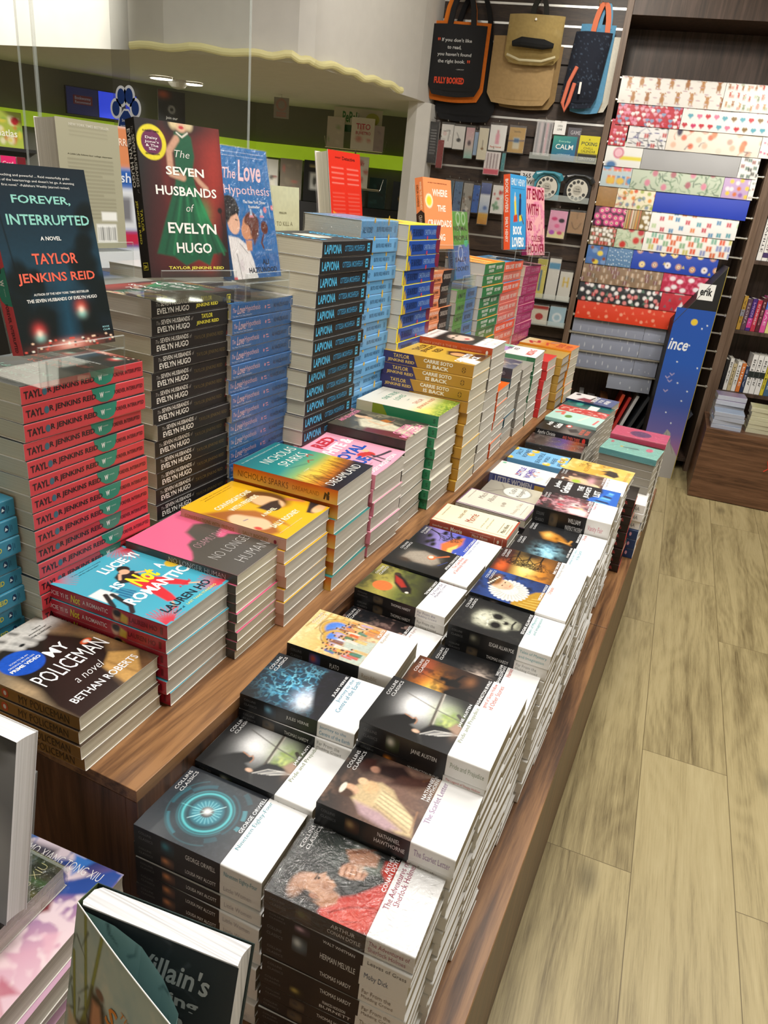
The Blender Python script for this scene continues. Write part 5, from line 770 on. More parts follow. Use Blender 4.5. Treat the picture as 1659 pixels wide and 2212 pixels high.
def a_evid(c): c.poly([(0, 0), (1, 0), (1, .5), (0, .4)], '#ece8e8', .02).blob(.8, .12, .12, .08, '#2a2430', .1).poly([(.1, .2), (.5, .3), (.4, .6), (0, .5)], '#8a2c44', .03).poly([(0, .6), (1, .5), (1, 1), (0, 1)], '#4a5a8a', .03)
kind('evid', 'navy-spined paperback with white letters', .178, .12, '#5a628a', '#1c3458', page='pgrey', art=canvas(a_evid, .002), cover_text=[('EVIDENCE', .2, .5, .9, .6, '#f4f4f4', dict(bold=.03)), ('OF THE', .3, .64, .7, .72, '#f4f4f4', dict(bold=.03)), ('AFFAIR', .24, .76, .76, .86, '#f4f4f4', dict(bold=.03))])
kind('brownblk', 'dark brown spined book with red edge', .178, .115, '#2c221e', '#2a211d', page='pcream', edge='#c83a3a', spine_text=[('&', .84, .3, .9, .7, '#b84a4a', .02)])
kind('navyb', 'navy-spined book', .178, .115, '#1c3a6c', '#1b3866', page='pcream', spine_art=[Dc(.88, .45, .02, .2, '#d8a0b8')])
kind('anna', 'white-spined book with grey lettering', .178, .118, '#f0efec', '#eceae8', page='pwhite', spine_text=[('ANNA', .72, .28, .92, .72, '#8a8a8c', .02)])
kind('plain', 'cream-edged paperback', .2, .14, '#9a948a', '#7a746a', page='pgrey')
kind('plain2', 'plain cream-edged paperback', .172, .108, '#a8a296', '#8a8478', page='pgrey')
# foreground, front table
def a_dan(c):
    c.grad(0, 0, 1, .8, [(0, '#3a6ab0'), (.3, '#2c3c7c'), (.5, '#8a6a9c'), (.75, '#d8a8bc'), (1, '#e8c8d4')]).cloud(6, '#f0dce0', .5, .62, .8).poly([(.9, 0), (1, 0), (1, .14), (.5, .3), (.2, .5), (0, .7), (0, .58), (.4, .3)], '#2c4c98', .02).poly([(.3, .3), (.62, .24), (.7, .34), (.46, .48)], '#7a2c34', .02).poly([(.1, .04), (.34, .02), (.4, .14), (.2, .2)], '#4a4652', .03).poly([(.5, .0), (.7, 0), (.62, .12)], '#3c78c8', .02)
    r = random.Random(3)
    for k in range(22): x, y = r.uniform(0, .9), r.uniform(.4, .98); c.poly([(x, y), (x + r.uniform(.1, .25), y + r.uniform(-.08, .08)), (x + r.uniform(.05, .2), y + .1)], r.choice(['#f0d8dc', '#c888a0', '#a878b8', '#e4b4c4', '#b85a70']), .02, .8)
kind('danmei', 'pink and blue illustrated novel', .21, .142, '#c8a0b8', '#b88aa8', page='pgrey', art=canvas(a_dan, .0014), cover_text=[('MO XIANG TONG XIU', .1, .045, .86, .1, '#f4f0f0', dict(bold=-.01))], curl=.002)
def a_dan2(c):
    c.cloud(4, '#2c3a24', .4, .7)
    for k in range(9): c.line([(.1 + .1 * k, .0), (.2 + .08 * k, .3), (.05 + .12 * k, .7), (.2 + .1 * k, 1)], .05, ['#4a6a3c', '#1c1a18', '#6a6434'][k % 3], .8, soft=.02)
kind('danmei2', 'dark green illustrated novel', .21, .142, '#3a3a2c', '#2c2c22', page='pgrey', art=canvas(a_dan2, .0014, '#46422f'), cover_text=[('MO XIANG TONG XIU', .1, .05, .9, .1, '#d8cc94', dict(bold=-.02))], film=1)
BOOKS['danmei2']['spine_text'] = []
# ------------------------------------------------------------------ floor and the stepped book table
mb = MB(); mb.box((-7, -1.2, -.05), (3.2, 7.5, 0), '#fff', 'floor'); struct(mb.build('floor'))
LOW, UP = .52, .82
def panel(name, lo, hi, mat, parent): m = MB(); m.box(lo, hi, '#fff', mat, .0008); return m.build(name, parent)
T0 = thing('stepped_book_table', 'long two-level walnut table carrying all the piles of paperbacks', 'display table', (0, 0, 0))
panel('lower_top', (-1.5, .02, LOW - .018), (-.073, 1.745, LOW), 'table', T0)
panel('lower_top', (-1.5, 1.747, LOW - .018), (-.073, 2.95, LOW), 'table', T0)
panel('side_panel', (-.092, .02, 0), (-.073, 2.95, LOW - .0182), 'table_shaded', T0)
panel('end_panel', (-1.5, .02, 0), (-.0922, .04, LOW - .0182), 'table_shaded', T0)
panel('end_panel', (-1.5, 2.93, 0), (-.0922, 2.95, LOW - .0182), 'table_shaded', T0)
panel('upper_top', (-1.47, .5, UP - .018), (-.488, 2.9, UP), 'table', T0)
panel('riser_panel', (-.506, .5, LOW), (-.488, 2.9, UP - .0182), 'table_shaded', T0)
panel('riser_panel', (-1.47, .5, LOW), (-.5062, .518, UP - .0182), 'table_shaded', T0)
panel('riser_panel', (-1.47, 2.882, LOW), (-.5062, 2.9, UP - .0182), 'table_shaded', T0)
panel('riser_panel', (-1.47, .5182, LOW), (-1.452, 2.8818, UP - .0182), 'table_shaded', T0)
# ------------------------------------------------------------------ lower table, aisle-side column of classics
def pile(kinds, fl, z1, where, ind, yaw=1.5, look=None, toplabel=None, fill='dull', z0=LOW, jit=.0022, seed=0, fillT=.0235, group=None):
    """a mixed pile: kinds = [(kind, thickness)...] from the top down, filled with plain copies to the table"""
    r = random.Random(seed or where); z = z1; i = 0; L = list(kinds)
    rem = z1 - z0 - sum(t + .0003 for _, t in L); n = max(0, round(rem / (fillT + .0003)))
    if n: L += [(fill, rem / n - .0003)] * n
    for k, T in L:
        T = round(T, 5); z -= T + .0003; top = i == 0
        dx = r.uniform(-jit, jit) * (0 if top else 1); dy = r.uniform(-jit, jit) * (0 if top else .6); da = rad(r.uniform(-1.3, 1.3)) * (0 if top else 1)
        loc = (fl[0] + dx, fl[1] + dy, max(z, z0 + .0001)); a = rad(yaw) + da
        if i < ind:
            lk = BOOKS[k]['look'] if not look else look
            book(k, T, top, loc, a, toplabel if (top and toplabel) else '%s, %s of %s' % (lk, ORD[i], where), group or 'books in ' + where)
        else: add_stuff(k, T, loc, a)
        i += 1
WB = 'white-edged classic'
pile([('arthur', .0265), ('whitman', .0175), ('melville', .034), ('hardy', .027), ('hardy', .026), ('burnett', .022)], (-.298, .488), .785, 'the red-robe classics pile', 7, 3.0, None, 'film-wrapped classic with a red-robed pipe smoker, on the nearest aisle-side pile', seed=3)
pile([('hawth', .029), ('hardy', .021)], (-.296, .594), .822, 'the mother-and-child painting pile', 8, 1.5, WB, 'classic with mother-and-child painting in a warm glow, behind the red-robe classic')
pile([('austen', .0325), ('irving', .020)], (-.297, .703), .866, "the aisle-side window-reader pile", 8, .6, WB, 'classic with a reader by a window, highest of the aisle-side row')
pile([('irving', .026)], (-.301, .816), .834, 'the black horseman pile', 6, -.6, WB, 'classic with a black horseman on fiery orange sky')
pile([('hamlet', .018)], (-.300, .927), .79, 'the pale-lace classic pile', 5, 1.5, WB, 'low-lying black classic with pale lace, between horseman and skull covers', seed=8)
pile([('poe', .028)], (-.293, 1.036), .838, 'the skull classic pile', 6, .5, WB, 'black classic with a pale skull on its cover')
pile([('woolf', .022)], (-.295, 1.15), .845, 'the white-ruff portrait pile', 5, -.3, WB, 'classic with a portrait of a lady in white ruff')
pile([('wuth', .024)], (-.294, 1.263), .843, 'the bare-tree classic pile', 4, 1, WB, 'classic with a bare black tree on orange sky')
pile([('ice', .022)], (-.29, 1.372), .832, 'the ice-blue classic pile', 3, .5, WB, 'black classic with an ice-blue shape, behind the bare-tree cover')
pile([('drac', .02)], (-.29, 1.484), .822, 'the golden-hand classic pile', 3, .6, WB, 'black classic with a glowing golden hand on its cover')
pile([('thack', .052)], (-.291, 1.597), .862, 'the pink-crowd classic pile', 3, 1.5, WB, 'thickest classic, pink and red crowd on its black cover')
pile([('grisham', .03)], (-.299, 1.713), .858, 'the blue-shards thriller pile', 3, 2, 'dark thriller paperback', 'black thriller with blue shards and big white title letters', fill='plain2', fillT=.028)
pile([('sense', .022)], (-.298, 1.832), .85, 'the pink-ladies classic pile', 3, 1, WB, 'classic with pink ladies and a green patch, behind the black thriller')
pile([('alch', .02)], (-.299, 1.95), .846, 'the mustard paperback pile', 2, -2, 'plain cream-edged paperback', 'mustard yellow paperback with a dark ridge on its cover', fill='plain2')
pile([('brownblk', .0262)] * 9, (-.278, 2.085), LOW + 9 * .0265, 'the brown edge pile', 7, 1, 'dark brown book with red page line', jit=.0015)
pile([('anna', .028), ('anna', .028), ('anna', .028), ('navyb', .032), ('navyb', .032), ('navyb', .032)], (-.252, 2.215), LOW + .1818, 'the last edge pile', 6, 1, jit=.0015)
def stub(fl, z1, L=.17, D=.115, yaw=0):  # plain pile hidden under the far books
    add = 0; z = LOW
    while z + .026 < z1: add_stuff('plain2', .0255, (fl[0], fl[1], z + .0002), rad(yaw)); z += .026
    if z1 - z > .003: add_stuff('plain2', round(z1 - z - .0006, 5), (fl[0], fl[1], z + .0002), rad(yaw))
def single(key, T, fl, z1, yaw, label, under=True, group=None):
    book(key, T, True, (fl[0], fl[1], z1 - T), rad(yaw), label, group)
    if under: stub((fl[0] + .002, fl[1] + .004), z1 - T - .0004, yaw=yaw)
single('turq', .02, (-.256, 2.322), .822, -5, 'turquoise film-wrapped paperback with a small dark figure, on the last edge pile', group='film-wrapped pair at the far table end')
single('pinkov', .018, (-.246, 2.46), .836, -1, 'raspberry pink film-wrapped paperback with a purple oval', group='film-wrapped pair at the far table end')
# wall-side column
pile([('orwell', .029), ('alcott', .0225), ('alcott', .0225), ('alcott', .0225), ('alcott', .0225)], (-.487, .492), .776, 'the teal-eye classics pile', 5, 2.5, 'black-spined classic with white foot', 'classic with a glowing teal eye, nearest of the step-side row', fill='alcott', fillT=.0225, seed=2)
LW = 'step-side classic'
def lowtop(key, T, y, z1, yaw, label, x=-.484): pile([(key, T)], (x, y), z1, 'the ' + key, 1, yaw, LW, label, group='classics along the step')
lowtop('austen', .028, .606, .786, 1, 'classic with a reader by a window, behind the glowing teal eye', -.486)
lowtop('verne', .026, .703, .832, 3, 'classic with a glowing blue cave on its cover')
lowtop('plato', .032, .828, .846, 2.4, 'classic with a crowded golden hall painting, no black on its cover', -.485)
lowtop('eyre', .022, .945, .796, -.5, 'low-lying classic with a dusky pink dress, behind the golden hall')
lowtop('far', .02, 1.057, .836, -1.2, 'classic with an orange sticker on an olive sky')
lowtop('case', .02, 1.172, .842, -1.5, 'classic with a tweed hat and pipe on black')
lowtop('fitz', .022, 1.287, .831, -.4, 'classic with a violet bay under black tree boughs')
pile([('morrie', .0215)], (-.477, 1.408), .844, 'the morrie', 1, .5, LW, 'cream paperback with rust spine and small red title', fill='plain2', group='classics along the step')
pile([('chika', .021), ('albomblack', .02)], (-.484, 1.605), .817, 'the ivory paperback pile', 2, -1.5, None, 'ivory paperback with purple edge and grey title', fill='plain2', seed=5)
FAR = [('mock', .02, 1.765, .792, 0, 'grey and ivory paperback with an oval title'), ('lwomen', .03, 1.905, .803, -1, 'white paperback with violet spine and colourful scattered title'), ('bwlow', .022, 2.085, .798, 1.5, 'sky blue paperback with yellow flowers and dark lettering'),
       ('darkm', .02, 2.235, .812, 2, 'dark film-wrapped paperback with violet fire scene'), ('christ', .026, 2.352, .832, -2, 'black mystery with sprawling white script'), ('mint', .02, 2.475, .842, -4, 'mint paperback with coral letters, behind the black mystery'),
       ('redp', .018, 2.6, .836, -5, 'red patterned paperback between the mint and teal covers'), ('teal', .022, 2.702, .832, -6, 'dark teal paperback with a white panel'), ('evid', .024, 2.81, .84, -6, 'navy-spined paperback with white letters, last along the step')]
for k, T, y, z1, yw, lab in FAR: single(k, T, (-.474 if k not in ('lwomen', 'bwlow') else -.496, y), z1, yw, lab, group='paperbacks at the far end of the step')
# ------------------------------------------------------------------ upper table, front row (spines to the camera)
def front(key, n, ind, fr, z1, yaw, where, look, toplabel, topT=None, kinds=None, jit=.0025, drift=(0, 0)):
    L = BOOKS[key]['L']; fl = (fr[0] - L * math.cos(rad(yaw)), fr[1] - L * math.sin(rad(yaw)))
    stack(key, n, ind, fl, UP + .0001, z1, yaw, where, jit, .8, kinds, toplabel, True, topT, None, drift, look)
front('policeman', 4, 4, (-.563, .493), .902, 2, 'the nearest upper pile', 'brown-spined paperback', 'paperback with a hand over a dark coat and blue sticker, nearest upper pile')
front('lucie', 6, 6, (-.554, .637), .954, 1.8, 'the turquoise romance pile', 'red-spined romance', 'turquoise romance cover with a woman in red trousers')
front('nlh', 9, 8, (-.544, .777), .968, 2, 'the pink and grey pile', 'thin cream-edged paperback', 'pink paperback with a grey human silhouette', jit=.002)
front('conv', 7, 7, (-.534, .893), .984, 1.6, 'the yellow cover pile', 'cream-edged paperback', 'yellow paperback with two drawn faces and white title', topT=.0215)
front('dream', 7, 7, (-.527, 1.046), 1.018, 2, 'the teal sunset pile', 'orange-spined novel', 'novel with a teal to yellow sunset over reeds')
front('rwrb', 6, 6, (-.527, 1.2), .999, 0, 'the pale pink pile', 'pink-spined romance', 'pale pink romance with a curling cover and red and blue title')
front('year', 8, 7, (-.532, 1.348), 1.03, 1.5, 'the seated portrait pile', 'grey-edged novel', 'paperback with a seated portrait and pink lettering')
front('true', 9, 9, (-.52, 1.5), 1.05, .8, 'the green-spined pile', 'green-spined paperback', 'pale paperback with green meadow along its foot')
front('carrie', 11, 9, (-.504, 1.657), 1.142, 2, 'the gold-spined pile', 'gold-spined novel', 'golden novel with violet spine end, topmost of the gold-spined pile')
front('daisy', 12, 5, (-.51, 1.815), 1.16, 1.5, 'the rust-spined pile', 'cream-edged novel', 'rust-spined novel with a close-up face, highest in the front row', topT=.027, kinds=['plain'])
front('cerem', 9, 8, (-.516, 1.962), 1.019, 2, 'the bright orange pile', 'orange-spined novel', 'bright orange novel with black slanted title', jit=.002)
front('thorne', 8, 4, (-.52, 2.095), 1.06, 2, 'the slate-blue pile', 'slate-blue paperback', 'slate-blue paperback with an orange and navy spine', kinds=['thorneb', 'plain', 'plain', 'plain'])
front('plain', 8, 2, (-.52, 2.23), 1.035, 1, 'the pile behind slate-blue', 'plain cream-edged paperback', 'plain-topped paperback between slate-blue and green-striped covers')
front('mist', 8, 5, (-.52, 2.37), 1.05, 1, 'the green and white pile', 'green-spined paperback', 'white and mint paperback with red title letters')
front('redb', 6, 4, (-.505, 2.508), 1.02, 0, 'the red-covered pile', 'red-spined novel', 'red-covered novel with a small blue picture')
front('gold', 6, 4, (-.486, 2.655), 1.012, 0, 'the gilt hardcover pile', 'gilt hardcover', 'gilt hardcover with dark page edges, behind the red novel')
front('orange', 6, 3, (-.484, 2.79), 1.02, -2, 'the last front-row pile', 'orange-edged novel', 'orange novel with red letters, last in the front row')
# ------------------------------------------------------------------ upper table, back row (spines to the aisle)
def tall(key, n, ind, x, y0, z1, where, look, toplabel, yaw=90, jit=.003, kinds=None, topT=None, drift=(0, 0)):
    stack(key, n, ind, (x, y0), UP + .0001, z1, yaw, where, jit, 1.0, kinds, toplabel, True, topT, None, drift, look)
tall('reidblue', 10, 7, -.785, .408, 1.083, 'the teal stack', 'teal-blue spined paperback', 'teal-blue paperback, topmost of the teal stack at the near end', jit=.004, drift=(0, -.0006))
tall('forever', 17, 12, -.755, .616, 1.237, 'the tall red stack', 'red-spined paperback', 'dark paperback with red and teal spine lying under the acrylic stand', drift=(0, -.0002), jit=.002)
tall('evelyn', 18, 14, -.77, .868, 1.318, 'the tall black stack', 'black-spined paperback', 'black paperback lying under the stand with the green-gown cover', kinds=['evelyn'] + ['evelynb'] * 16, jit=.0035)
tall('love', 18, 13, -.762, 1.055, 1.297, 'the film-wrapped blue stack', 'blue-spined romance', 'blue romance lying beneath the kissing-couple book', jit=.003)
tall('lapvona', 19, 15, -.705, 1.256, 1.402, 'the tall charcoal stack', 'black novel with blue lettering', 'charcoal novel with blue lettering and a pale figure', jit=.003, drift=(-.0012, -.0012))
tall('beau', 20, 10, -.735, 1.47, 1.437, 'the light blue stack', 'light blue novel', 'light blue novel with yellow dots, poking out over its stack', topT=.036, jit=.003)
tall('laur', 18, 8, -.71, 1.662, 1.431, 'the yellow-topped stack', 'blue-spined romance', 'yellow romance cover atop blue spines', jit=.003)
tall('crawd', 15, 6, -.72, 1.872, 1.315, 'the orange and black stack', 'orange and black novel', 'orange and black novel directly under its upright copy')
tall('normal', 13, 4, -.706, 2.05, 1.258, 'the green and blue stack', 'green and blue paperback', 'green and blue paperback under the upright sketchy-faces book')
tall('people', 15, 8, -.692, 2.236, 1.325, 'the green-spined tall stack', 'green-spined romance', 'orange cover atop a tall stack of green spines')
tall('booklov', 15, 6, -.692, 2.45, 1.322, 'the coral stack', 'coral-spined romance', 'coral-spined romance beneath the upright sky-blue couple book', kinds=['bookpink', 'booklov', 'bookpink', 'bookpink', 'bookpink', 'booklov', 'bookpink', 'bookpink'])
tall('ends', 14, 6, -.682, 2.684, 1.3, 'the magenta stack', 'magenta-spined romance', 'magenta-spined romance under the upright pink blossom book', drift=(-.001, -.0005))
# ------------------------------------------------------------------ books shown upright in acrylic stands
def upright(key, T, BL, yaw, lean, label, ztop, scale=1.0, back=False, stand=True, standlabel=None):
    L, D = BOOKS[key]['L'], BOOKS[key]['D']; a = rad(yaw); l = rad(lean)
    r = Vector((math.cos(a), math.sin(a), 0)); nb = Vector((-math.sin(a), math.cos(a), 0)); U = Vector((0, 0, math.cos(l))) + nb * math.sin(l); n = r.cross(U)
    BL = Vector(BL)
    if not back: Mx = Matrix((( -U.x, r.x, n.x), (-U.y, r.y, n.y), (-U.z, r.z, n.z))); org = BL + U * L - n * T
    else: Mx = Matrix(((-U.x, -r.x, -n.x), (-U.y, -r.y, -n.y), (-U.z, -r.z, -n.z))); org = BL + U * L + r * D
    o = book(key, T, True, (0, 0, 0), 0, label); o.matrix_world = Matrix.Translation(org) @ Mx.to_4x4()
    if stand:
        base = BL.copy(); h = BL.z - ztop; nn = -nb; s = thing('acrylic_book_stand', standlabel, 'book stand', (base.x, base.y, ztop), 0, 'acrylic book stands')
        def pl(b, z, x): p = r * x + nn * b; return (p.x, p.y, z)
        def sheet(name, prof, x0, x1, mat='acryl'):
            m = MB(); q = len(prof); t = .003; V = []
            for x in (x0, x1):
                for (b, z) in prof: V.append(pl(b, z, x))
                for (b, z) in prof: V.append(pl(b - t, z + t * .3, x))
            F = []
            for i in range(q - 1):
                F += [(i, i + 1, 2 * q + i + 1, 2 * q + i), (q + i, 3 * q + i, 3 * q + i + 1, q + i + 1)]
            m.add(V, F, '#fff', mat); E = [(0, 2 * q, 3 * q, q), (q - 1, 2 * q - 1, 4 * q - 1, 3 * q - 1)]
            for i in range(q - 1): E += [(i, q + i, q + i + 1, i + 1), (2 * q + i, 2 * q + i + 1, 3 * q + i + 1, 3 * q + i)]
            m.add(V, E, '#fff', 'acryledge'); return m.build(name, s)
        bk = T * 1.02 + .004; sl = math.tan(l)
        sheet('ledge', [(.022, h + .012), (.022, h - .004), (-bk, h - .004), (-bk - .15 * sl, h + .15)], .004, D - .004)
        sheet('foot', [(.0215, h - .0045), (.0215, .0015), (-.085, .0015)], .004, D - .004)
    return o
upright('forever', .022, (-.746, .619, 1.276), 87, 11, 'upright dark night-street book with teal and coral title in acrylic stand', 1.2376, standlabel='acrylic stand holding the dark night-street book on the red stack')
upright('evelyn', .026, (-.75, .848, 1.353), 71.5, 9.5, 'upright book with a headless green gown on red, in acrylic stand', 1.3186, standlabel='acrylic stand holding the green-gown book on the black stack')
upright('love', .024, (-.762, 1.064, 1.336), 88, 12, 'upright blue book with a kissing couple, in acrylic stand', 1.3004, standlabel='acrylic stand holding the kissing-couple book on the blue stack')
upright('crawd', .026, (-.755, 1.9, 1.368), 78, 12, 'upright orange book with white title and yellow seal', 1.3156, standlabel='acrylic stand holding the upright orange book')
upright('normal', .02, (-.718, 2.06, 1.285), 90, 12, 'upright green and blue book with sketchy faces', 1.2586, standlabel='acrylic stand holding the sketchy-faces book')
upright('booklov', .024, (-.695, 2.49, 1.36), 82, 10, 'upright sky-blue book with orange spine and seated couple', 1.3226, standlabel='acrylic stand holding the sky-blue couple book')
upright('ends', .022, (-.69, 2.7, 1.337), 75, 12, 'upright pink book with dark red title and blossom', 1.3006, standlabel='acrylic stand holding the pink blossom book')
# ------------------------------------------------------------------ display books standing on the far side of the table
TH = rad(9.7); CT, ST = math.cos(TH), math.sin(TH)
def WP(u, n, z=0): return (u * CT - n * ST, u * ST + n * CT, z)
def a_little(c):
    for k in range(3): c.line([(.2, .06 + .03 * k), (.8, .06 + .03 * k)], .012, '#8c8872', .6)
    for k in range(16): c.line([(.14, .3 + .03 * k), (.86 - .2 * (k % 5 == 4), .3 + .03 * k)], .012, '#55523f', .55)
    c.poly([(.5, .8), (.84, .8), (.84, .95), (.5, .95)], '#ecece6').poly([(.6, .7), (.86, .7), (.86, .77), (.6, .77)], '#f0f0ea')
    for k in range(9): c.line([(.53 + .035 * k, .83), (.53 + .035 * k, .93)], .006 + .006 * (k % 3), '#222')
def backcv(fn, base, px=.002):
    def it(mb, fr):
        c = Cv(it.D, it.L, px, 1, base); fn(c); c.put(mb, fr, .0001)
    return it
def backkind(key, look, L, D, col, fn, texts=(), **k):
    b = backcv(fn, col); b.L, b.D = L, D
    kind(key, look, L, D, k.pop('front', col), k.pop('spine', col), back=col, back_art=[b] + [Tx(*t) for t in texts], curl=0, **k)
backkind('little', 'tall beige book', .205, .132, '#a9a58c', a_little, [('NEW YORK TIMES BESTSELLER', .2, .03, .84, .05, '#d8d4c4'), ('A Little Life follows four college classmates', .14, .255, .86, .27, '#55523f')], page='pgrey')
def a_redbk(c):
    for k in range(4):
        for x in (.08, .56): c.line([(x, .17 + .05 * k), (x + .36, .17 + .05 * k)], .012, '#f0b0a4', .7)
    for k in range(12):
        for x in (.08, .56): c.line([(x, .42 + .04 * k), (x + .36, .42 + .04 * k)], .012, '#e88878', .5)
    c.poly([(.06, .6), (.3, .66), (.06, .67)], '#e8a03c').poly([(.12, .84), (.5, .84), (.5, .97), (.12, .97)], '#f0c8bc', .01, .5)
backkind('redback', 'red hardcover', .235, .15, '#d8301f', a_redbk, [('SWEAT', .2, .06, .38, .075, '#2a1414'), ('Detective', .42, .05, .82, .085, '#2a1414')], spine='#c8281f', page='pcream', hard=1, edge='#e8e0d8')
backkind('mockback', 'small ivory book', .15, .125, '#c9c7a4', lambda c: c.grain(.05, 20), [('PENGUIN', .42, .34, .62, .37, '#6a6448'), ('TO KILL A', .34, .47, .8, .53, '#8a8668'), ('Mockingbird', .3, .68, .96, .8, '#4a4028')], page='pcream', front='#c9c7a4')
upright('little', .052, (-1.06, .992, 1.352), 86, 3, 'thick beige book shown from behind, with small print and barcode', 1.3, back=True, stand=True, standlabel='acrylic stand holding the thick beige book')
upright('mockback', .024, (-.925, 1.4, 1.335), 85, 4, 'small ivory book shown from behind, beside the charcoal stack', 1.3, back=True, stand=False)
upright('redback', .04, (-.955, 1.76, 1.345), 85, 9, 'red hardcover shown from behind, between ivory and orange books', 1.325, back=True, stand=True, standlabel='acrylic stand holding the red hardcover')
r = random.Random(4)
def farpile(x, y, n, z1, lab, where, cols, L=.2, D=.14, ind=0):
    T = round((z1 - UP) / n - .0003, 5); z = UP + .0001
    for i in range(n):
        k = 'far%d%s' % (i % len(cols), where[-6:].replace(' ', ''))
        if k not in BOOKS: kind(k, lab, L, D, cols[i % len(cols)], cols[i % len(cols)], page='pgrey')
        if n - 1 - i < ind: book(k, T, False, (x + r.uniform(-.003, .003), y + r.uniform(-.003, .003), z), rad(90), '%s, %s of %s' % (lab, ORD[n - 1 - i], where), 'books in ' + where)
        else: add_stuff(k, T, (x + r.uniform(-.003, .003), y + r.uniform(-.003, .003), z), rad(90))
        z += T + .0003
farpile(-.995, .95, 15, 1.299, 'plain paperback', 'the far-side pile', ['#8a8a80', '#c8c4ba'], .19, .14)
farpile(-1.0, 1.165, 16, 1.315, 'film-wrapped dark book', 'the far-side dark pile', ['#3a3a3e', '#8a8a8c', '#4a464c', '#c8c8c4'], .19, .14, 4)
farpile(-.9, 1.37, 15, 1.333, 'plain paperback', 'the far-side ivory pile', ['#8a8a80', '#c8c4ba'], .18, .13)
farpile(-.93, 1.74, 14, 1.3245, 'plain paperback', 'the far-side red pile', ['#8a2a24', '#c8c4ba'], .2, .14)
# ------------------------------------------------------------------ room shell
def ctext(label_col): pass
def solid(name, pts, z0, z1, mat):
    m = MB(); m.prism(pts, lambda p: (p[0], p[1], z0), lambda p: (p[0], p[1], z1), '#fff', mat); return m.build(name)
def ob(name, mb, parent=None): return mb.build(name, parent)
# back wall with grooves
m = MB(); a = [WP(-1.42, 5.02), WP(3.4, 5.29), ]
def wbox(mb, u0, u1, n0, n1, z0, z1, col='#fff', mat='slat'):
    P = [WP(u0, n0), WP(u1, n0), WP(u1, n1), WP(u0, n1)]
    mb.prism([(p[0], p[1]) for p in P], lambda p: (p[0], p[1], z0), lambda p: (p[0], p[1], z1), col, mat)
GRO = [2.546 - .0965 * i for i in range(-3, 21)]
wbox(m, -1.19, -.086, 5.035, 5.12, 0, CEIL)
edges = [CEIL] + GRO + [.0]
for hi, lo in zip(edges[:-1], edges[1:]):
    if hi - lo > .012: wbox(m, -1.19, -.086, 5.02, 5.035, lo + .006, hi - .006)
struct(ob('wall_back', m))
for i, z in enumerate(GRO):
    if z < 2.3 and min(abs(z - q) for q in (1.97, 1.68, 1.29, .9)) > .03: continue
    m = MB(); wbox(m, -1.19, -.086, 5.0185, 5.0345, z - .0055, z + .0055, '#fff', 'alu'); struct(ob('trim_%d' % (i + 1), m))
m = MB(); wbox(m, -.086, 3.4, 5.3, 5.4, 0, CEIL, '#fff', 'shelf'); struct(ob('wall_rear', m))
# ceiling and the walls around the shop that close the room behind the camera and beside it
m = MB(); m.box((-7, -1.2, CEIL), (3.2, 7.5, CEIL + .06), '#fff', 'ceil'); struct(ob('ceiling', m))
m = MB(); m.box((3.2, -1.2, 0), (3.3, 7.5, CEIL), '#fff', 'plaster'); struct(ob('wall_right', m))
m = MB(); m.box((-7, -1.3, 0), (3.3, -1.2, CEIL), '#fff', 'plaster'); struct(ob('wall_near', m))
m = MB(); m.box((-7.1, -1.3, 0), (-7, 7.5, CEIL), '#fff', 'niche'); struct(ob('wall_left', m))
m = MB(); m.box((-7, 7.5, 0), (3.3, 7.6, CEIL), '#fff', 'niche'); struct(ob('wall_far', m))
for i, (px, py) in enumerate(PANELS):
    m = MB(); m.box((px - .26, py - .26, CEIL - .04), (px + .26, py + .26, CEIL - .0005), '#fff', 'alu'); o = thing('ceiling_panel_light', 'square ceiling light panel above the shop floor', 'light', (0, 0, 0), 0, 'ceiling panel lights'); ob('housing', m, o)
# bulkhead over the counter opening, its underside is the lower ceiling
FP = [(-6.9, 3.24), (-2.75, 3.24), (-2.12, 3.43), (-2.07, 3.5), (-1.955, 4.5), (-1.95, 4.78), (-2.2, 6.1), (-6.9, 6.1)]
struct(solid('wall_bulkhead', FP, 2.0, CEIL, 'plaster'))
struct(solid('wall_pillar', [(-2.05, 4.6), (-1.985, 4.585), (-1.925, 4.66), (-1.93, 5.0), (-2.05, 5.0)], 0, 1.9995, 'plaster'))
# wavy cream strip along the bulkhead's lower edge
pts = [(-2.93, 3.232, 2.002), (-2.6, 3.27, 2.01), (-2.3, 3.36, 2.006), (-2.13, 3.415, 2.014), (-2.06, 3.49, 2.0), (-2.03, 3.7, 2.014), (-2.0, 3.9, 2.004), (-1.975, 4.1, 2.012), (-1.95, 4.28, 2.001)]
P = []
for i in range(len(pts) - 1):
    a, b = Vector(pts[i]), Vector(pts[i + 1])
    for k in range(6): P.append(a.lerp(b, k / 6) + Vector((0, 0, .006 * math.sin(7 * (i + k / 6)))))
P.append(Vector(pts[-1])); m = MB(); m.tube(P, .017, '#fff', 'trim', 10)
o = ob('edge_strip', m); o.location = (0, -.02, .012); tag(o, 'wavy cream flexible strip peeling along the white bulkhead edge', 'edge strip')
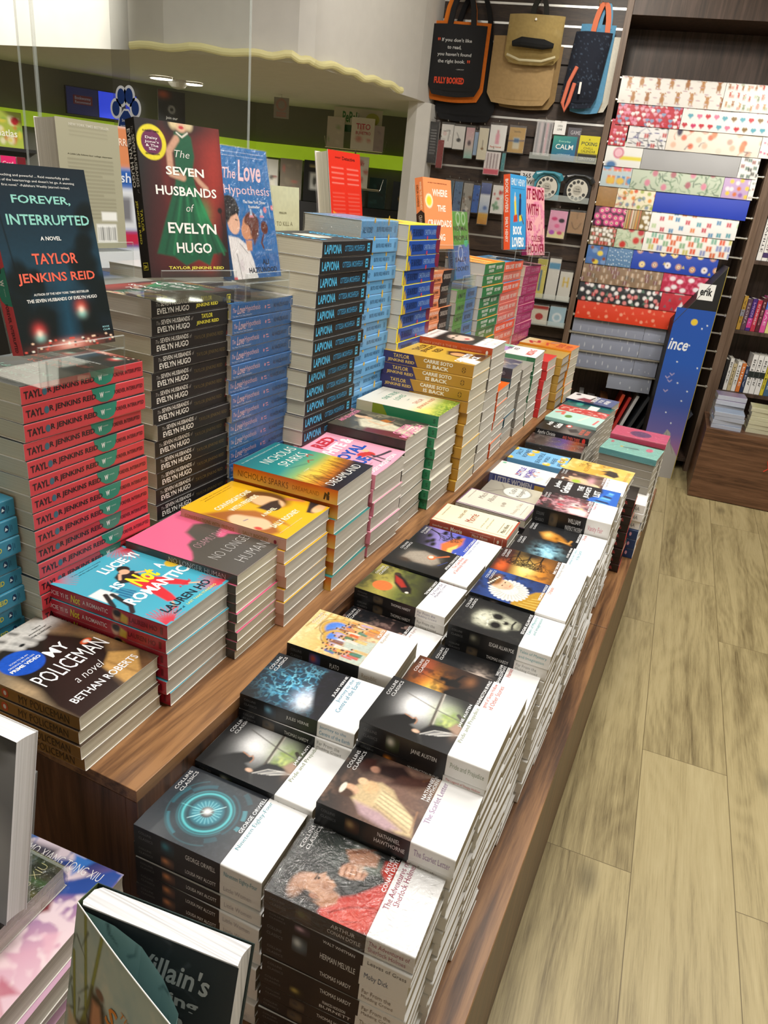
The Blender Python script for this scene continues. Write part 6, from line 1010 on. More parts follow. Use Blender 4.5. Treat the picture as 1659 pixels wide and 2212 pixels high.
# niche walls with the lime light ledge
def wallseg(name, p, q, t, z0, z1, mat, off=0):
    d = Vector((q[0] - p[0], q[1] - p[1])).normalized(); nn = Vector((-d.y, d.x)); p = Vector(p) - nn * off; q = Vector(q) - nn * off
    m = MB(); m.prism([tuple(p), tuple(q), tuple(q + nn * t), tuple(p + nn * t)], lambda a: (a[0], a[1], z0), lambda a: (a[0], a[1], z1), '#fff', mat); return ob(name, m)
PA, PM, PB = (-5.4, 2.12), (-3.58, 5.24), (-2.25, 5.69)
struct(wallseg('wall_niche', PA, PM, .1, 0, 1.9995, 'niche')); struct(wallseg('wall_niche_rear', PM, PB, .1, 0, 1.9995, 'niche'))
struct(wallseg('trim_40', PA, PM, .055, 1.645, 1.735, 'lime', .056)); struct(wallseg('trim_41', PM, PB, .055, 1.64, 1.735, 'lime', .056))
struct(wallseg('trim_42', PA, PM, .3, 0, 1.36, 'black', .31)); struct(wallseg('trim_43', PM, PB, .3, 0, 1.36, 'black', .31))
dA = Vector((PM[0] - PA[0], PM[1] - PA[1])).normalized(); nA = Vector((-dA.y, dA.x)); dB = Vector((PB[0] - PM[0], PB[1] - PM[1])).normalized(); nB = Vector((-dB.y, dB.x))
def BPos(s, off): p = Vector(PM) + dB * s - nB * off; return p
def APos(s, off): p = Vector((-5.0, 2.8)) + dA * s - nA * off; return p
def slab(name, label, cat, pos, d, w, h, t, z, fn, texts=(), base='#888', group=None, lean=0, px=.006, mat='gloss', side='#dcd8d0'):
    """an upright slab (book, poster, pack) with a printed face; pos = lower left corner of its face"""
    o = thing(name, label, cat, (pos[0], pos[1], z), math.atan2(d.y, d.x) if hasattr(d, 'y') else d, group)
    m = MB(); m.box((0, .0004, 0), (w, t, h), side, mat)
    fr = lambda X, Y, e: np.stack([np.asarray(X) * w, np.full(np.shape(X), 0.0) - e, h * (1 - np.asarray(Y))], -1)
    c = Cv(w, h, px, 1, base, hash(label) % 97 if False else sum(map(ord, label)) % 97)
    if fn: fn(c)
    f = MB(); c.put(f, fr, .0002, mat)
    for t_ in texts: put_text(f, fr, *t_, h=.0012, mat=mat)
    bd = m.build('body', o); f.build('printed_face', bd)
    if lean: o.rotation_euler = (-lean, 0, math.atan2(d.y, d.x) if hasattr(d, 'y') else d)
    return o
def blot(cols, n=12, seed=1, lo=.04, hi=.16):
    def fn(c):
        q = random.Random(seed)
        for k in range(n): c.blob(q.uniform(.1, .9), q.uniform(.15, .85), q.uniform(lo, hi), q.uniform(lo, hi), q.choice(cols), .4, .85)
    return fn
NB = [(.087, 1.40, .145, .26, '#c9c8c0', ['#8a3030', '#3a3a38', '#d8d4c4'], 'pale book with two small figures, under the lime light ledge'), (.25, 1.40, .16, .275, '#7d7467', ['#4a4a4c', '#a86a60', '#8a8070'], 'brown misty-picture book under the lime light ledge'), (.43, 1.40, .165, .28, '#141414', ['#141414'], 'black book with pale framed figure under the lime light ledge')]
for i, (s, z, w, h, b, cols, lab) in enumerate(NB):
    fn = blot(cols, 12, i + 2) if i < 2 else (lambda c: (c.poly([(.3, .3), (.72, .3), (.72, .7), (.3, .7)], '#c8c8c4'), c.blob(.5, .5, .09, .2, '#4a4a48', .4), c.line([(.3, .14), (.75, .14)], .06, '#b8a86a')))
    slab('display_book', lab, 'book', BPos(s, .2), dB, w, h, .03, z - .037, fn, (), b, 'face-out books under the lime ledge', 0, .01)
for i, (s, w, h, cols, lab) in enumerate([(.75, .12, .2, ['#3a6a8a', '#1c3a4a', '#c8c8c0'], 'blue-grey book behind the wire spinner'), (.92, .13, .21, ['#0f3a34', '#2c5a50', '#1c2420'], 'dark green book at the right of the lime ledge'), (1.1, .12, .2, ['#1c2a30', '#c8a03c'], 'dark book by the white pillar')]):
    slab('display_book', lab, 'book', BPos(s, .14), dB, w, h, .03, 1.362, blot(cols, 12, i + 9), (), cols[0], 'face-out books under the lime ledge', 0, .012)
slab('display_book', 'colourful picture book with a red button, at the left end of the lime ledge', 'book', APos(.98, .2), dA, .16, .2, .03, 1.51, lambda c: (blot(['#d8c84a', '#7aa84a', '#e8e0c0', '#c87a3c'], 18, 3)(c), c.blob(.75, .25, .14, .14, '#b8242c', .2)), [('natlas', .1, .5, .8, .7, '#f4f4e4')], '#a8b84a', None, 0, .008)
m = MB(); wallz = APos(.9, .31); 
o = wallseg('wall_shelf', tuple(APos(.86, .02)), tuple(APos(1.3, .02)), .0, 0, 0.01, 'black') if False else None
m = MB(); pA = [APos(.9, .0), APos(1.25, .0), APos(1.25, .28), APos(.9, .28)]; m.prism([tuple(p) for p in pA[::-1]], lambda a: (a[0], a[1], 1.49), lambda a: (a[0], a[1], 1.5095), '#fff', 'black'); o = ob('wall_shelf', m); tag(o, 'black wall shelf carrying the colourful picture book', 'shelf')
slab('game_box', 'hot pink card game box at the far left', 'box', APos(.985, .29), dA, .085, .1, .04, 1.3605, None, [('Card', .1, .3, .8, .5, '#f8d0dc'), ('Again', .1, .58, .85, .8, '#f8d0dc')], '#d8246a', None, 0, .02)
slab('game_box', 'dark red box beside the hot pink box', 'box', APos(1.075, .29), dA, .05, .1, .04, 1.3605, None, (), '#6a1420', None, 0, .02)
# television, hanging poster, little wall box
tv = thing('wall_screen', 'lit screen with navy and bright blue halves, high behind the counter', 'television', (APos(1.43, .12)[0], APos(1.43, .12)[1], 1.745), math.atan2(dA.y, dA.x))
m = MB(); m.box((0, .004, 0), (.46, .03, .165), '#fff', 'black', .003); cs = ob('casing', m, tv)
m = MB(); m.box((.006, .0, .006), (.2, .0038, .159), '#fff', 'navyglow'); fr = lambda X, Y, e: np.stack([.006 + np.asarray(X) * .194, np.full(np.shape(X), -.0004) - e, .006 + .153 * (1 - np.asarray(Y))], -1)
put_rect(m, fr, .2, .28, .82, .62, '#7a1a34'); put_text(m, fr, 'Bookworms', .26, .32, .76, .44, '#b8c4f0'); put_text(m, fr, 'Recommend', .26, .48, .76, .58, '#b8c4f0'); ob('dark_panel', m, cs)
m = MB(); m.box((.206, .0, .006), (.454, .0038, .159), '#fff', 'blueglow'); fr2 = lambda X, Y, e: np.stack([.206 + np.asarray(X) * .248, np.full(np.shape(X), -.0004) - e, .006 + .153 * (1 - np.asarray(Y))], -1)
put_poly(m, fr2, [(.45, .3), (.45, .95), (.7, .95), (.7, .3)], '#2a3468'); ob('bright_panel', m, cs)
m = MB(); m.box((.22, .03, .06), (.25, .118, .1), '#fff', 'black'); ob('wall_bracket', m, tv)
ps = slab('hanging_poster', 'black hanging poster reading Join our community, below the ceiling lamps', 'poster', APos(2.02, .15), dA, .19, .27, .006, 1.7, lambda c: (c.cloud(6, '#2c2c34', .5, .8, .8), c.glow(.2, .1, .2, .12, '#b8502c'), c.ring(.5, .42, .1, .02, '#d8d8d8')), [('Join our', .28, .58, .72, .66, '#f0f0f0'), ('FULLY', .3, .72, .7, .79, '#d8d8e8'), ('community!', .24, .85, .76, .93, '#f0f0f0')], '#101014', None, 0, .008)
# ceiling lamps of the niche
for i, (x, y) in enumerate(((-3.52, 4.12), (-3.44, 4.31))):
    o = thing('recessed_lamp', ['left one of the twin bright lamps under the low ceiling', 'right one of the twin bright lamps under the low ceiling'][i], 'lamp', (x, y, 1.9995), 0, 'twin lamps')
    m = MB(); n = 20; V = [(.075 * math.cos(2 * PI * k / n), .05 * math.sin(2 * PI * k / n), -.012) for k in range(n)]; m.prism([(v[0], v[1]) for v in V], lambda p: (p[0], p[1], -.014), lambda p: (p[0], p[1], -.001), '#fff', 'lamp'); m.build('diffuser', o)
    m = MB(); m.tube([(.08 * math.cos(2 * PI * k / n), .055 * math.sin(2 * PI * k / n), -.006) for k in range(n + 1)], .006, '#fff', 'plaster', 6, False); m.build('ring', o)
    spot('downlight', (x, y, 1.96), (x, y, 0), 55, 150, .6, .05)
o = thing('smoke_detector', 'round ceiling dome between the twin lamps', 'detector', (-3.5, 4.25, 1.9995)); m = MB(); m.tube([(0, 0, -.0), (0, 0, -.02), (0, 0, -.04), (0, 0, -.05)], [.06, .06, .04, .01], '#fff', 'plaster', 20); m.build('housing', o)
# wire spinner with children's books
sp = thing('wire_spinner', 'wire rack of picture books with a printed header, by the white pillar', 'book rack', (BPos(.84, .42)[0], BPos(.84, .42)[1], 1.3605), math.atan2(dB.y, dB.x))
m = MB(); m.tube([(0, 0, 0), (0, 0, .6)], .006, n=6)
for z in (.12, .36): m.tube([(-.22, -.04, z + .08), (-.2, -.05, z), (.2, -.05, z), (.22, -.04, z + .08)], .003, n=5); m.tube([(-.2, -.05, z), (-.2, -.1, z + .01), (.2, -.1, z + .01), (.2, -.05, z)], .003, n=5); m.tube([(-.16, .0, z), (.16, .0, z)], .003, n=5)
m.build('frame', sp)
m = MB(); fr = lambda X, Y, e: np.stack([-.17 + .34 * np.asarray(X), np.full(np.shape(X), -.0) - e, .63 - .15 * np.asarray(Y)], -1)
m.box((-.17, .0005, .48), (.17, .006, .63), '#c8c4a4'); put_rect(m, fr, 0, 0, 1, 1, '#cfcaae'); put_text(m, fr, 'PePeL', .18, .15, .52, .6, '#3f7a34', .03); put_disc(m, fr, .8, .4, .14, .26, '#b8b83c'); put_rect(m, fr, 0, .7, .45, 1, '#2c5a2c', .0004); m.build('header', sp)
for i, (x, z, w, h, b, cols, tx, lab) in enumerate([(-.03, .372, .16, .2, '#d8d2c4', ['#d8d2c4', '#c87a70'], [('TITO', .2, .18, .82, .36, '#b8283c'), ('BUHETRO', .2, .42, .85, .52, '#b8283c')], 'cream picture book with red title in the wire rack'), (-.2, .372, .12, .19, '#b8b0a0', ['#8a9a70', '#c8c0b0'], [], 'pale tilted picture book at the rack\'s left'), (.13, .372, .07, .16, '#a89a98', ['#8a7a80'], [], 'narrow mauve book at the rack\'s right'), (-.04, .132, .15, .2, '#cfc8b8', ['#b85a4a'], [('THE DAY', .2, .2, .8, .3, '#a84a4a')], 'cream picture book with red hill, lower in the rack'), (-.2, .132, .13, .17, '#b8b4a4', ['#7a8a6a'], [], 'dull cream book lower left in the rack')]):
    p = Vector((x, -.066, 0)); a = math.atan2(dB.y, dB.x); q = (sp.location.x + p.x * math.cos(a) - p.y * math.sin(a), sp.location.y + p.x * math.sin(a) + p.y * math.cos(a))
    slab('picture_book', lab, 'book', q, dB, w, h, .014, 1.3605 + z, blot(cols, 6, i), tx, b, 'picture books in the wire rack', 0, .012)
# acrylic panel with the paw sticker
GY = 1.75
o = thing('acrylic_screen', 'tall clear acrylic screen with rounded corner behind the beige book', 'counter screen', (-2.0, GY, 0)); m = MB()
out = [(-.36, UP + .6)] + [(-.36, 2.0)] + [(-.36 + .05 - .05 * math.cos(k * PI / 8), 2.0 + .05 * math.sin(k * PI / 8)) for k in range(5)] + [(.43, 2.05), (.43, UP + .6)]
out = [(x + .35, z) for x, z in out]
m.prism(out[::-1], lambda p: (p[0], 0, p[1]), lambda p: (p[0], .005, p[1]), '#fff', 'acryl'); m.build('sheet', o)
m = MB(); m.tube([(p[0], .0025, p[1]) for p in out], .0035, '#fff', 'acryledge', 5); m.build('polished_edge', o)
m = MB(); m.box((.05, -.002, UP + .6), (.056, .007, 2.05), '#fff', 'acryledge'); m.build('rib', o); m = MB(); m.box((.34, -.004, UP + .6), (.4, -.001, 2.0), '#fff', 'greysheet'); m.build('strip', o)
m = MB(); m.box((-.02, -.06, 0), (.79, .1, UP + .6), '#fff', 'shelf'); m.build('counter', o)
pw = thing('paw_sticker', 'white and navy paw-print sticker on the acrylic screen', 'sticker', (-1.618, GY - .0045, 1.618)); m = MB()
fr = lambda X, Y, e: np.stack([np.asarray(X) * .1, np.full(np.shape(X), 0.0) - e, -np.asarray(Y) * .1], -1)
for s, c, e in ((.07, '#e8ecf4', .0003), (0, '#1c3c80', .001)):
    for x, y, a, b in ((-.32, -.12, .13, .18), (-.12, -.42, .13, .19), (.16, -.44, .13, .19), (.36, -.16, .13, .18)): put_disc(m, fr, x, y, a + s, b + s, c, e + .0002)
    put_poly(m, fr, [(x * (1 + s * 2.2), .22 + (y - .22) * (1 + s * 2.2)) for x, y in [(-.26, .36), (-.2, .1), (-.04, -.08), (.1, -.08), (.24, .1), (.3, .36), (.2, .48), (.02, .44), (-.16, .48)]], c, e)
put_text(m, fr, 'Smile,', -.12, .12, .12, .2, '#e8ecf4', h=.0014); put_text(m, fr, 'you are welcome', -.18, .26, .2, .32, '#e8ecf4', h=.0014); m.build('print', pw)
gc = slab('counter_sign', 'blue and white payment sign with an orange top, behind the black stack', 'sign', (-1.335, 1.32), Vector((.25, 1)).normalized(), .13, .3, .012, 1.27, lambda c: (c.poly([(0, 0), (1, 0), (1, .28), (0, .28)], '#d8885a'), c.poly([(0, .28), (1, .28), (1, .85), (0, .85)], '#2c62b4'), c.poly([(.16, .42), (.92, .42), (.92, .72), (.16, .72)], '#e0e4ea'), c.poly([(.26, .48), (.8, .48), (.8, .66), (.26, .66)], '#7a7a80'), c.poly([(.5, .73), (.96, .73), (.96, .83), (.5, .83)], '#c82a4a')), [('GCash', .14, .31, .8, .38, '#dfe8f8'), ('NO WORRIES', .1, .08, .9, .13, '#f4dcc8'), ('ON', .1, .16, .3, .21, '#f4dcc8')], '#e8ecf0', None, 0, .006)
m = MB(); m.box((-1.45, 1.26, 0), (-1.2, 1.5, 1.2695), '#fff', 'shelf'); o = ob('counter_post', m); tag(o, 'dark counter post under the payment sign', 'counter')
hs = slab('hanging_sign', 'small clear hanging sign with red print under the low ceiling', 'sign', (-3.02, 4.62), dB, .1, .12, .004, 1.86, lambda c: (c.ring(.5, .35, .3, .05, '#b04a4a', .7), c.line([(.2, .75), (.8, .75)], .06, '#b04a4a', .7), c.line([(.2, .88), (.8, .88)], .06, '#b04a4a', .7)), (), '#8a877e', None, 0, .006)
m = MB(); m.tube([(.05, .002, .119), (.05, .002, .1395)], .002, n=5); m.build('hanger', hs)
# ------------------------------------------------------------------ gift wrap rack
NR = 4.95
rk = thing('gift_wrap_rack', 'tall walnut rack with steel rods full of wrapping paper', 'rack', WP(0, NR), TH)
def kbox(name, lo, hi, mat, par, bev=.001): m = MB(); m.box(lo, hi, '#fff', mat, bev); return m.build(name, par)
kbox('upright', (-.085, -.02, 0), (-.05, .34, CEIL - .001), 'edge', rk); kbox('upright', (.845, -.02, 0), (.88, .34, CEIL - .001), 'edge', rk)
kbox('header', (-.0495, -.015, 2.505), (.8445, .005, CEIL - .001), 'shelf', rk); kbox('header_soffit', (-.0495, .0055, 2.505), (.8445, .34, 2.523), 'shelf', rk)
kbox('back_panel', (-.0495, .322, .0), (.8445, .34, 2.5045), 'shelf', rk); kbox('bottom_shelf', (-.0495, -.01, .06), (.8445, .32, .08), 'shelf', rk)
ROD = [(2.21 - .1095 * i, .03 - .0035 * i) for i in range(16)]
for z, y in ROD:
    m = MB(); m.tube([(-.055, y, z), (.85, y, z)], .0065, n=10); m.tube([(-.0495, y, z), (-.04, y, z)], .011, n=10); m.tube([(.835, y, z), (.8445, y, z)], .011, n=10); m.build('rod', rk)
def sheet(row, u0, u1, label, fn, base, drop=.112, px=.0045, lift=0, mat='paper'):
    z, y = ROD[row]; o = thing('wrapping_paper', label, 'wrapping paper', WP(u0, NR + y - .0005 + (.024 if row >= 12 else 0), z), TH, 'gift wrap on the rods')
    w = u1 - u0; R_ = .0085 + lift; arc = PI * .6 * R_; tot = arc + drop
    c = Cv(w, tot, px, 1, base, row + 3); fn(c)
    def fr(X, Y, e):
        s = np.asarray(Y) * tot; t = np.clip(s / R_, 0, PI * .6); rest = np.maximum(s - arc, 0)
        yy = -(R_ + e) * np.sin(t) - .012 * np.sin(rest / drop * PI * .5) - .0012 * np.sin(np.asarray(X) * 9 + row); zz = (R_ + e) * np.cos(t) - rest
        return np.stack([np.asarray(X) * w, yy, zz], -1)
    m = MB(); c.put(m, fr, 0, mat); m.build('front_fold', o, smooth=True)
    q = 8; V = []
    for i in range(q + 1):
        s = i / q * .09; t = min(s / R_, PI * .5); rr = max(0, s - PI * .5 * R_)
        V += [(0, R_ * math.sin(t), R_ * math.cos(t) - rr), (w, R_ * math.sin(t), R_ * math.cos(t) - rr)]
    m = MB(); m.add(V, [(2 * i, 2 * i + 1, 2 * i + 3, 2 * i + 2) for i in range(q)], '#eceae6', mat); m.build('back_fold', o, smooth=True); return o
def dots(cols, nx, ny, rx, ry=None, shape='blob', seed=1, jit=.25):
    def fn(c):
        q = random.Random(seed)
        for j in range(ny):
            for i in range(nx):
                x = (i + .5 + .5 * (j % 2) + q.uniform(-jit, jit)) / nx; y = (j + .5 + q.uniform(-jit, jit)) / ny; col = q.choice(cols)
                if shape == 'heart':
                    a = rx; k = a / c.a; c.blob(x - a * .45, y - k * .2, a * .6, a * .6, col, .15).blob(x + a * .45, y - k * .2, a * .6, a * .6, col, .15).poly([(x - a, y), (x + a, y), (x, y + k * 1.15)], col)
                elif shape == 'box': k = rx / c.a; c.poly([(x - rx, y - k), (x + rx, y - k), (x + rx, y + k), (x - rx, y + k)], col).line([(x, y - k), (x, y + k)], rx * .3, '#f4f0e4', .7)
                elif shape == 'flower': c.blob(x, y, rx, rx, col, .2).blob(x, y, rx * .45, rx * .45, '#f4e0c8', .2).blob(x, y, rx * .2, rx * .2, '#3a1424', .2)
                elif shape == 'bear': k = rx / c.a; c.blob(x, y, rx, rx * 1.4, col, .2).blob(x, y - k * 1.8, rx * .8, rx * .8, col, .2).blob(x - rx, y - k * 2.5, rx * .35, rx * .35, col, .2).blob(x + rx, y - k * 2.5, rx * .35, rx * .35, col, .2).line([(x - rx * .5, y + k), (x - rx * .6, y + k * 2)], rx * .5, col).line([(x + rx * .5, y + k), (x + rx * .6, y + k * 2)], rx * .5, col)
                elif shape == 'tri': k = rx / c.a; c.poly([(x - rx, y + k), (x + rx, y + k), (x, y - k)], col)
                else: c.blob(x, y, rx, ry or rx, col, .3)
    return fn
def both(*fs): return lambda c: [f(c) for f in fs]
def leaves(cols, n, seed, w=.02, l=.12):
    def fn(c):
        q = random.Random(seed)
        for k in range(n):
            x, y, a = q.uniform(0, 1), q.uniform(0, 1), q.uniform(0, 2 * PI); c.line([(x, y), (x + l * .5 * math.cos(a), y + l * .5 * math.sin(a) / c.a), (x + l * math.cos(a + .4), y + l * math.sin(a + .4) / c.a)], w, q.choice(cols), .85, w1=w * .3)
    return fn
def stripes(cols, n): return lambda c: [c.poly([(i / n, 0), ((i + .8) / n, 0), ((i + .8) / n, 1), (i / n, 1)], cols[i % len(cols)]) for i in range(n)]
WR = [
 (0, -0.037, 0.524, 'cream wrapping paper with dancing brown bears, top rod left', both(dots(['#b8824c', '#a8703c', '#c08a54'], 7, 2, .022, None, 'bear', 2, .1), dots(['#d8c8c8', '#c8a8b0'], 9, 5, .02, .006, 'blob', 3)), '#efebe6'),
 (0, 0.526, 0.838, 'cream wrapping paper with small bears and green envelopes, top rod right', both(dots(['#a8703c', '#c85a4a', '#8a9a78', '#c89a6a'], 9, 3, .018, None, 'bear', 5, .2), dots(['#a8b898', '#d88a7a'], 6, 3, .022, None, 'box', 6)), '#f1eeea'),
 (1, -0.026, 0.329, 'red wrapping paper crowded with pink, white and blue hearts, second rod', dots(['#f4f0f0', '#e88aa8', '#8aa4c8', '#e8b0c0', '#c82a3c'], 15, 6, .03, None, 'heart', 7, .3), '#c0202f'),
 (1, 0.331, 0.838, 'white wrapping paper with big rows of coloured hearts, second rod', dots(['#c82838', '#e07a9c', '#8a6a34', '#5aa8bc', '#d02a68'], 11, 3, .027, None, 'heart', 8, .05), '#f2efec'),
 (2, -0.044, 0.052, 'small piece of crowded red heart paper, third rod at left', dots(['#f4f0f0', '#e88aa8', '#8aa4c8', '#c82a3c'], 5, 6, .08, None, 'heart', 9, .3), '#c0202f'),
 (2, 0.059, 0.276, 'black and white comic-strip wrapping paper, third rod', both(dots(['#2c2c34', '#5a5a94', '#c8c8d4'], 6, 5, .06, .014, 'blob', 10), leaves(['#26262c', '#4a4a84'], 14, 3, .03, .3), dots(['#c02a34'], 2, 3, .05, None, 'box', 4)), '#eceaea'),
 (2, 0.278, 0.78, 'cream travel-motif wrapping paper, third rod', both(dots(['#e8c0a8', '#e07a5c', '#c8a89a', '#f0d8c8'], 6, 3, .03, .03, 'blob', 11), leaves(['#b87a4a', '#5a4a5a', '#d88a6a'], 12, 4, .012, .07), dots(['#d8906a', '#3a2c4a'], 3, 1, .03, .05, 'blob', 4)), '#efe4d6'),
 (2, 0.782, 0.838, 'end piece of white heart paper, third rod at right', dots(['#c82838', '#e07a9c', '#5aa8bc'], 3, 3, .11, None, 'heart', 8, .1), '#f2efec'),
 (3, -0.044, 0.162, 'white and yellow wrapping paper with a pink badge, fourth rod', lambda c: (c.poly([(0, .0), (1, .0), (1, .12), (0, .12)], '#7ab06a'), c.poly([(.4, .6), (1, .6), (1, .74), (.4, .74)], '#e8d83c'), c.ring(.35, .5, .12, .05, '#d8688a'), c.blob(.35, .5, .09, .09, '#f0b8c8', .2), c.blob(.3, .1, .14, .1, '#e8d04a', .3), c.blob(.2, .95, .14, .1, '#4a7ab0', .3)), '#eeeeea'),
 (3, 0.164, 0.698, 'plain silver grey wrapping paper, fourth rod', lambda c: c.grain(.03, 6), '#a9a9ab'),
 (3, 0.7, 0.801, 'white wrapping paper with scattered dark letters, fourth rod', dots(['#8a2430', '#1c5a50', '#2a4a84', '#26262a'], 4, 4, .09, None, 'box', 12), '#efeeea'),
 (4, -0.044, 0.126, 'pale blue wrapping paper with cupcakes, fifth rod', both(dots(['#e8863c', '#3c86c8', '#e88a3c'], 3, 2, .13, None, 'box', 13, .05), dots(['#e0507a', '#4a9ad0', '#e8c04a', '#f06a8a'], 3, 2, .14, .11, 'blob', 14, .05)), '#bccdd2'),
 (4, 0.128, 0.638, 'sage wrapping paper with dark leaves and pink blooms, fifth rod', both(leaves(['#4a6a54', '#2c4a3c', '#6a8a6a', '#8aa488'], 60, 5, .014, .09), dots(['#c87a8a', '#d88aa0', '#b06a74'], 5, 2, .03, .035, 'blob', 15)), '#c2cdb8'),
 (4, 0.64, 0.78, 'lilac wrapping paper with little figures, fifth rod', dots(['#e8c84a', '#d87a4a', '#f0e0e8', '#9a6ab8'], 4, 4, .08, .08, 'blob', 16), '#c3a5cf'),
 (4, 0.782, 0.81, 'narrow end of letter-print paper, fifth rod', dots(['#8a2430', '#1c5a50', '#26262a'], 2, 4, .16, None, 'box', 12), '#efeeea'),
 (5, -0.045, 0.066, 'plain kraft brown wrapping paper, sixth rod', lambda c: c.grain(.08, 10), '#a37a45'),
 (5, 0.068, 0.283, 'cream wrapping paper with orange flowers and kites, sixth rod', both(dots(['#d8562c', '#e89a3c', '#8a9ab0', '#a8b45a'], 6, 4, .05, .05, 'blob', 17), leaves(['#7a8a3c', '#c8683c'], 20, 8, .03, .2)), '#ece3c6'),
 (5, 0.285, 0.804, 'plain royal blue wrapping paper, sixth rod', lambda c: c.grain(.03, 5), '#1a3bb8'),
 (6, -0.04, 0.141, 'plum wrapping paper with magenta blooms, seventh rod', dots(['#d8468a', '#e05a98'], 5, 4, .095, None, 'flower', 18, .2), '#4a1a38'),
 (6, 0.143, 0.229, 'striped brown and orange wrapping paper, seventh rod', stripes(['#d8c8a0', '#7a4a34', '#e09a3c', '#4a6a3c', '#b83a2c', '#f0e8d8', '#5a2c2c'], 12), '#c8a878'),
 (6, 0.231, 0.286, 'narrow brown dotted wrapping paper, seventh rod', dots(['#f0ece0'], 2, 5, .2, None, 'blob', 19), '#8a7240'),
 (6, 0.288, 0.776, 'white birthday wrapping paper with cakes and hats, seventh rod', dots(['#e07a2c', '#c82a4c', '#3a9aac', '#e8b83c', '#6a4a34', '#b8d0a0', '#3a86b8'], 9, 3, .024, None, 'box', 20, .25), '#f1eeec'),
 (7, -0.044, 0.109, 'brown wrapping paper with white santas, eighth rod', dots(['#f0e8e0', '#c83a30', '#f4f0ea'], 7, 6, .055, None, 'box', 21, .2), '#6a5a38'),
 (7, 0.111, 0.272, 'sage wrapping paper with red poinsettias, eighth rod', both(leaves(['#8aa47c', '#5a7a54', '#a8bca0'], 30, 9, .03, .2), dots(['#b8202c', '#c8342c'], 3, 2, .12, .12, 'blob', 22)), '#c6d0b4'),
 (7, 0.274, 0.769, 'white wrapping paper with tumbling gift boxes, eighth rod', dots(['#e0542c', '#8ab08a', '#c8c06a', '#8a94c4', '#7ab09a', '#d86a3c'], 10, 4, .03, None, 'box', 23, .2), '#eeece6'),
 (8, -0.039, 0.082, 'cornflower wrapping paper with elephants, ninth rod', both(dots(['#7a9ac8', '#5a7ab8', '#e8d04a'], 3, 3, .14, .12, 'blob', 24), dots(['#8a4a2c'], 2, 2, .08, None, 'blob', 25)), '#4470b0'),
 (8, 0.084, 0.231, 'grey-blue wrapping paper with small white flowers, ninth rod', dots(['#c8d8e8', '#a8c0d8'], 9, 6, .025, None, 'blob', 26), '#5d84ad'),
 (8, 0.233, 0.721, 'deep blue wrapping paper with round penguins and bears, ninth rod', both(dots(['#d8a070', '#efe8ec', '#c89a8a', '#f0d890'], 7, 2, .036, None, 'flower', 27, .1), dots(['#f0d84a'], 3, 2, .014, None, 'tri', 28)), '#1f44b0'),
 (9, -0.045, 0.432, 'taupe wrapping paper with mauve blocks, tenth rod', dots(['#a88a70', '#7a4a54', '#b89a80', '#6a5a4a'], 12, 5, .022, None, 'box', 29, .3), '#8d745c'),
 (9, 0.434, 0.716, 'raspberry wrapping paper with white animals, tenth rod', both(dots(['#d85a7a'], 8, 5, .04, None, 'tri', 30), dots(['#f0dce4', '#f4ecf0'], 5, 3, .06, .045, 'blob', 31)), '#b81f45'),
 (10, -0.044, 0.45, 'black wrapping paper with snowmen and candy shapes, eleventh rod', both(dots(['#5a7a6a', '#6a6a70'], 10, 4, .022, None, 'tri', 32), dots(['#f0ecec', '#f4f0f0', '#e08a8a'], 12, 4, .024, None, 'blob', 33), dots(['#c83a44'], 6, 2, .02, None, 'box', 34)), '#26282c'),
 (10, 0.452, 0.733, 'red and white patchwork wrapping paper, eleventh rod', both(dots(['#c82c3c', '#ece4e4', '#b81f30'], 4, 3, .1, None, 'tri', 35), dots(['#5a6a74'], 5, 3, .03, None, 'tri', 36)), '#c0283a'),
 (11, -0.037, 0.552, 'vermilion wrapping paper with pale snowflakes, twelfth rod', both(dots(['#f08a6a'], 10, 3, .012, None, 'tri', 37), dots(['#f0a084'], 6, 2, .016, .016, 'blob', 38)), '#dc3d1c'),
 (12, -0.037, 0.403, 'translucent grey tag-print wrap at left, thirteenth rod', dots(['#c4c8d2', '#a4a8b6'], 9, 2, .006, .03, 'blob', 39), '#8f94a6'),
 (12, 0.405, 0.545, 'translucent grey tag-print wrap at right, thirteenth rod', dots(['#c4c8d2'], 4, 2, .01, .03, 'blob', 40), '#959aac'),
 (13, -0.037, 0.396, 'translucent grey tag-print wrap at left, second rod from the bottom', dots(['#c4c8d2'], 8, 2, .007, .03, 'blob', 41), '#8b91a4'),
 (13, 0.398, 0.538, 'translucent grey tag-print wrap at right, second rod from the bottom', dots(['#c4c8d2'], 4, 2, .01, .03, 'blob', 42), '#8f95a8'),
 (14, 0.0, 0.386, 'translucent grey tag-print wrap at left, lowest rod', dots(['#c4c8d2'], 8, 2, .007, .03, 'blob', 43), '#878da0'),
 (14, 0.388, 0.528, 'translucent grey tag-print wrap at right, lowest rod', dots(['#c4c8d2'], 4, 2, .01, .03, 'blob', 44), '#8b91a4'),
 (15, 0.247, 0.517, 'grey tag-print wrap hanging from the bottom rod', dots(['#c4c8d2'], 4, 2, .01, .03, 'blob', 45), '#868c9c')]
SX = 1.12
for (row, u0, u1, lab, fn, base) in WR:
    sheet(row, u0, u1, lab, fn, base, .1 if row >= 15 else .122 if row < 12 else (.1), lift=.004 if row < 12 else .001)
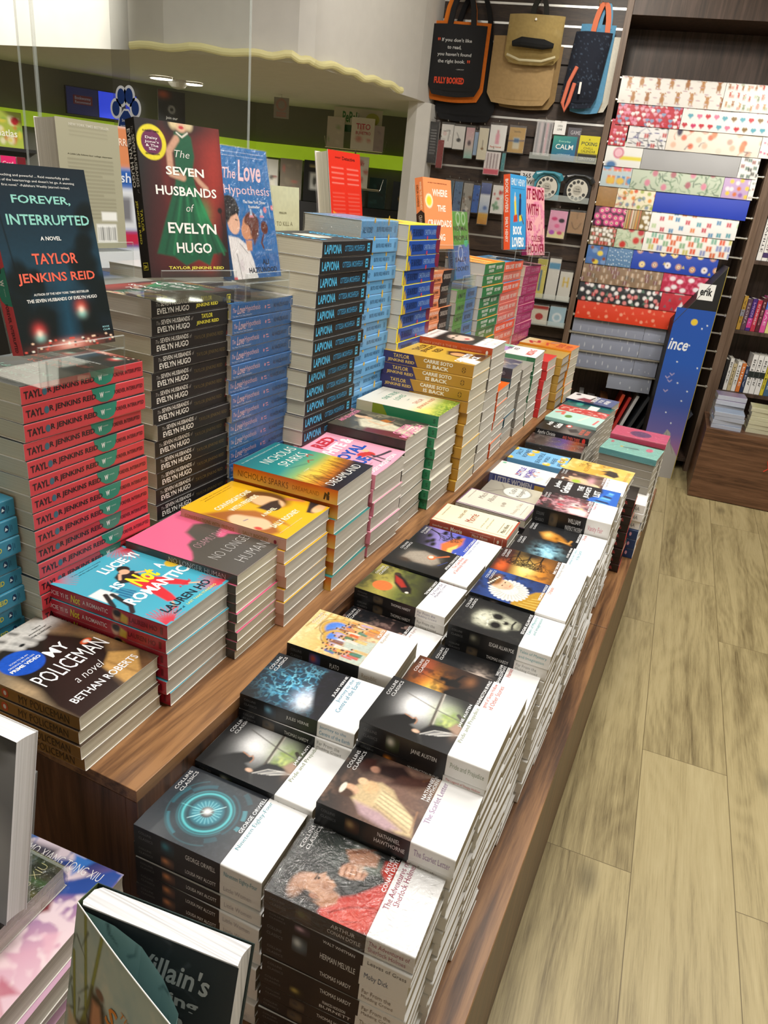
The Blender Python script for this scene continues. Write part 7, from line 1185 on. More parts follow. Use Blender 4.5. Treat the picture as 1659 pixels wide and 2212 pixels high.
# folders and portfolios in the bin below
FO = [(.09, .03, .3, '#d8d4d0', 'white box file in the bin under the rods', 0), (.14, .05, .27, '#c9c4c4', 'pale box with a wrapped top in the rack bin', 2), (.21, .05, .3, '#8a5a34', 'brown pack in crinkled film in the rack bin', 4), (.275, .022, .36, '#d84a2c', 'orange portfolio leaning in the rack bin', 14), (.31, .02, .35, '#b82c2c', 'red portfolio leaning in the rack bin', 16), (.345, .02, .37, '#c8c8cc', 'clear portfolio leaning in the rack bin', 17), (.39, .022, .38, '#3a3e46', 'charcoal portfolio beside the clear one in the rack bin', 20), (.44, .022, .37, '#23262c', 'black portfolio in the middle of the rack bin', 22), (.49, .022, .36, '#2c3038', 'slate portfolio next to the cream one in the rack bin', 24), (.55, .02, .37, '#cfc9b0', 'cream portfolio with a dark handle slot in the rack bin', 27), (.585, .02, .35, '#5a6a44', 'olive green portfolio in the rack bin', 28), (.64, .02, .34, '#4a4e58', 'grey-blue portfolio at the right of the rack bin', 29)]
for u, t, h, col, lab, lean in FO:
    o = thing('portfolio', lab, 'portfolio', WP(u, NR + .03, .0805), TH, 'portfolios in the rack bin'); l = rad(lean)
    m = MB(); m.box((0, 0, 0), (t, .24, h), col, 'gloss', .003); ch = m.build('sleeve', o); ch.rotation_euler = (0, l, 0)
    if 'slot' in lab:
        m = MB(); m.box((.004, -.0015, .2), (.012, .002, .3), '#1c1c1e', 'gloss'); c2 = m.build('handle_slot', o); c2.rotation_euler = (0, l, 0)
# ------------------------------------------------------------------ slat wall goods
def pack(key, label, cat, u0, z0, u1, z1, fn, texts, base, n=4.935, t=.014, name=None, hook=True, film=True, px=.005, side='#d8d6d0', group='packs on the slat wall'):
    w, h = u1 - u0, z1 - z0; o = thing(name or cat.replace(' ', '_'), label, cat, WP(u0, n, z0), TH, group)
    fr = lambda X, Y, e: np.stack([np.asarray(X) * w, np.full(np.shape(X), 0.0) - e, h * (1 - np.asarray(Y))], -1)
    m = MB(); m.box((0, .0004, 0), (w, t, h), side, 'gloss', .0015); bd = m.build('body', o)
    f = MB(); c = Cv(w, h, px, 1, base, sum(map(ord, label)) % 90)
    if fn: fn(c)
    c.put(f, fr, .0002, 'gloss')
    for x in texts: put_text(f, fr, *x, h=.001)
    f.build('printed_card', bd)
    if film: m = MB(); m.box((-.003, -.003, -.006), (w + .003, t + .001, h + .012), '#fff', 'wrap'); m.build('film_bag', o)
    if hook:
        m = MB(); m.tube([(w / 2, -.02, h + .024), (w / 2, -.012, h + .018), (w / 2, 5.018 - n, h + .02)], .0022, n=6); m.build('hook', o)
    return o
def mini(cols, n=8, s=1): return blot(cols, n, s, .06, .2)
PK = [
 ('pack of black pens with white printing, leftmost on the upper hooks', 'pen pack', -1.119, 1.678, -1.052, 1.906, lambda c: [c.line([(.3, .2 + .07 * k), (.75, .2 + .07 * k)], .03, '#b8b8b8', .8) for k in range(9)], [], '#1b1b20'),
 ('red pack half hidden behind the black pens', 'pen pack', -1.05, 1.655, -1.012, 1.81, None, [], '#8a2c2c'),
 ('white clip card with a loop drawing, upper hooks', 'bookmark', -1.037, 1.773, -.962, 1.898, lambda c: (c.line([(.2, .3), (.7, .25), (.6, .7)], .05, '#5a5a5c'), c.ring(.3, .4, .1, .03, '#d89a9a')), [], '#e9e6e2'),
 ('white clip card with a cat drawing, upper hooks', 'bookmark', -.958, 1.768, -.89, 1.893, lambda c: (c.blob(.5, .6, .2, .16, '#4a4a4c', .2), c.line([(.3, .3), (.5, .5)], .05, '#6a6a6c')), [], '#e6e4e0'),
 ('pink to teal bookmark pack, upper hooks', 'bookmark', -.882, 1.724, -.832, 1.891, lambda c: (c.grad(0, 0, 0, 1, [(0, '#d8a8b0'), (.6, '#d8c8c0'), (1, '#8ac0b4')]), c.blob(.5, .5, .22, .3, '#5a4a54', .3)), [], '#d8b0b4'),
 ('pale blue bookmark edge between two packs', 'bookmark', -.828, 1.745, -.806, 1.87, None, [], '#9ab4d4'),
 ('ivory bookmark pack with a gold charm', 'bookmark', -.802, 1.723, -.745, 1.895, lambda c: (c.blob(.5, .65, .14, .14, '#8a6a3c', .2), c.line([(.5, .4), (.5, .6)], .04, '#6a5a4a')), [], '#e4dcc4'),
 ('glossy white pack with a pink bottle', 'gift pack', -.738, 1.781, -.64, 1.917, lambda c: (c.poly([(.38, .35), (.62, .35), (.62, .75), (.38, .75)], '#e8a4b4', .03), c.poly([(.44, .2), (.56, .2), (.56, .35), (.44, .35)], '#d88a9a')), [('Peach Sonnet', .1, .82, .8, .9, '#d8703c')], '#f3f1ef'),
 ('pink and white brush pack hanging below the bottle pack', 'gift pack', -.75, 1.646, -.655, 1.772, lambda c: (c.poly([(0, .75), (1, .75), (1, 1), (0, 1)], '#d8566c'), *[c.line([(.2 + .2 * k, .1), (.2 + .2 * k, .7)], .07, '#6a3a44') for k in range(4)]), [], '#ece4e4'),
 ('teal pack edge beside the brush pack', 'gift pack', -.645, 1.672, -.624, 1.77, None, [], '#3f8a90'),
 ('kraft card with a small blue bottle', 'gift pack', -.622, 1.778, -.526, 1.913, lambda c: (c.poly([(.3, .4), (.7, .4), (.7, .85), (.3, .85)], '#c8c0a4'), c.poly([(.34, .42), (.66, .42), (.66, .6), (.34, .6)], '#4a78a0'), c.line([(.0, .55), (1, .5)], .06, '#2c3a68')), [('bottle', .3, .12, .7, .2, '#5a4420')], '#b8944c'),
 ('clear case of grey brush pens', 'pen pack', -.467, 1.777, -.372, 1.956, lambda c: [c.line([(.14 + .18 * k, .06), (.14 + .18 * k, .96)], .1, ['#8a8a90', '#c8b8bc', '#5a5a60', '#d0a8b0', '#7a7a80'][k]) for k in range(5)], [], '#b4b0b0'),
 ('blue-white bookmark with an orange tassel, lower hooks', 'bookmark', -.97, 1.431, -.92, 1.59, lambda c: (c.line([(.5, 0), (.6, .5)], .12, '#d8942c'), c.blob(.4, .7, .3, .3, '#a87a4a', .3)), [], '#4a6a78'),
 ('steel blue bookmark pack, lower hooks', 'bookmark', -.912, 1.369, -.862, 1.589, mini(['#3a5a8a', '#8aa4c4', '#1c2c4a'], 10, 4), [], '#5a7aa0'),
 ('patterned bookmark pack with brown figures, lower hooks', 'bookmark', -.855, 1.361, -.797, 1.586, mini(['#e4e0d8', '#7a5a3c', '#4a6a94', '#2c2c34'], 14, 5), [], '#a8a49c'),
 ('cobalt bookmark pack, lower hooks', 'bookmark', -.791, 1.422, -.75, 1.579, mini(['#2c5ab0', '#16305e'], 6, 6), [], '#2c62b8'),
 ('blue and white bookmark pack with yellow foot, lower hooks', 'bookmark', -.744, 1.36, -.682, 1.597, lambda c: (c.grad(0, 0, 0, 1, [(0, '#6a7ab0'), (.25, '#4a5a94'), (.3, '#e4e8f0'), (.7, '#a8bcd8'), (.75, '#d8a83c'), (1, '#c88a2c')]), c.blob(.6, .6, .2, .2, '#5a7ab8', .4)), [], '#8a9ac4'),
 ('white pack with green leaf stickers, lower hooks', 'sticker pack', -.672, 1.43, -.59, 1.591, mini(['#4a8a5a', '#7ab08a', '#3a3a3c', '#c83a3a'], 9, 8), [], '#eceae6'),
 ('pink blister of heart and doughnut erasers', 'eraser pack', -.3, 1.328, -.195, 1.485, lambda c: (c.poly([(0, .75), (1, .75), (1, 1), (0, 1)], '#e8e0a4'), c.blob(.3, .3, .17, .1, '#d83a7c', .2), c.blob(.72, .35, .17, .12, '#2c2430', .2), c.blob(.5, .55, .15, .11, '#e86a9c', .2), c.blob(.25, .8, .17, .12, '#b84ac0', .2), c.blob(.7, .8, .15, .1, '#d8407c', .2)), [], '#e8a4c4'),
 ('kraft card with a thin necklace', 'gift pack', -.182, 1.367, -.09, 1.488, lambda c: (c.line([(.2, .5), (.35, .75), (.5, .8), (.65, .75), (.8, .5)], .05, '#5a4430'), c.line([(.5, .0), (.5, .3)], .03, '#4a3a2c')), [], '#a8845c')]
for i, (lab, cat, u0, z0, u1, z1, fn, tx, base) in enumerate(PK): pack(i, lab, cat, u0, z0, u1, z1, fn, tx, base, n=4.935 + .004 * (i % 3))
def tray(label, u0, u1, z, n0=4.9, lip=.03):
    o = thing('acrylic_tray', label, 'shelf', WP(u0, n0, z), TH, 'acrylic trays on the slat wall'); w = u1 - u0
    m = MB(); m.box((0, 0, -.004), (w, 5.018 - n0, 0), '#fff', 'acryl'); m.build('floor_plate', o)
    m = MB(); m.box((0, -.003, -.004), (w, 0, lip), '#fff', 'acryledge'); m.build('front_lip', o); return o
tray('clear tray under the teal CALM book', -.48, -.088, 1.757); tray('clear tray under the telephone tins', -.54, -.088, 1.54); tray('clear tray with stationery boxes, above the lowest goods', -.33, -.088, .966); tray('clear tray at the bottom of the slat wall', -.33, -.088, .805)
BX = [
 ('teal guided journal reading CALM', 'book', -.356, 1.758, -.219, 1.888, lambda c: c.grad(0, 0, .4, 1, [(0, '#4aa48c'), (.5, '#2c7c8c'), (1, '#2a6a9c')]), [('Everyday', .25, .18, .75, .28, '#a8e0d0'), ('CALM', .14, .34, .88, .54, '#f0f4f0'), ('a guided journal', .25, .72, .8, .78, '#cfe8f0')], '#2c7c8c', 4.915),
 ('grey game box peeking over the teal journal', 'game box', -.282, 1.758, -.205, 1.938, None, [('GAME', .2, .08, .95, .2, '#b8b4b8')], '#5e5a60', 4.955),
 ('yellow calendar box with black foot', 'calendar', -.205, 1.758, -.09, 1.9, lambda c: c.poly([(0, .66), (1, .66), (1, 1), (0, 1)], '#2c2c28'), [('A', .45, .1, .53, .17, '#3a3a20'), ('F*CKING', .12, .22, .9, .36, '#3a4a40'), ('CHILL', .25, .42, .75, .5, '#8a8020'), ('CALENDAR', .15, .53, .88, .62, '#6a6418'), ('ZERO F*CKS', .1, .8, .9, .9, '#b8b8a8')], '#ddd02a', 4.92),
 ('white word-a-day calendar with bold black print', 'calendar', -.52, 1.541, -.427, 1.685, None, [('365', .15, .08, .7, .26, '#1c1c1e'), ('NEW', .1, .32, .85, .5, '#1c1c1e'), ('WORDS', .1, .55, .9, .7, '#1c1c1e'), ('A YEAR', .1, .76, .85, .9, '#1c1c1e')], '#e8e4e2', 4.95)]
for i, (lab, cat, u0, z0, u1, z1, fn, tx, base, n) in enumerate(BX): pack(i, lab, cat, u0, z0, u1, z1, fn, tx, base, n=n, t=.03, hook=False, film=False, group='boxes in the acrylic trays')
pack(0, 'small white price card above the teal journal', 'price card', -.364, 1.892, -.295, 1.963, None, [('OPEN', .3, .3, .7, .45, '#8a8a8a'), ('LOVE', .3, .55, .7, .7, '#2a2a2a')], '#f1f0ee', 4.905, .003, 'price_card', False, False, group='price cards')
for i, (u0, col, lab) in enumerate(((-.425, '#3f8fa4', 'teal telephone-shaped tin with a round dial'), (-.243, '#26282c', 'black telephone-shaped tin with a round dial'))):
    o = thing('telephone_tin', lab, 'tin', WP(u0, 4.915, 1.5405), TH, 'telephone-shaped tins'); w, h = .155, .15
    m = MB(); fr = lambda X, Y, e: np.stack([np.asarray(X) * w, np.full(np.shape(X), 0.0) - e, h * (1 - np.asarray(Y))], -1)
    out = [(0, 1), (.0, .3), (.06, .16), (.2, .06), (.8, .06), (.94, .16), (1, .3), (1, 1)]
    m.prism([(x * w, (1 - y) * h) for x, y in out], lambda p: (p[0], 0, p[1]), lambda p: (p[0], .04, p[1]), col, 'gloss'); tb = m.build('tin_body', o)
    m = MB(); m.tube([(-.004, -.004, h * .74), (.01, -.012, h * .9), (w * .3, -.012, h * .98), (w * .7, -.012, h * .98), (w - .01, -.012, h * .9), (w + .004, -.004, h * .74)], [.017, .016, .008, .008, .016, .017], col, 'gloss', 8); m.build('receiver', o)
    m = MB(); put_disc(m, fr, .5, .56, .43, .44, '#1a1a1a', .001); put_disc(m, fr, .5, .56, .4, .41, '#d6d2c6', .002)
    for k in range(10): a = .5 + k * .52; put_disc(m, fr, .5 + .3 * math.cos(a), .56 + .31 * math.sin(a), .06, .062, '#4a4a48', .003, 12)
    put_disc(m, fr, .5, .56, .17, .17, '#b8b4a8', .003); put_text(m, fr, 'THE', .42, .5, .58, .54, '#3a3a38', h=.004); put_text(m, fr, 'PHRASES', .38, .58, .62, .62, '#3a3a38', h=.004); m.build('dial', tb)
for lab, u0, z0, u1, z1, base, fn in [('tall yellow notebook in the tray of boxes', -.322, .967, -.26, 1.2, '#d8cc6a', lambda c: c.line([(.5, .3), (.5, .8)], .2, '#5a7a9a')), ('white pack with a blue stripe in the tray of boxes', -.25, .967, -.18, 1.21, '#dcdad4', lambda c: c.poly([(0, .1), (1, .1), (1, .25), (0, .25)], '#5a9ac0')), ('white pack with a yellow letter H', -.172, .967, -.095, 1.14, '#dad8d0', lambda c: (c.line([(.35, .2), (.35, .5)], .12, '#d8b83c'), c.line([(.7, .2), (.7, .5)], .12, '#d8b83c'), c.line([(.35, .35), (.7, .35)], .1, '#d8b83c'))), ('red and cream cookie box at the bottom', -.31, .806, -.205, .92, '#dcd2c0', lambda c: (c.blob(.5, .6, .24, .2, '#b82c2c', .1), c.poly([(0, 0), (1, 0), (1, .2), (0, .2)], '#a8322c'))), ('pale blue box with a white swirl at the bottom', -.195, .806, -.095, .925, '#a4c4d4', lambda c: c.ring(.5, .55, .24, .1, '#eef2f4'))]:
    pack(0, lab, 'stationery box', u0, z0, u1, z1, fn, [], base, 4.925, .04, None, False, True, group='boxes in the acrylic trays')
# ------------------------------------------------------------------ bags on hooks
def bag(label, u0, u1, z0, z1, n, col, art=None, texts=(), handle=None, hcol=None, hz=.17, mat='cloth', bulge=.035, flare=.02, name='tote_bag', group='bags on the slat wall', slant=0, wob=.006, extra=None, px=.006):
    w, h = u1 - u0, z1 - z0; o = thing(name, label, 'bag', WP(u0, n, z0), TH, group)
    def body(X, Y, e, sgn=1):
        X = np.asarray(X, float); Y = np.asarray(Y, float); q = .5 + (X - .5) * (1 - flare / w * 0 - .06 * (Y > .86) * (Y - .86) / .14 * 3)
        b = bulge * np.sin(np.clip(X, 0, 1) * PI) ** .7 * np.sin(np.clip(.12 + Y * .95, 0, 1) * PI) ** .6 + wob * np.sin(7 * X + 4 * Y) * np.sin(PI * X)
        return np.stack([q * w + slant * (1 - Y), -sgn * (b + .002) - sgn * e, h * (1 - Y) + .01 * np.sin(X * PI) * (Y > .9) * -1], -1)
    m = MB(); c = Cv(w, h, px, 1, col, sum(map(ord, label)) % 90)
    if art: art(c)
    c.grain(.08, 40); c.put(m, body, 0, mat)
    for t in texts: put_text(m, body, *t, h=.002, mat=mat)
    c2 = Cv(w, h, .02, 1, col, 3); c2.put(m, lambda X, Y, e: body(X, Y, e, -1), 0, mat); m.build('bag_body', o, smooth=False)
    if handle:
        for k, yy in enumerate((-.012, .012)):
            m = MB(); pts = []
            for i in range(13):
                t = i / 12; pts.append((w * (handle[0] + (handle[1] - handle[0]) * t) + slant, yy, h - .02 + hz * math.sin(t * PI) ** .55))
            V = []; F = []
            for p in pts: V += [(p[0] - .014, p[1], p[2]), (p[0] + .014, p[1], p[2]), (p[0] + .014, p[1] + .003, p[2]), (p[0] - .014, p[1] + .003, p[2])]
            for i in range(12):
                for j in range(4): F.append((4 * i + j, 4 * i + (j + 1) % 4, 4 * i + 4 + (j + 1) % 4, 4 * i + 4 + j))
            m.add(V, F, hcol or col, mat); m.build('handle', o)
    if extra: extra(o, w, h)
    m = MB(); hy = h + (hz if handle else .02) - .03; m.tube([(w * .5 + slant, -.05, hy + .01), (w * .5 + slant, -.045, hy - .002), (w * .5 + slant, 5.018 - n, hy)], .003, n=6); m.build('hook', o)
    return o
bag('orange tote bag edge showing behind the black quote tote', -1.16, -.815, 2.025, 2.425, 4.935, '#d8701c', None, (), (.22, .72), '#e07a20', .19, bulge=.03)
bag('black tote bag hanging lowest behind the orange one', -1.1, -.74, 1.93, 2.33, 4.975, '#17171a', None, (), (.2, .8), '#17171a', .28, bulge=.03)
bag('black tote bag with a white reading quote and red shop lettering', -1.145, -.83, 2.05, 2.405, 4.9, '#18181b', None,
    [('If you don\'t like', .2, .2, .76, .265, '#c8c8c8'), ('to read,', .32, .3, .58, .36, '#c8c8c8'), ("you haven't found", .14, .4, .78, .465, '#c8c8c8'), ('the right book.', .16, .5, .68, .565, '#c8c8c8'), ('"', .12, .2, .17, .24, '#d8502c'), ('"', .72, .5, .77, .54, '#d8502c'), ('- LEMONY', .52, .63, .68, .645, '#b0b0b0'), ('FULLY BOOKED', .12, .75, .7, .845, '#d8482c', .05)], (.3, .75), '#1a1a1d', .2, bulge=.03)
bag('flat brown kraft-coloured bag hanging behind the tan backpack', -.79, -.42, 2.035, 2.37, 4.93, '#ab8e62', None, (), None, bulge=.02)
bag('second kraft-coloured bag tucked behind the first', -.74, -.39, 2.02, 2.34, 4.965, '#967a50', None, (), None, bulge=.015)
def flap(o, w, h):
    m = MB(); m.tube([(w * .14, -.052, h * .36), (w * .3, -.06, h * .4), (w * .7, -.06, h * .37), (w * .88, -.05, h * .36)], [.014, .026, .026, .012], '#17181a', 'cloth', 10); m.build('rolled_strap', o)
    m = MB(); m.tube([(w * .5, -.046, h * .88), (w * .5, -.052, h * .88)], .006, n=8); m.build('snap', o)
    m = MB(); V = [(w * .06, -.04, h * .14), (w * .3, -.05, h * .03), (w * .7, -.05, h * .03), (w * .94, -.04, h * .14)]; m.tube(V, .007, '#cfc4a0', 'cloth', 8); m.build('piping', o)
def a_tan(c): c.grad(0, 0, .2, 1, [(0, '#b39c66'), (.6, '#a89058'), (1, '#937d4a')]).cloud(8, '#bfab78', .5, .8, .4)
bag('tan backpack with a dark rolled strap on its front', -.71, -.4, 2.235, 2.468, 4.885, '#98824e', a_tan, (), (.4, .66), '#2a2a26', .11, bulge=.05, name='backpack', extra=flap)
def coral(o, w, h):
    m = MB(); m.tube([(w * .35, -.05, h * .52), (w * .2, -.055, h * .3), (w * .12, -.055, h * .02), (w * .2, -.055, -.03), (w * .28, -.055, h * .04), (w * .36, -.052, h * .3)], .011, '#d8745a', 'cloth', 8); m.build('wrist_loop', o)
    m = MB(); m.box((w * .5, -.056, h * .16), (w * .56, -.052, h * .32), '#ece8e4'); m.build('white_tag', o)
bag('white tote bag at the right behind the pale blue one', -.3, -.085, 2.03, 2.4, 4.965, '#d9d4c6', None, (), None, bulge=.02, slant=.02)
bag('pale blue tote bag behind the navy one', -.31, -.12, 2.02, 2.45, 4.94, '#5f9ac0', None, (), (.5, .8), '#6aa4c8', .12, bulge=.02)
bag('navy bag with coral straps and a wrist loop', -.36, -.16, 2.04, 2.405, 4.9, '#171d2c', lambda c: c.cloud(20, '#4a5a70', .68, .78, .8), (), (.45, .85), '#dc7a58', .16, bulge=.05, slant=.03, extra=coral)
# ------------------------------------------------------------------ cardboard display stand
def W2(p): return p
su, sn = -.055 * CT + 4.786 * ST, 4.717
st = thing('display_stand', 'tall cardboard display with a starry blue front and black slanted header', 'display stand', WP(su, sn), TH)
wS, zR, zL, dS = .22, 1.29, .95, .24
m = MB(); out = [(-wS, 0), (0, 0), (0, zR), (-wS, zL)]
m.prism(out, lambda p: (p[0], 0.0, p[1]), lambda p: (p[0], dS, p[1]), '#121214', 'matte'); bx_ = m.build('box', st)
f = MB(); fr = lambda X, Y, e: np.stack([-wS + np.asarray(X) * wS, np.full(np.shape(X), 0.0) - e, 1.04 * (1 - np.asarray(Y))], -1)
def sky(c):
    c.grad(0, 0, 0, 1, [(0, '#1a4fae'), (.3, '#1f58b8'), (.55, '#3a56a8'), (.72, '#6c64a8'), (.82, '#a06c9c'), (1, '#8a7a9c')])
    for x, y in ((.75, .1), (.55, .2), (.9, .32), (.5, .42), (.72, .52), (.86, .08), (.35, .3), (.6, .66), (.8, .46), (.4, .6), (.3, .78)): c.blob(x, y, .02, .02, '#e8f0f8', .3)
    c.blob(.52, .07, .085, .085, '#e8c83a', .1)
    c.poly([(0, .76), (.2, .8), (.4, .76), (.5, .72), (.7, .74), (.8, .78), (1, .86), (1.01, 1.01), (-.01, 1.01)], '#a9a6a2', .01).cloud(4, '#8d8a88', .5, .8, .5) if False else c.poly([(0, .74), (.25, .79), (.45, .75), (.55, .7), (.66, .72), (.72, .78), (1, .86), (1.01, 1.01), (-.01, 1.01)], '#a8a5a1', .01)
    c.line([(.55, .72), (.62, .8), (.6, .86)], .008, '#6a6866').line([(.72, .78), (.85, .84)], .008, '#6a6866')
    for x, y in ((.2, .4), (.28, .42), (.24, .48), (.3, .38)): c.line([(x - .05, y - .01), (x, y), (x + .05, y - .012)], .014, '#d8c4dc')
c = Cv(wS, 1.04, .004, 1, '#1a4fae', 5); sky(c); c.put(f, fr, .0006, 'matte')
put_text(f, fr, 'ince', .02, .17, .52, .235, '#eef2f8', .02, .2, h=.0014, mat='matte'); f.build('printed_front', bx_)
f = MB(); fr = lambda X, Y, e: np.stack([-wS + np.asarray(X) * wS, np.full(np.shape(X), 0.0) - e, 1.0405 + .25 * (1 - np.asarray(Y))], -1)
put_rect(f, fr, .42, .42, .82, .78, '#f2f2f0', .0008, 'matte'); put_text(f, fr, 'erik', .47, .5, .77, .68, '#161618', .03, 0, .0014, 'matte'); f.build('logo_label', bx_)
m = MB(); m.tube([(-.001, -.001, 0), (-.001, -.001, zR)], .0016, '#b8a44a', 'matte', 5); m.build('gold_edge', st)
m = MB(); m.tube([(-wS, -.001, zL), (0, -.001, zR)], .0016, '#4a4a44', 'matte', 5); m.build('top_edge', st)
# ------------------------------------------------------------------ low cabinet and bookcase on the right
cb = thing('low_cabinet', 'low walnut cabinet block standing on the floor at the right', 'cabinet', (.062, 4.526, 0), rad(4.5))
kbox('front_panel', (0, 0, .004), (1.6, .018, .408), 'cab', cb); kbox('side_panel', (0, .0184, .004), (.018, .42, .408), 'cab', cb); kbox('top_panel', (0, 0, .4084), (1.6, .42, .427), 'cab', cb); kbox('plinth', (.004, .02, 0), (1.596, .04, .0038), 'dark', cb)
bc = thing('bookcase', 'tall walnut bookcase at the right edge with shelved books', 'bookcase', WP(.884, 4.98), TH)
kbox('upright', (0, 0, 0), (.04, .3, CEIL - .001), 'edge', bc); kbox('back_panel', (.0404, .28, 0), (1.3, .3, CEIL - .001), 'shelf', bc)
for z in (.53, .905, 1.31, 1.72): kbox('shelf_board', (.0404, 0, z), (1.3, .2795, z + .022), 'shelf', bc)
def spinebook(label, u, w, z, h, col, txt=None, tcol='#f0f0f0', n=4.99, D=.13, band=None, group='books in the bookcase'):
    o = thing('shelved_book', label, 'book', WP(u, n, z), TH, group)
    m = MB(); m.box((0, 0, 0), (w, D, .0012), col); m.box((0, 0, 0), (.001, D, h), col); m.box((w - .001, 0, 0), (w, D, h), col); m.box((0, 0, 0), (w, .0012, h), col)
    fr = lambda X, Y, e: np.stack([np.asarray(X) * w, np.full(np.shape(X), 0.0) - e, h * (1 - np.asarray(Y))], -1)
    if band: put_rect(m, fr, 0, band[0], 1, band[1], band[2], .0005)
    if txt: put_text(m, fr, txt, .3, .12, .7, .8, tcol, 0, 0, .001, turn=True)
    m.build('cover', o); m = MB(); m.box((.0015, .0025, .0015), (w - .0015, D - .003, h - .003), '#fff', 'pgrey'); m.build('pages', o)
def shelfrow(items, u, z, where):
    for w, h, col, tx, tc, band, lab in items: spinebook('%s, %s' % (lab, where), u, w, z, h, col, tx, tc, band=band); u += w + .002
shelfrow([(.022, .2, '#b08a3a', 'ATLAS', '#4a3a1c', (.4, .6, '#8a8a94'), 'ochre spine'), (.026, .185, '#5a4050', 'STORY', '#c8b8c0', None, 'plum spine'), (.026, .19, '#4a2c78', 'NIGHT', '#c8a8d8', (.6, .9, '#c83a8a'), 'purple and pink spine'), (.026, .185, '#b8324a', 'SUMMER', '#f0d0d4', None, 'crimson spine'), (.022, .2, '#5a2430', 'RED', '#c89a9a', None, 'maroon spine'), (.03, .21, '#d8549c', 'LOVE', '#f0d0e4', (0, .35, '#3a6ac8'), 'pink spine with blue head'), (.028, .205, '#d8d48a', 'SUN', '#6a6a3c', None, 'pale yellow spine'), (.024, .2, '#3a8a7a', 'SEA', '#e0f0ec', None, 'teal spine'), (.03, .2, '#c8c4bc', 'BOOK', '#4a4a4a', None, 'grey spine')], .929, .928, 'middle shelf of the bookcase')
shelfrow([(.028, .23, '#e8e6e4', 'WHITE', '#3a3a40', None, 'first white spine'), (.03, .23, '#ebe9e6', 'NOVEL', '#5a3a4a', (.8, .92, '#4a3a68'), 'white spine with violet mark'), (.03, .23, '#e4e2de', 'TALES', '#4a4a4a', None, 'third white spine'), (.03, .22, '#dcd8d0', 'ESSAY', '#4a4a4a', None, 'ivory spine')], .93, 1.333, 'upper shelf of the bookcase')
shelfrow([(.02, .19, '#1c1c20', None, '', None, 'thin black spine'), (.022, .2, '#e6e4e0', 'BLACK', '#1c1c20', None, 'white spine with dark print'), (.022, .17, '#c8b890', 'MAPS', '#4a4030', None, 'sand spine'), (.024, .185, '#e8e6e2', 'MILK', '#5a5a58', None, 'cream-white spine'), (.024, .18, '#d87a3c', 'FIRE', '#f4e4d4', None, 'orange spine'), (.02, .165, '#2c3a5a', 'SEA', '#c8d0e0', None, 'navy spine'), (.03, .24, '#efeeec', 'BETTER', '#2c2c2c', (.42, .58, '#26302f'), 'first tall white spine with dark band'), (.03, .24, '#efeeec', 'BETTER', '#2c2c2c', (.42, .58, '#26302f'), 'second tall white spine with dark band'), (.03, .24, '#efeeec', 'BETTER', '#2c2c2c', (.42, .58, '#26302f'), 'third tall white spine with dark band'), (.02, .19, '#d8c83c', 'YES', '#3a3a20', None, 'bright yellow spine'), (.03, .2, '#4a6a8a', 'BLUE', '#e0e8f0', None, 'steel blue spine')], .93, .553, 'lowest shelf of the bookcase')
kind('wrapw', 'film-wrapped pale lilac book', .16, .125, '#9a8cb4', '#c8ccd8', page='pwhite', film=2, back='#d8dce4'); kind('wrapy', 'film-wrapped cream book', .17, .13, '#dcd9a8', '#d4d2b4', page='pcream', film=2); kind('wrapb', 'film-wrapped pale blue book', .16, .12, '#b4c8e4', '#b8c0d4', page='pwhite', film=2)
def cabpile(key, n, x, y, yaw, where, look, z0=.4275, T=.024, group=None):
    for i in range(n): book(key, T, i == n - 1, (x + r.uniform(-.004, .004), y + r.uniform(-.004, .004), z0 + i * (T + .0005)), rad(yaw + r.uniform(-3, 3)), '%s, %s of %s' % (look, ORD[n - 1 - i], where), 'books in ' + where)
cabpile('wrapb', 4, .085, 4.55, 6, 'the cabinet front pile', 'film-wrapped pale blue book'); cabpile('wrapw', 6, .075, 4.69, 6, 'the lilac cabinet pile', 'film-wrapped lilac book', T=.027); cabpile('wrapy', 6, .27, 4.6, 6, 'the cream cabinet pile', 'film-wrapped cream book', T=.024)
m = MB(); m.tube([(0, 0, 0), (.006, -.01, -.06), (-.004, -.012, -.12), (.008, -.014, -.16), (-.012, -.014, -.18)], .003, '#d8402c', 'cloth', 6); o = m.build('tassel_ribbon'); o.location = (.43, 4.545, .42); tag(o, 'red ribbon tassel dangling over the cabinet front', 'ribbon')
# ------------------------------------------------------------------ front display, nearest the camera
for i in range(7):
    T = .0303; z = .735 - (i + 1) * (T + .0004); a = -86 + [0, 1, -1, 1.5, 0, -1, 1][i]
    book('danmei', T, i == 0, (-.613 + .004 * math.sin(i * 2.1) + .0, .444 + .003 * math.cos(i), z), rad(a), 'pink and blue illustrated novel with white author line, topmost on the front display' if i == 0 else 'pink-edged illustrated novel, %s of the front display pile' % ORD[i], 'illustrated novels on the front display')
BOOKS['danmei2'].update(cover_text=[('MO XIANG TONG XIU', .06, .88, .94, .93, '#d8cc94', dict(bold=-.02))])
book('danmei2', .03, True, (-.722, .266, .7354), rad(2), 'dark green film-wrapped illustrated novel lying on the pink and blue one', 'illustrated novels on the front display')
kind('standnear', 'grey upright novel', .21, .142, '#8d9096', '#5a6a8a', page='pwhite', back='#2c4a7c', curl=.0, edge='#e8e8ea', art=canvas(lambda c: (c.grad(0, 0, .3, 1, [(0, '#2a2c30'), (.18, '#34363c'), (.2, '#8a8e96'), (.6, '#6a6e78'), (1, '#9a9ea6')]), c.blob(.7, .1, .2, .1, '#5a5c60', .4), c.blob(.6, .6, .4, .3, '#a8acb4', .5)), .002))
upright('standnear', .0255, (-.642, .321, .784), 2, 10.7, 'upright grey-covered novel with white page block at the left edge', .7662, standlabel='acrylic stand under the upright grey-covered novel')
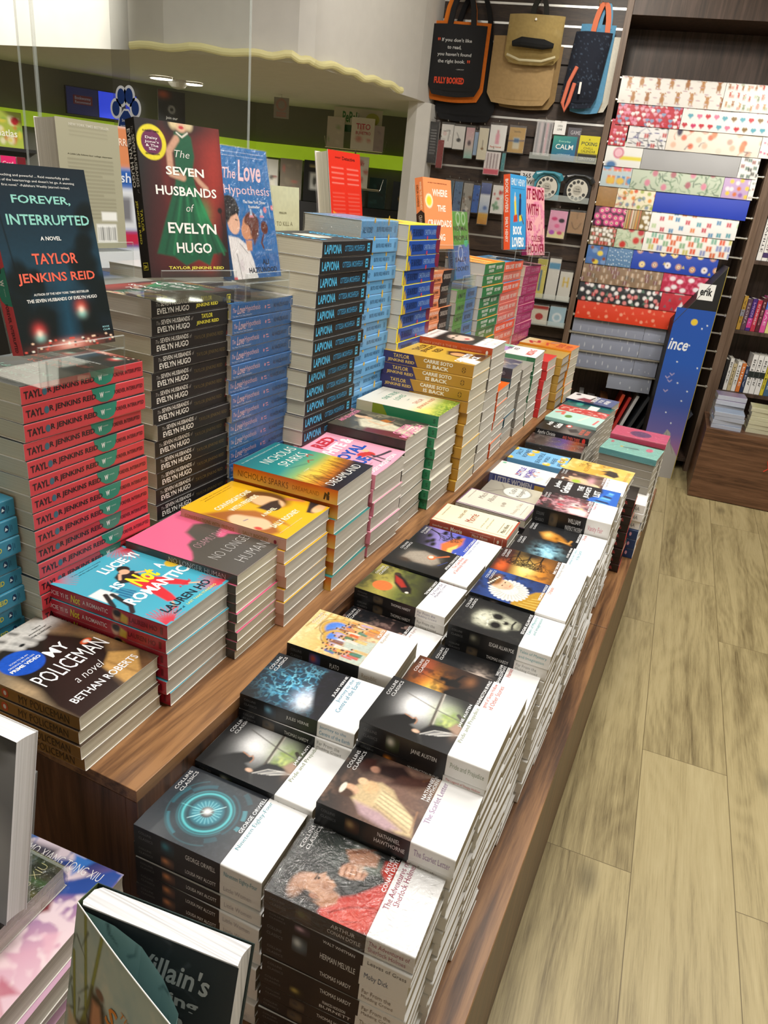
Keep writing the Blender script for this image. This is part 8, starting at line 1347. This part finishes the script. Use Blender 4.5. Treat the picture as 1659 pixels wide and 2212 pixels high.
for i in range(8): add_stuff('danmei', .0299, (-.352, .31, LOW + .0303 * i + .0002), rad(-90))
# upright novel with its cover swung open
A7 = rad(7.3); LN = rad(14); rv = Vector((math.cos(A7), math.sin(A7), 0)); nb = Vector((-math.sin(A7), math.cos(A7), 0)); Uv = Vector((0, 0, math.cos(LN))) + nb * math.sin(LN); nv = rv.cross(Uv)
TL = Vector((-.331, .274, .984)); HB, WBk, TB = .205, .137, .0235
vb = thing('book', 'upright novel with its bamboo-painted cover swung open, at the bottom edge', 'book', tuple(TL - Uv * HB), 0); O0 = TL - Uv * HB
def PW(x, n, h): p = rv * x + nv * n + Uv * h; return (p.x, p.y, p.z)
def pbox(name, x0, x1, n0, n1, h0, h1, col, mat, par=vb):
    m = MB(); V = [PW(x, n, h) for n in (n0, n1) for h in (h0, h1) for x in (x0, x1)]
    m.add(V, [(0, 2, 3, 1), (4, 5, 7, 6), (0, 1, 5, 4), (2, 6, 7, 3), (0, 4, 6, 2), (1, 3, 7, 5)], col, mat); return m.build(name, par)
m = MB(); q = 9
V = []; F = []
for h in (.002, HB - .001):
    for x, n in [(.0015 + .004, -TB + .001)] + [(.0015, -TB + .006)] + [(.0015, -.004), (.004, -.0006)] + [(WBk - .002, -.0006)] + [(WBk - .002 - .0015 * math.sin(k / 6 * PI), -.0006 - (TB - .0016) * k / 6) for k in range(1, 7)]: V.append(PW(x, n, h))
w = len(V) // 2; F = [tuple(range(w)), tuple(range(2 * w - 1, w - 1, -1))] + [(i, w + i, w + (i + 1) % w, (i + 1) % w) for i in range(w)]
pg, nt, b = newmat('pages_white_layers'); no = N(nt, 'ShaderNodeTexNoise', Scale=1.0, Detail=3.0); tc = N(nt, 'ShaderNodeTexCoord'); mp = N(nt, 'ShaderNodeMapping'); mp.inputs['Rotation'].default_value = (0, 0, -A7); mp.inputs['Scale'].default_value = (6, 520, 6)
nt.links.new(tc.outputs['Object'], mp.inputs['Vector']); nt.links.new(mp.outputs['Vector'], no.inputs['Vector']); cr = N(nt, 'ShaderNodeValToRGB'); cr.color_ramp.elements[0].position = .3; cr.color_ramp.elements[1].position = .7; cr.color_ramp.elements[0].color = (*lin('#b9b9bb'), 1); cr.color_ramp.elements[1].color = (*lin('#f2f2f4'), 1)
nt.links.new(no.outputs['Fac'], cr.inputs['Fac']); nt.links.new(cr.outputs['Color'], b.inputs['Base Color']); b.inputs['Roughness'].default_value = .8
m.add(V, F, '#fff', pg); m.build('pages', vb)
pbox('back_cover', 0, WBk, -TB - .0006, -TB, 0, HB, '#2a3c3a', 'gloss'); pbox('spine', -.0006, 0, -TB - .0006, .0, 0, HB, '#5a6a4a', 'gloss')
def tframe(X, Y, e): X, Y = np.asarray(X) * (WBk - .004) + .003, (1 - np.asarray(Y)) * (HB - .003) + .001; return np.stack([rv.x * X + nv.x * (e - .0004) + Uv.x * Y, rv.y * X + nv.y * (e - .0004) + Uv.y * Y, rv.z * X + nv.z * (e - .0004) + Uv.z * Y], -1)
m = MB(); c = Cv(WBk, HB, .0014, 1, '#25282b', 3); leaves(['#3a3e42', '#44484c', '#2e3236'], 46, 5, .022, .16)(c); c.put(m, tframe, 0, 'matte')
for t in (('the', .17, .055, .27, .09, '#b4b4b4', .02), ('Scum', .06, .12, .4, .19, '#b4b4b4', .02, .2), ("Villain's", .4, .075, .85, .17, '#bdbdbd', .02, .2), ('Self-Saving', .12, .2, .8, .265, '#b4b4b4', .03), ('System', .18, .28, .72, .345, '#b4b4b4', .03), ('FANPAI ZIJIU', .46, .365, .66, .38, '#8a8a8a', 0), ('XITONG', .5, .39, .62, .405, '#8a8a8a', 0)): put_text(m, tframe, *t, h=.0004, mat='matte')
m.build('title_page', vb)
dv = Vector((math.cos(rad(-17)), math.sin(rad(-17)), 0)); CWd = .128
cn = dv.cross(Uv).normalized()
def cframe(X, Y, e):
    X, Y = np.asarray(X) * CWd, (1 - np.asarray(Y)) * HB; e = np.asarray(e) + .0012 * np.sin(np.clip(X / CWd, 0, 1) * PI)
    return np.stack([dv.x * X + cn.x * e + Uv.x * Y, dv.y * X + cn.y * e + Uv.y * Y, dv.z * X + cn.z * e + Uv.z * Y], -1)
def bamboo(c):
    c.grad(0, 0, .6, 1, [(0, '#a8b4a8'), (.4, '#a4b2a8'), (.7, '#b0a890'), (1, '#7a8a4a')]).cloud(5, '#8fa6a4', .45, .75, .7).cloud(7, '#c4c2ac', .55, .8, .6, 3)
    for a in ([(.3, 0), (.24, .3), (.1, .62), (.04, 1)], [(.1, 0), (.2, .3), (.3, .7)], [(.02, .2), (.16, .6), (.1, 1)]): c.line(a, .035, '#6a7434').line(a, .012, '#8f9440')
    q = random.Random(8)
    for k in range(16): x, y = q.uniform(0, .4), q.uniform(0, .5); c.line([(x, y), (x + q.uniform(-.12, .12), y + q.uniform(.03, .09))], .022, '#3a4a3a', .8, w1=.004)
    f = lambda P: [(x * .8 - .06, .02 + y * .56) for x, y in P]
    c.poly(f([(.38, .4), (.5, .36), (.6, .42), (.66, .6), (.78, .85), (.9, 1.02), (.3, 1.02), (.34, .8), (.22, .76), (.36, .66)]), '#2e241c', .03).poly(f([(.42, .46), (.52, .44), (.56, .54), (.58, .7), (.48, .74), (.42, .6)]), '#b8805c', .02).poly(f([(.4, .72), (.6, .68), (.66, .8), (.6, .96), (.36, .9)]), '#4a6a4c', .03).poly(f([(.56, .86), (.7, .76), (.84, .9), (.9, 1.3), (.4, 1.3)]), '#8a9a3c', .02).poly(f([(.1, .74), (.3, .8), (.42, 1.0), (.14, 1.02)]), '#b8a484', .02).blob(.34, .22, .05, .03, '#6a4a3a', .3)
m = MB(); c = Cv(CWd, HB, .0012, 1, '#a4b2a8', 4); bamboo(c); c.put(m, cframe, .0004, 'gloss')
for t in (('The', .56, .17, .68, .195, '#c87a2c', 0, .3), ('Scum', .42, .2, .86, .28, '#cf7a24', .02, .3), ("Villain's", .5, .3, .94, .355, '#c87a2c', .01, .3), ('Self-Saving', .5, .37, .94, .42, '#c87a2c', .01, .2), ('System', .56, .435, .9, .485, '#c87a2c', .01, .2)): put_text(m, cframe, *t, h=.0009)
m.build('front_cover', vb)
fl = [dv * CWd] + [rv * x + nv * n for x, n in ((.113, .042), (.0906, .025), (.063, .010), (.035, .0032), (.005, .001))]
fl = [Vector((p.x, p.y, 0)) for p in fl]
pts = []
for i in range(len(fl) - 1):
    for k in range(6): pts.append(fl[i].lerp(fl[i + 1], k / 6))
pts.append(fl[-1]); S_ = np.linspace(0, 1, len(pts)); PX, PY = np.array([p.x for p in pts]), np.array([p.y for p in pts])
def fframe(X, Y, e):
    X = np.asarray(X); Y = (1 - np.asarray(Y)) * (HB - .004); x = np.interp(X, S_, PX); y = np.interp(X, S_, PY)
    return np.stack([x + Uv.x * Y, y + Uv.y * Y, Uv.z * Y + 0 * x], -1)
m = MB(); c = Cv(.13, HB, .0016, 1, '#86b4bc', 6); c.grad(0, 0, 0, 1, [(0, '#8fbcc4'), (1, '#6f9ca6')]); leaves(['#3a6470', '#4a7480', '#2c505c'], 26, 4, .02, .12)(c); c.put(m, fframe, 0, 'gloss'); m.build('inner_flap', vb)
m = MB(); m.tube([tuple(dv * x + Uv * HB + cn * (.0004 + .0012 * math.sin(min(1, x / CWd) * PI))) for x in np.linspace(0, CWd, 12)], .0005, '#f2f0e8', 'gloss', 5); m.tube([tuple(dv * CWd + Uv * h) for h in (0, HB)], .0006, '#f2f0e8', 'gloss', 5); m.build('cut_edge', vb)
so = thing('acrylic_book_stand', 'acrylic stand behind the open bamboo-cover novel, at the bottom edge', 'book stand', tuple(O0), 0, 'acrylic book stands')
pbox('back_plate', .02, .165, -TB - .006, -TB - .003, .0, .12, '#fff', 'acryl', so); m = MB(); m.tube([PW(.02, -TB - .0045, .0), PW(.02, -TB - .0045, .12), PW(.165, -TB - .0045, .12), PW(.165, -TB - .0045, 0)], .002, '#fff', 'acryledge', 6); m.build('polished_edge', so)
pbox('ledge', .0, .15, -TB - .003, .02, -.006, -.001, '#fff', 'acryl', so)
# ------------------------------------------------------------------ lower copies deep in the piles that cannot be told apart
if STUFF.n:
    o = STUFF.build('stacked_books'); tag(o, 'remaining paperbacks deep in the table piles, mostly edges showing', 'books', None, 'stuff')
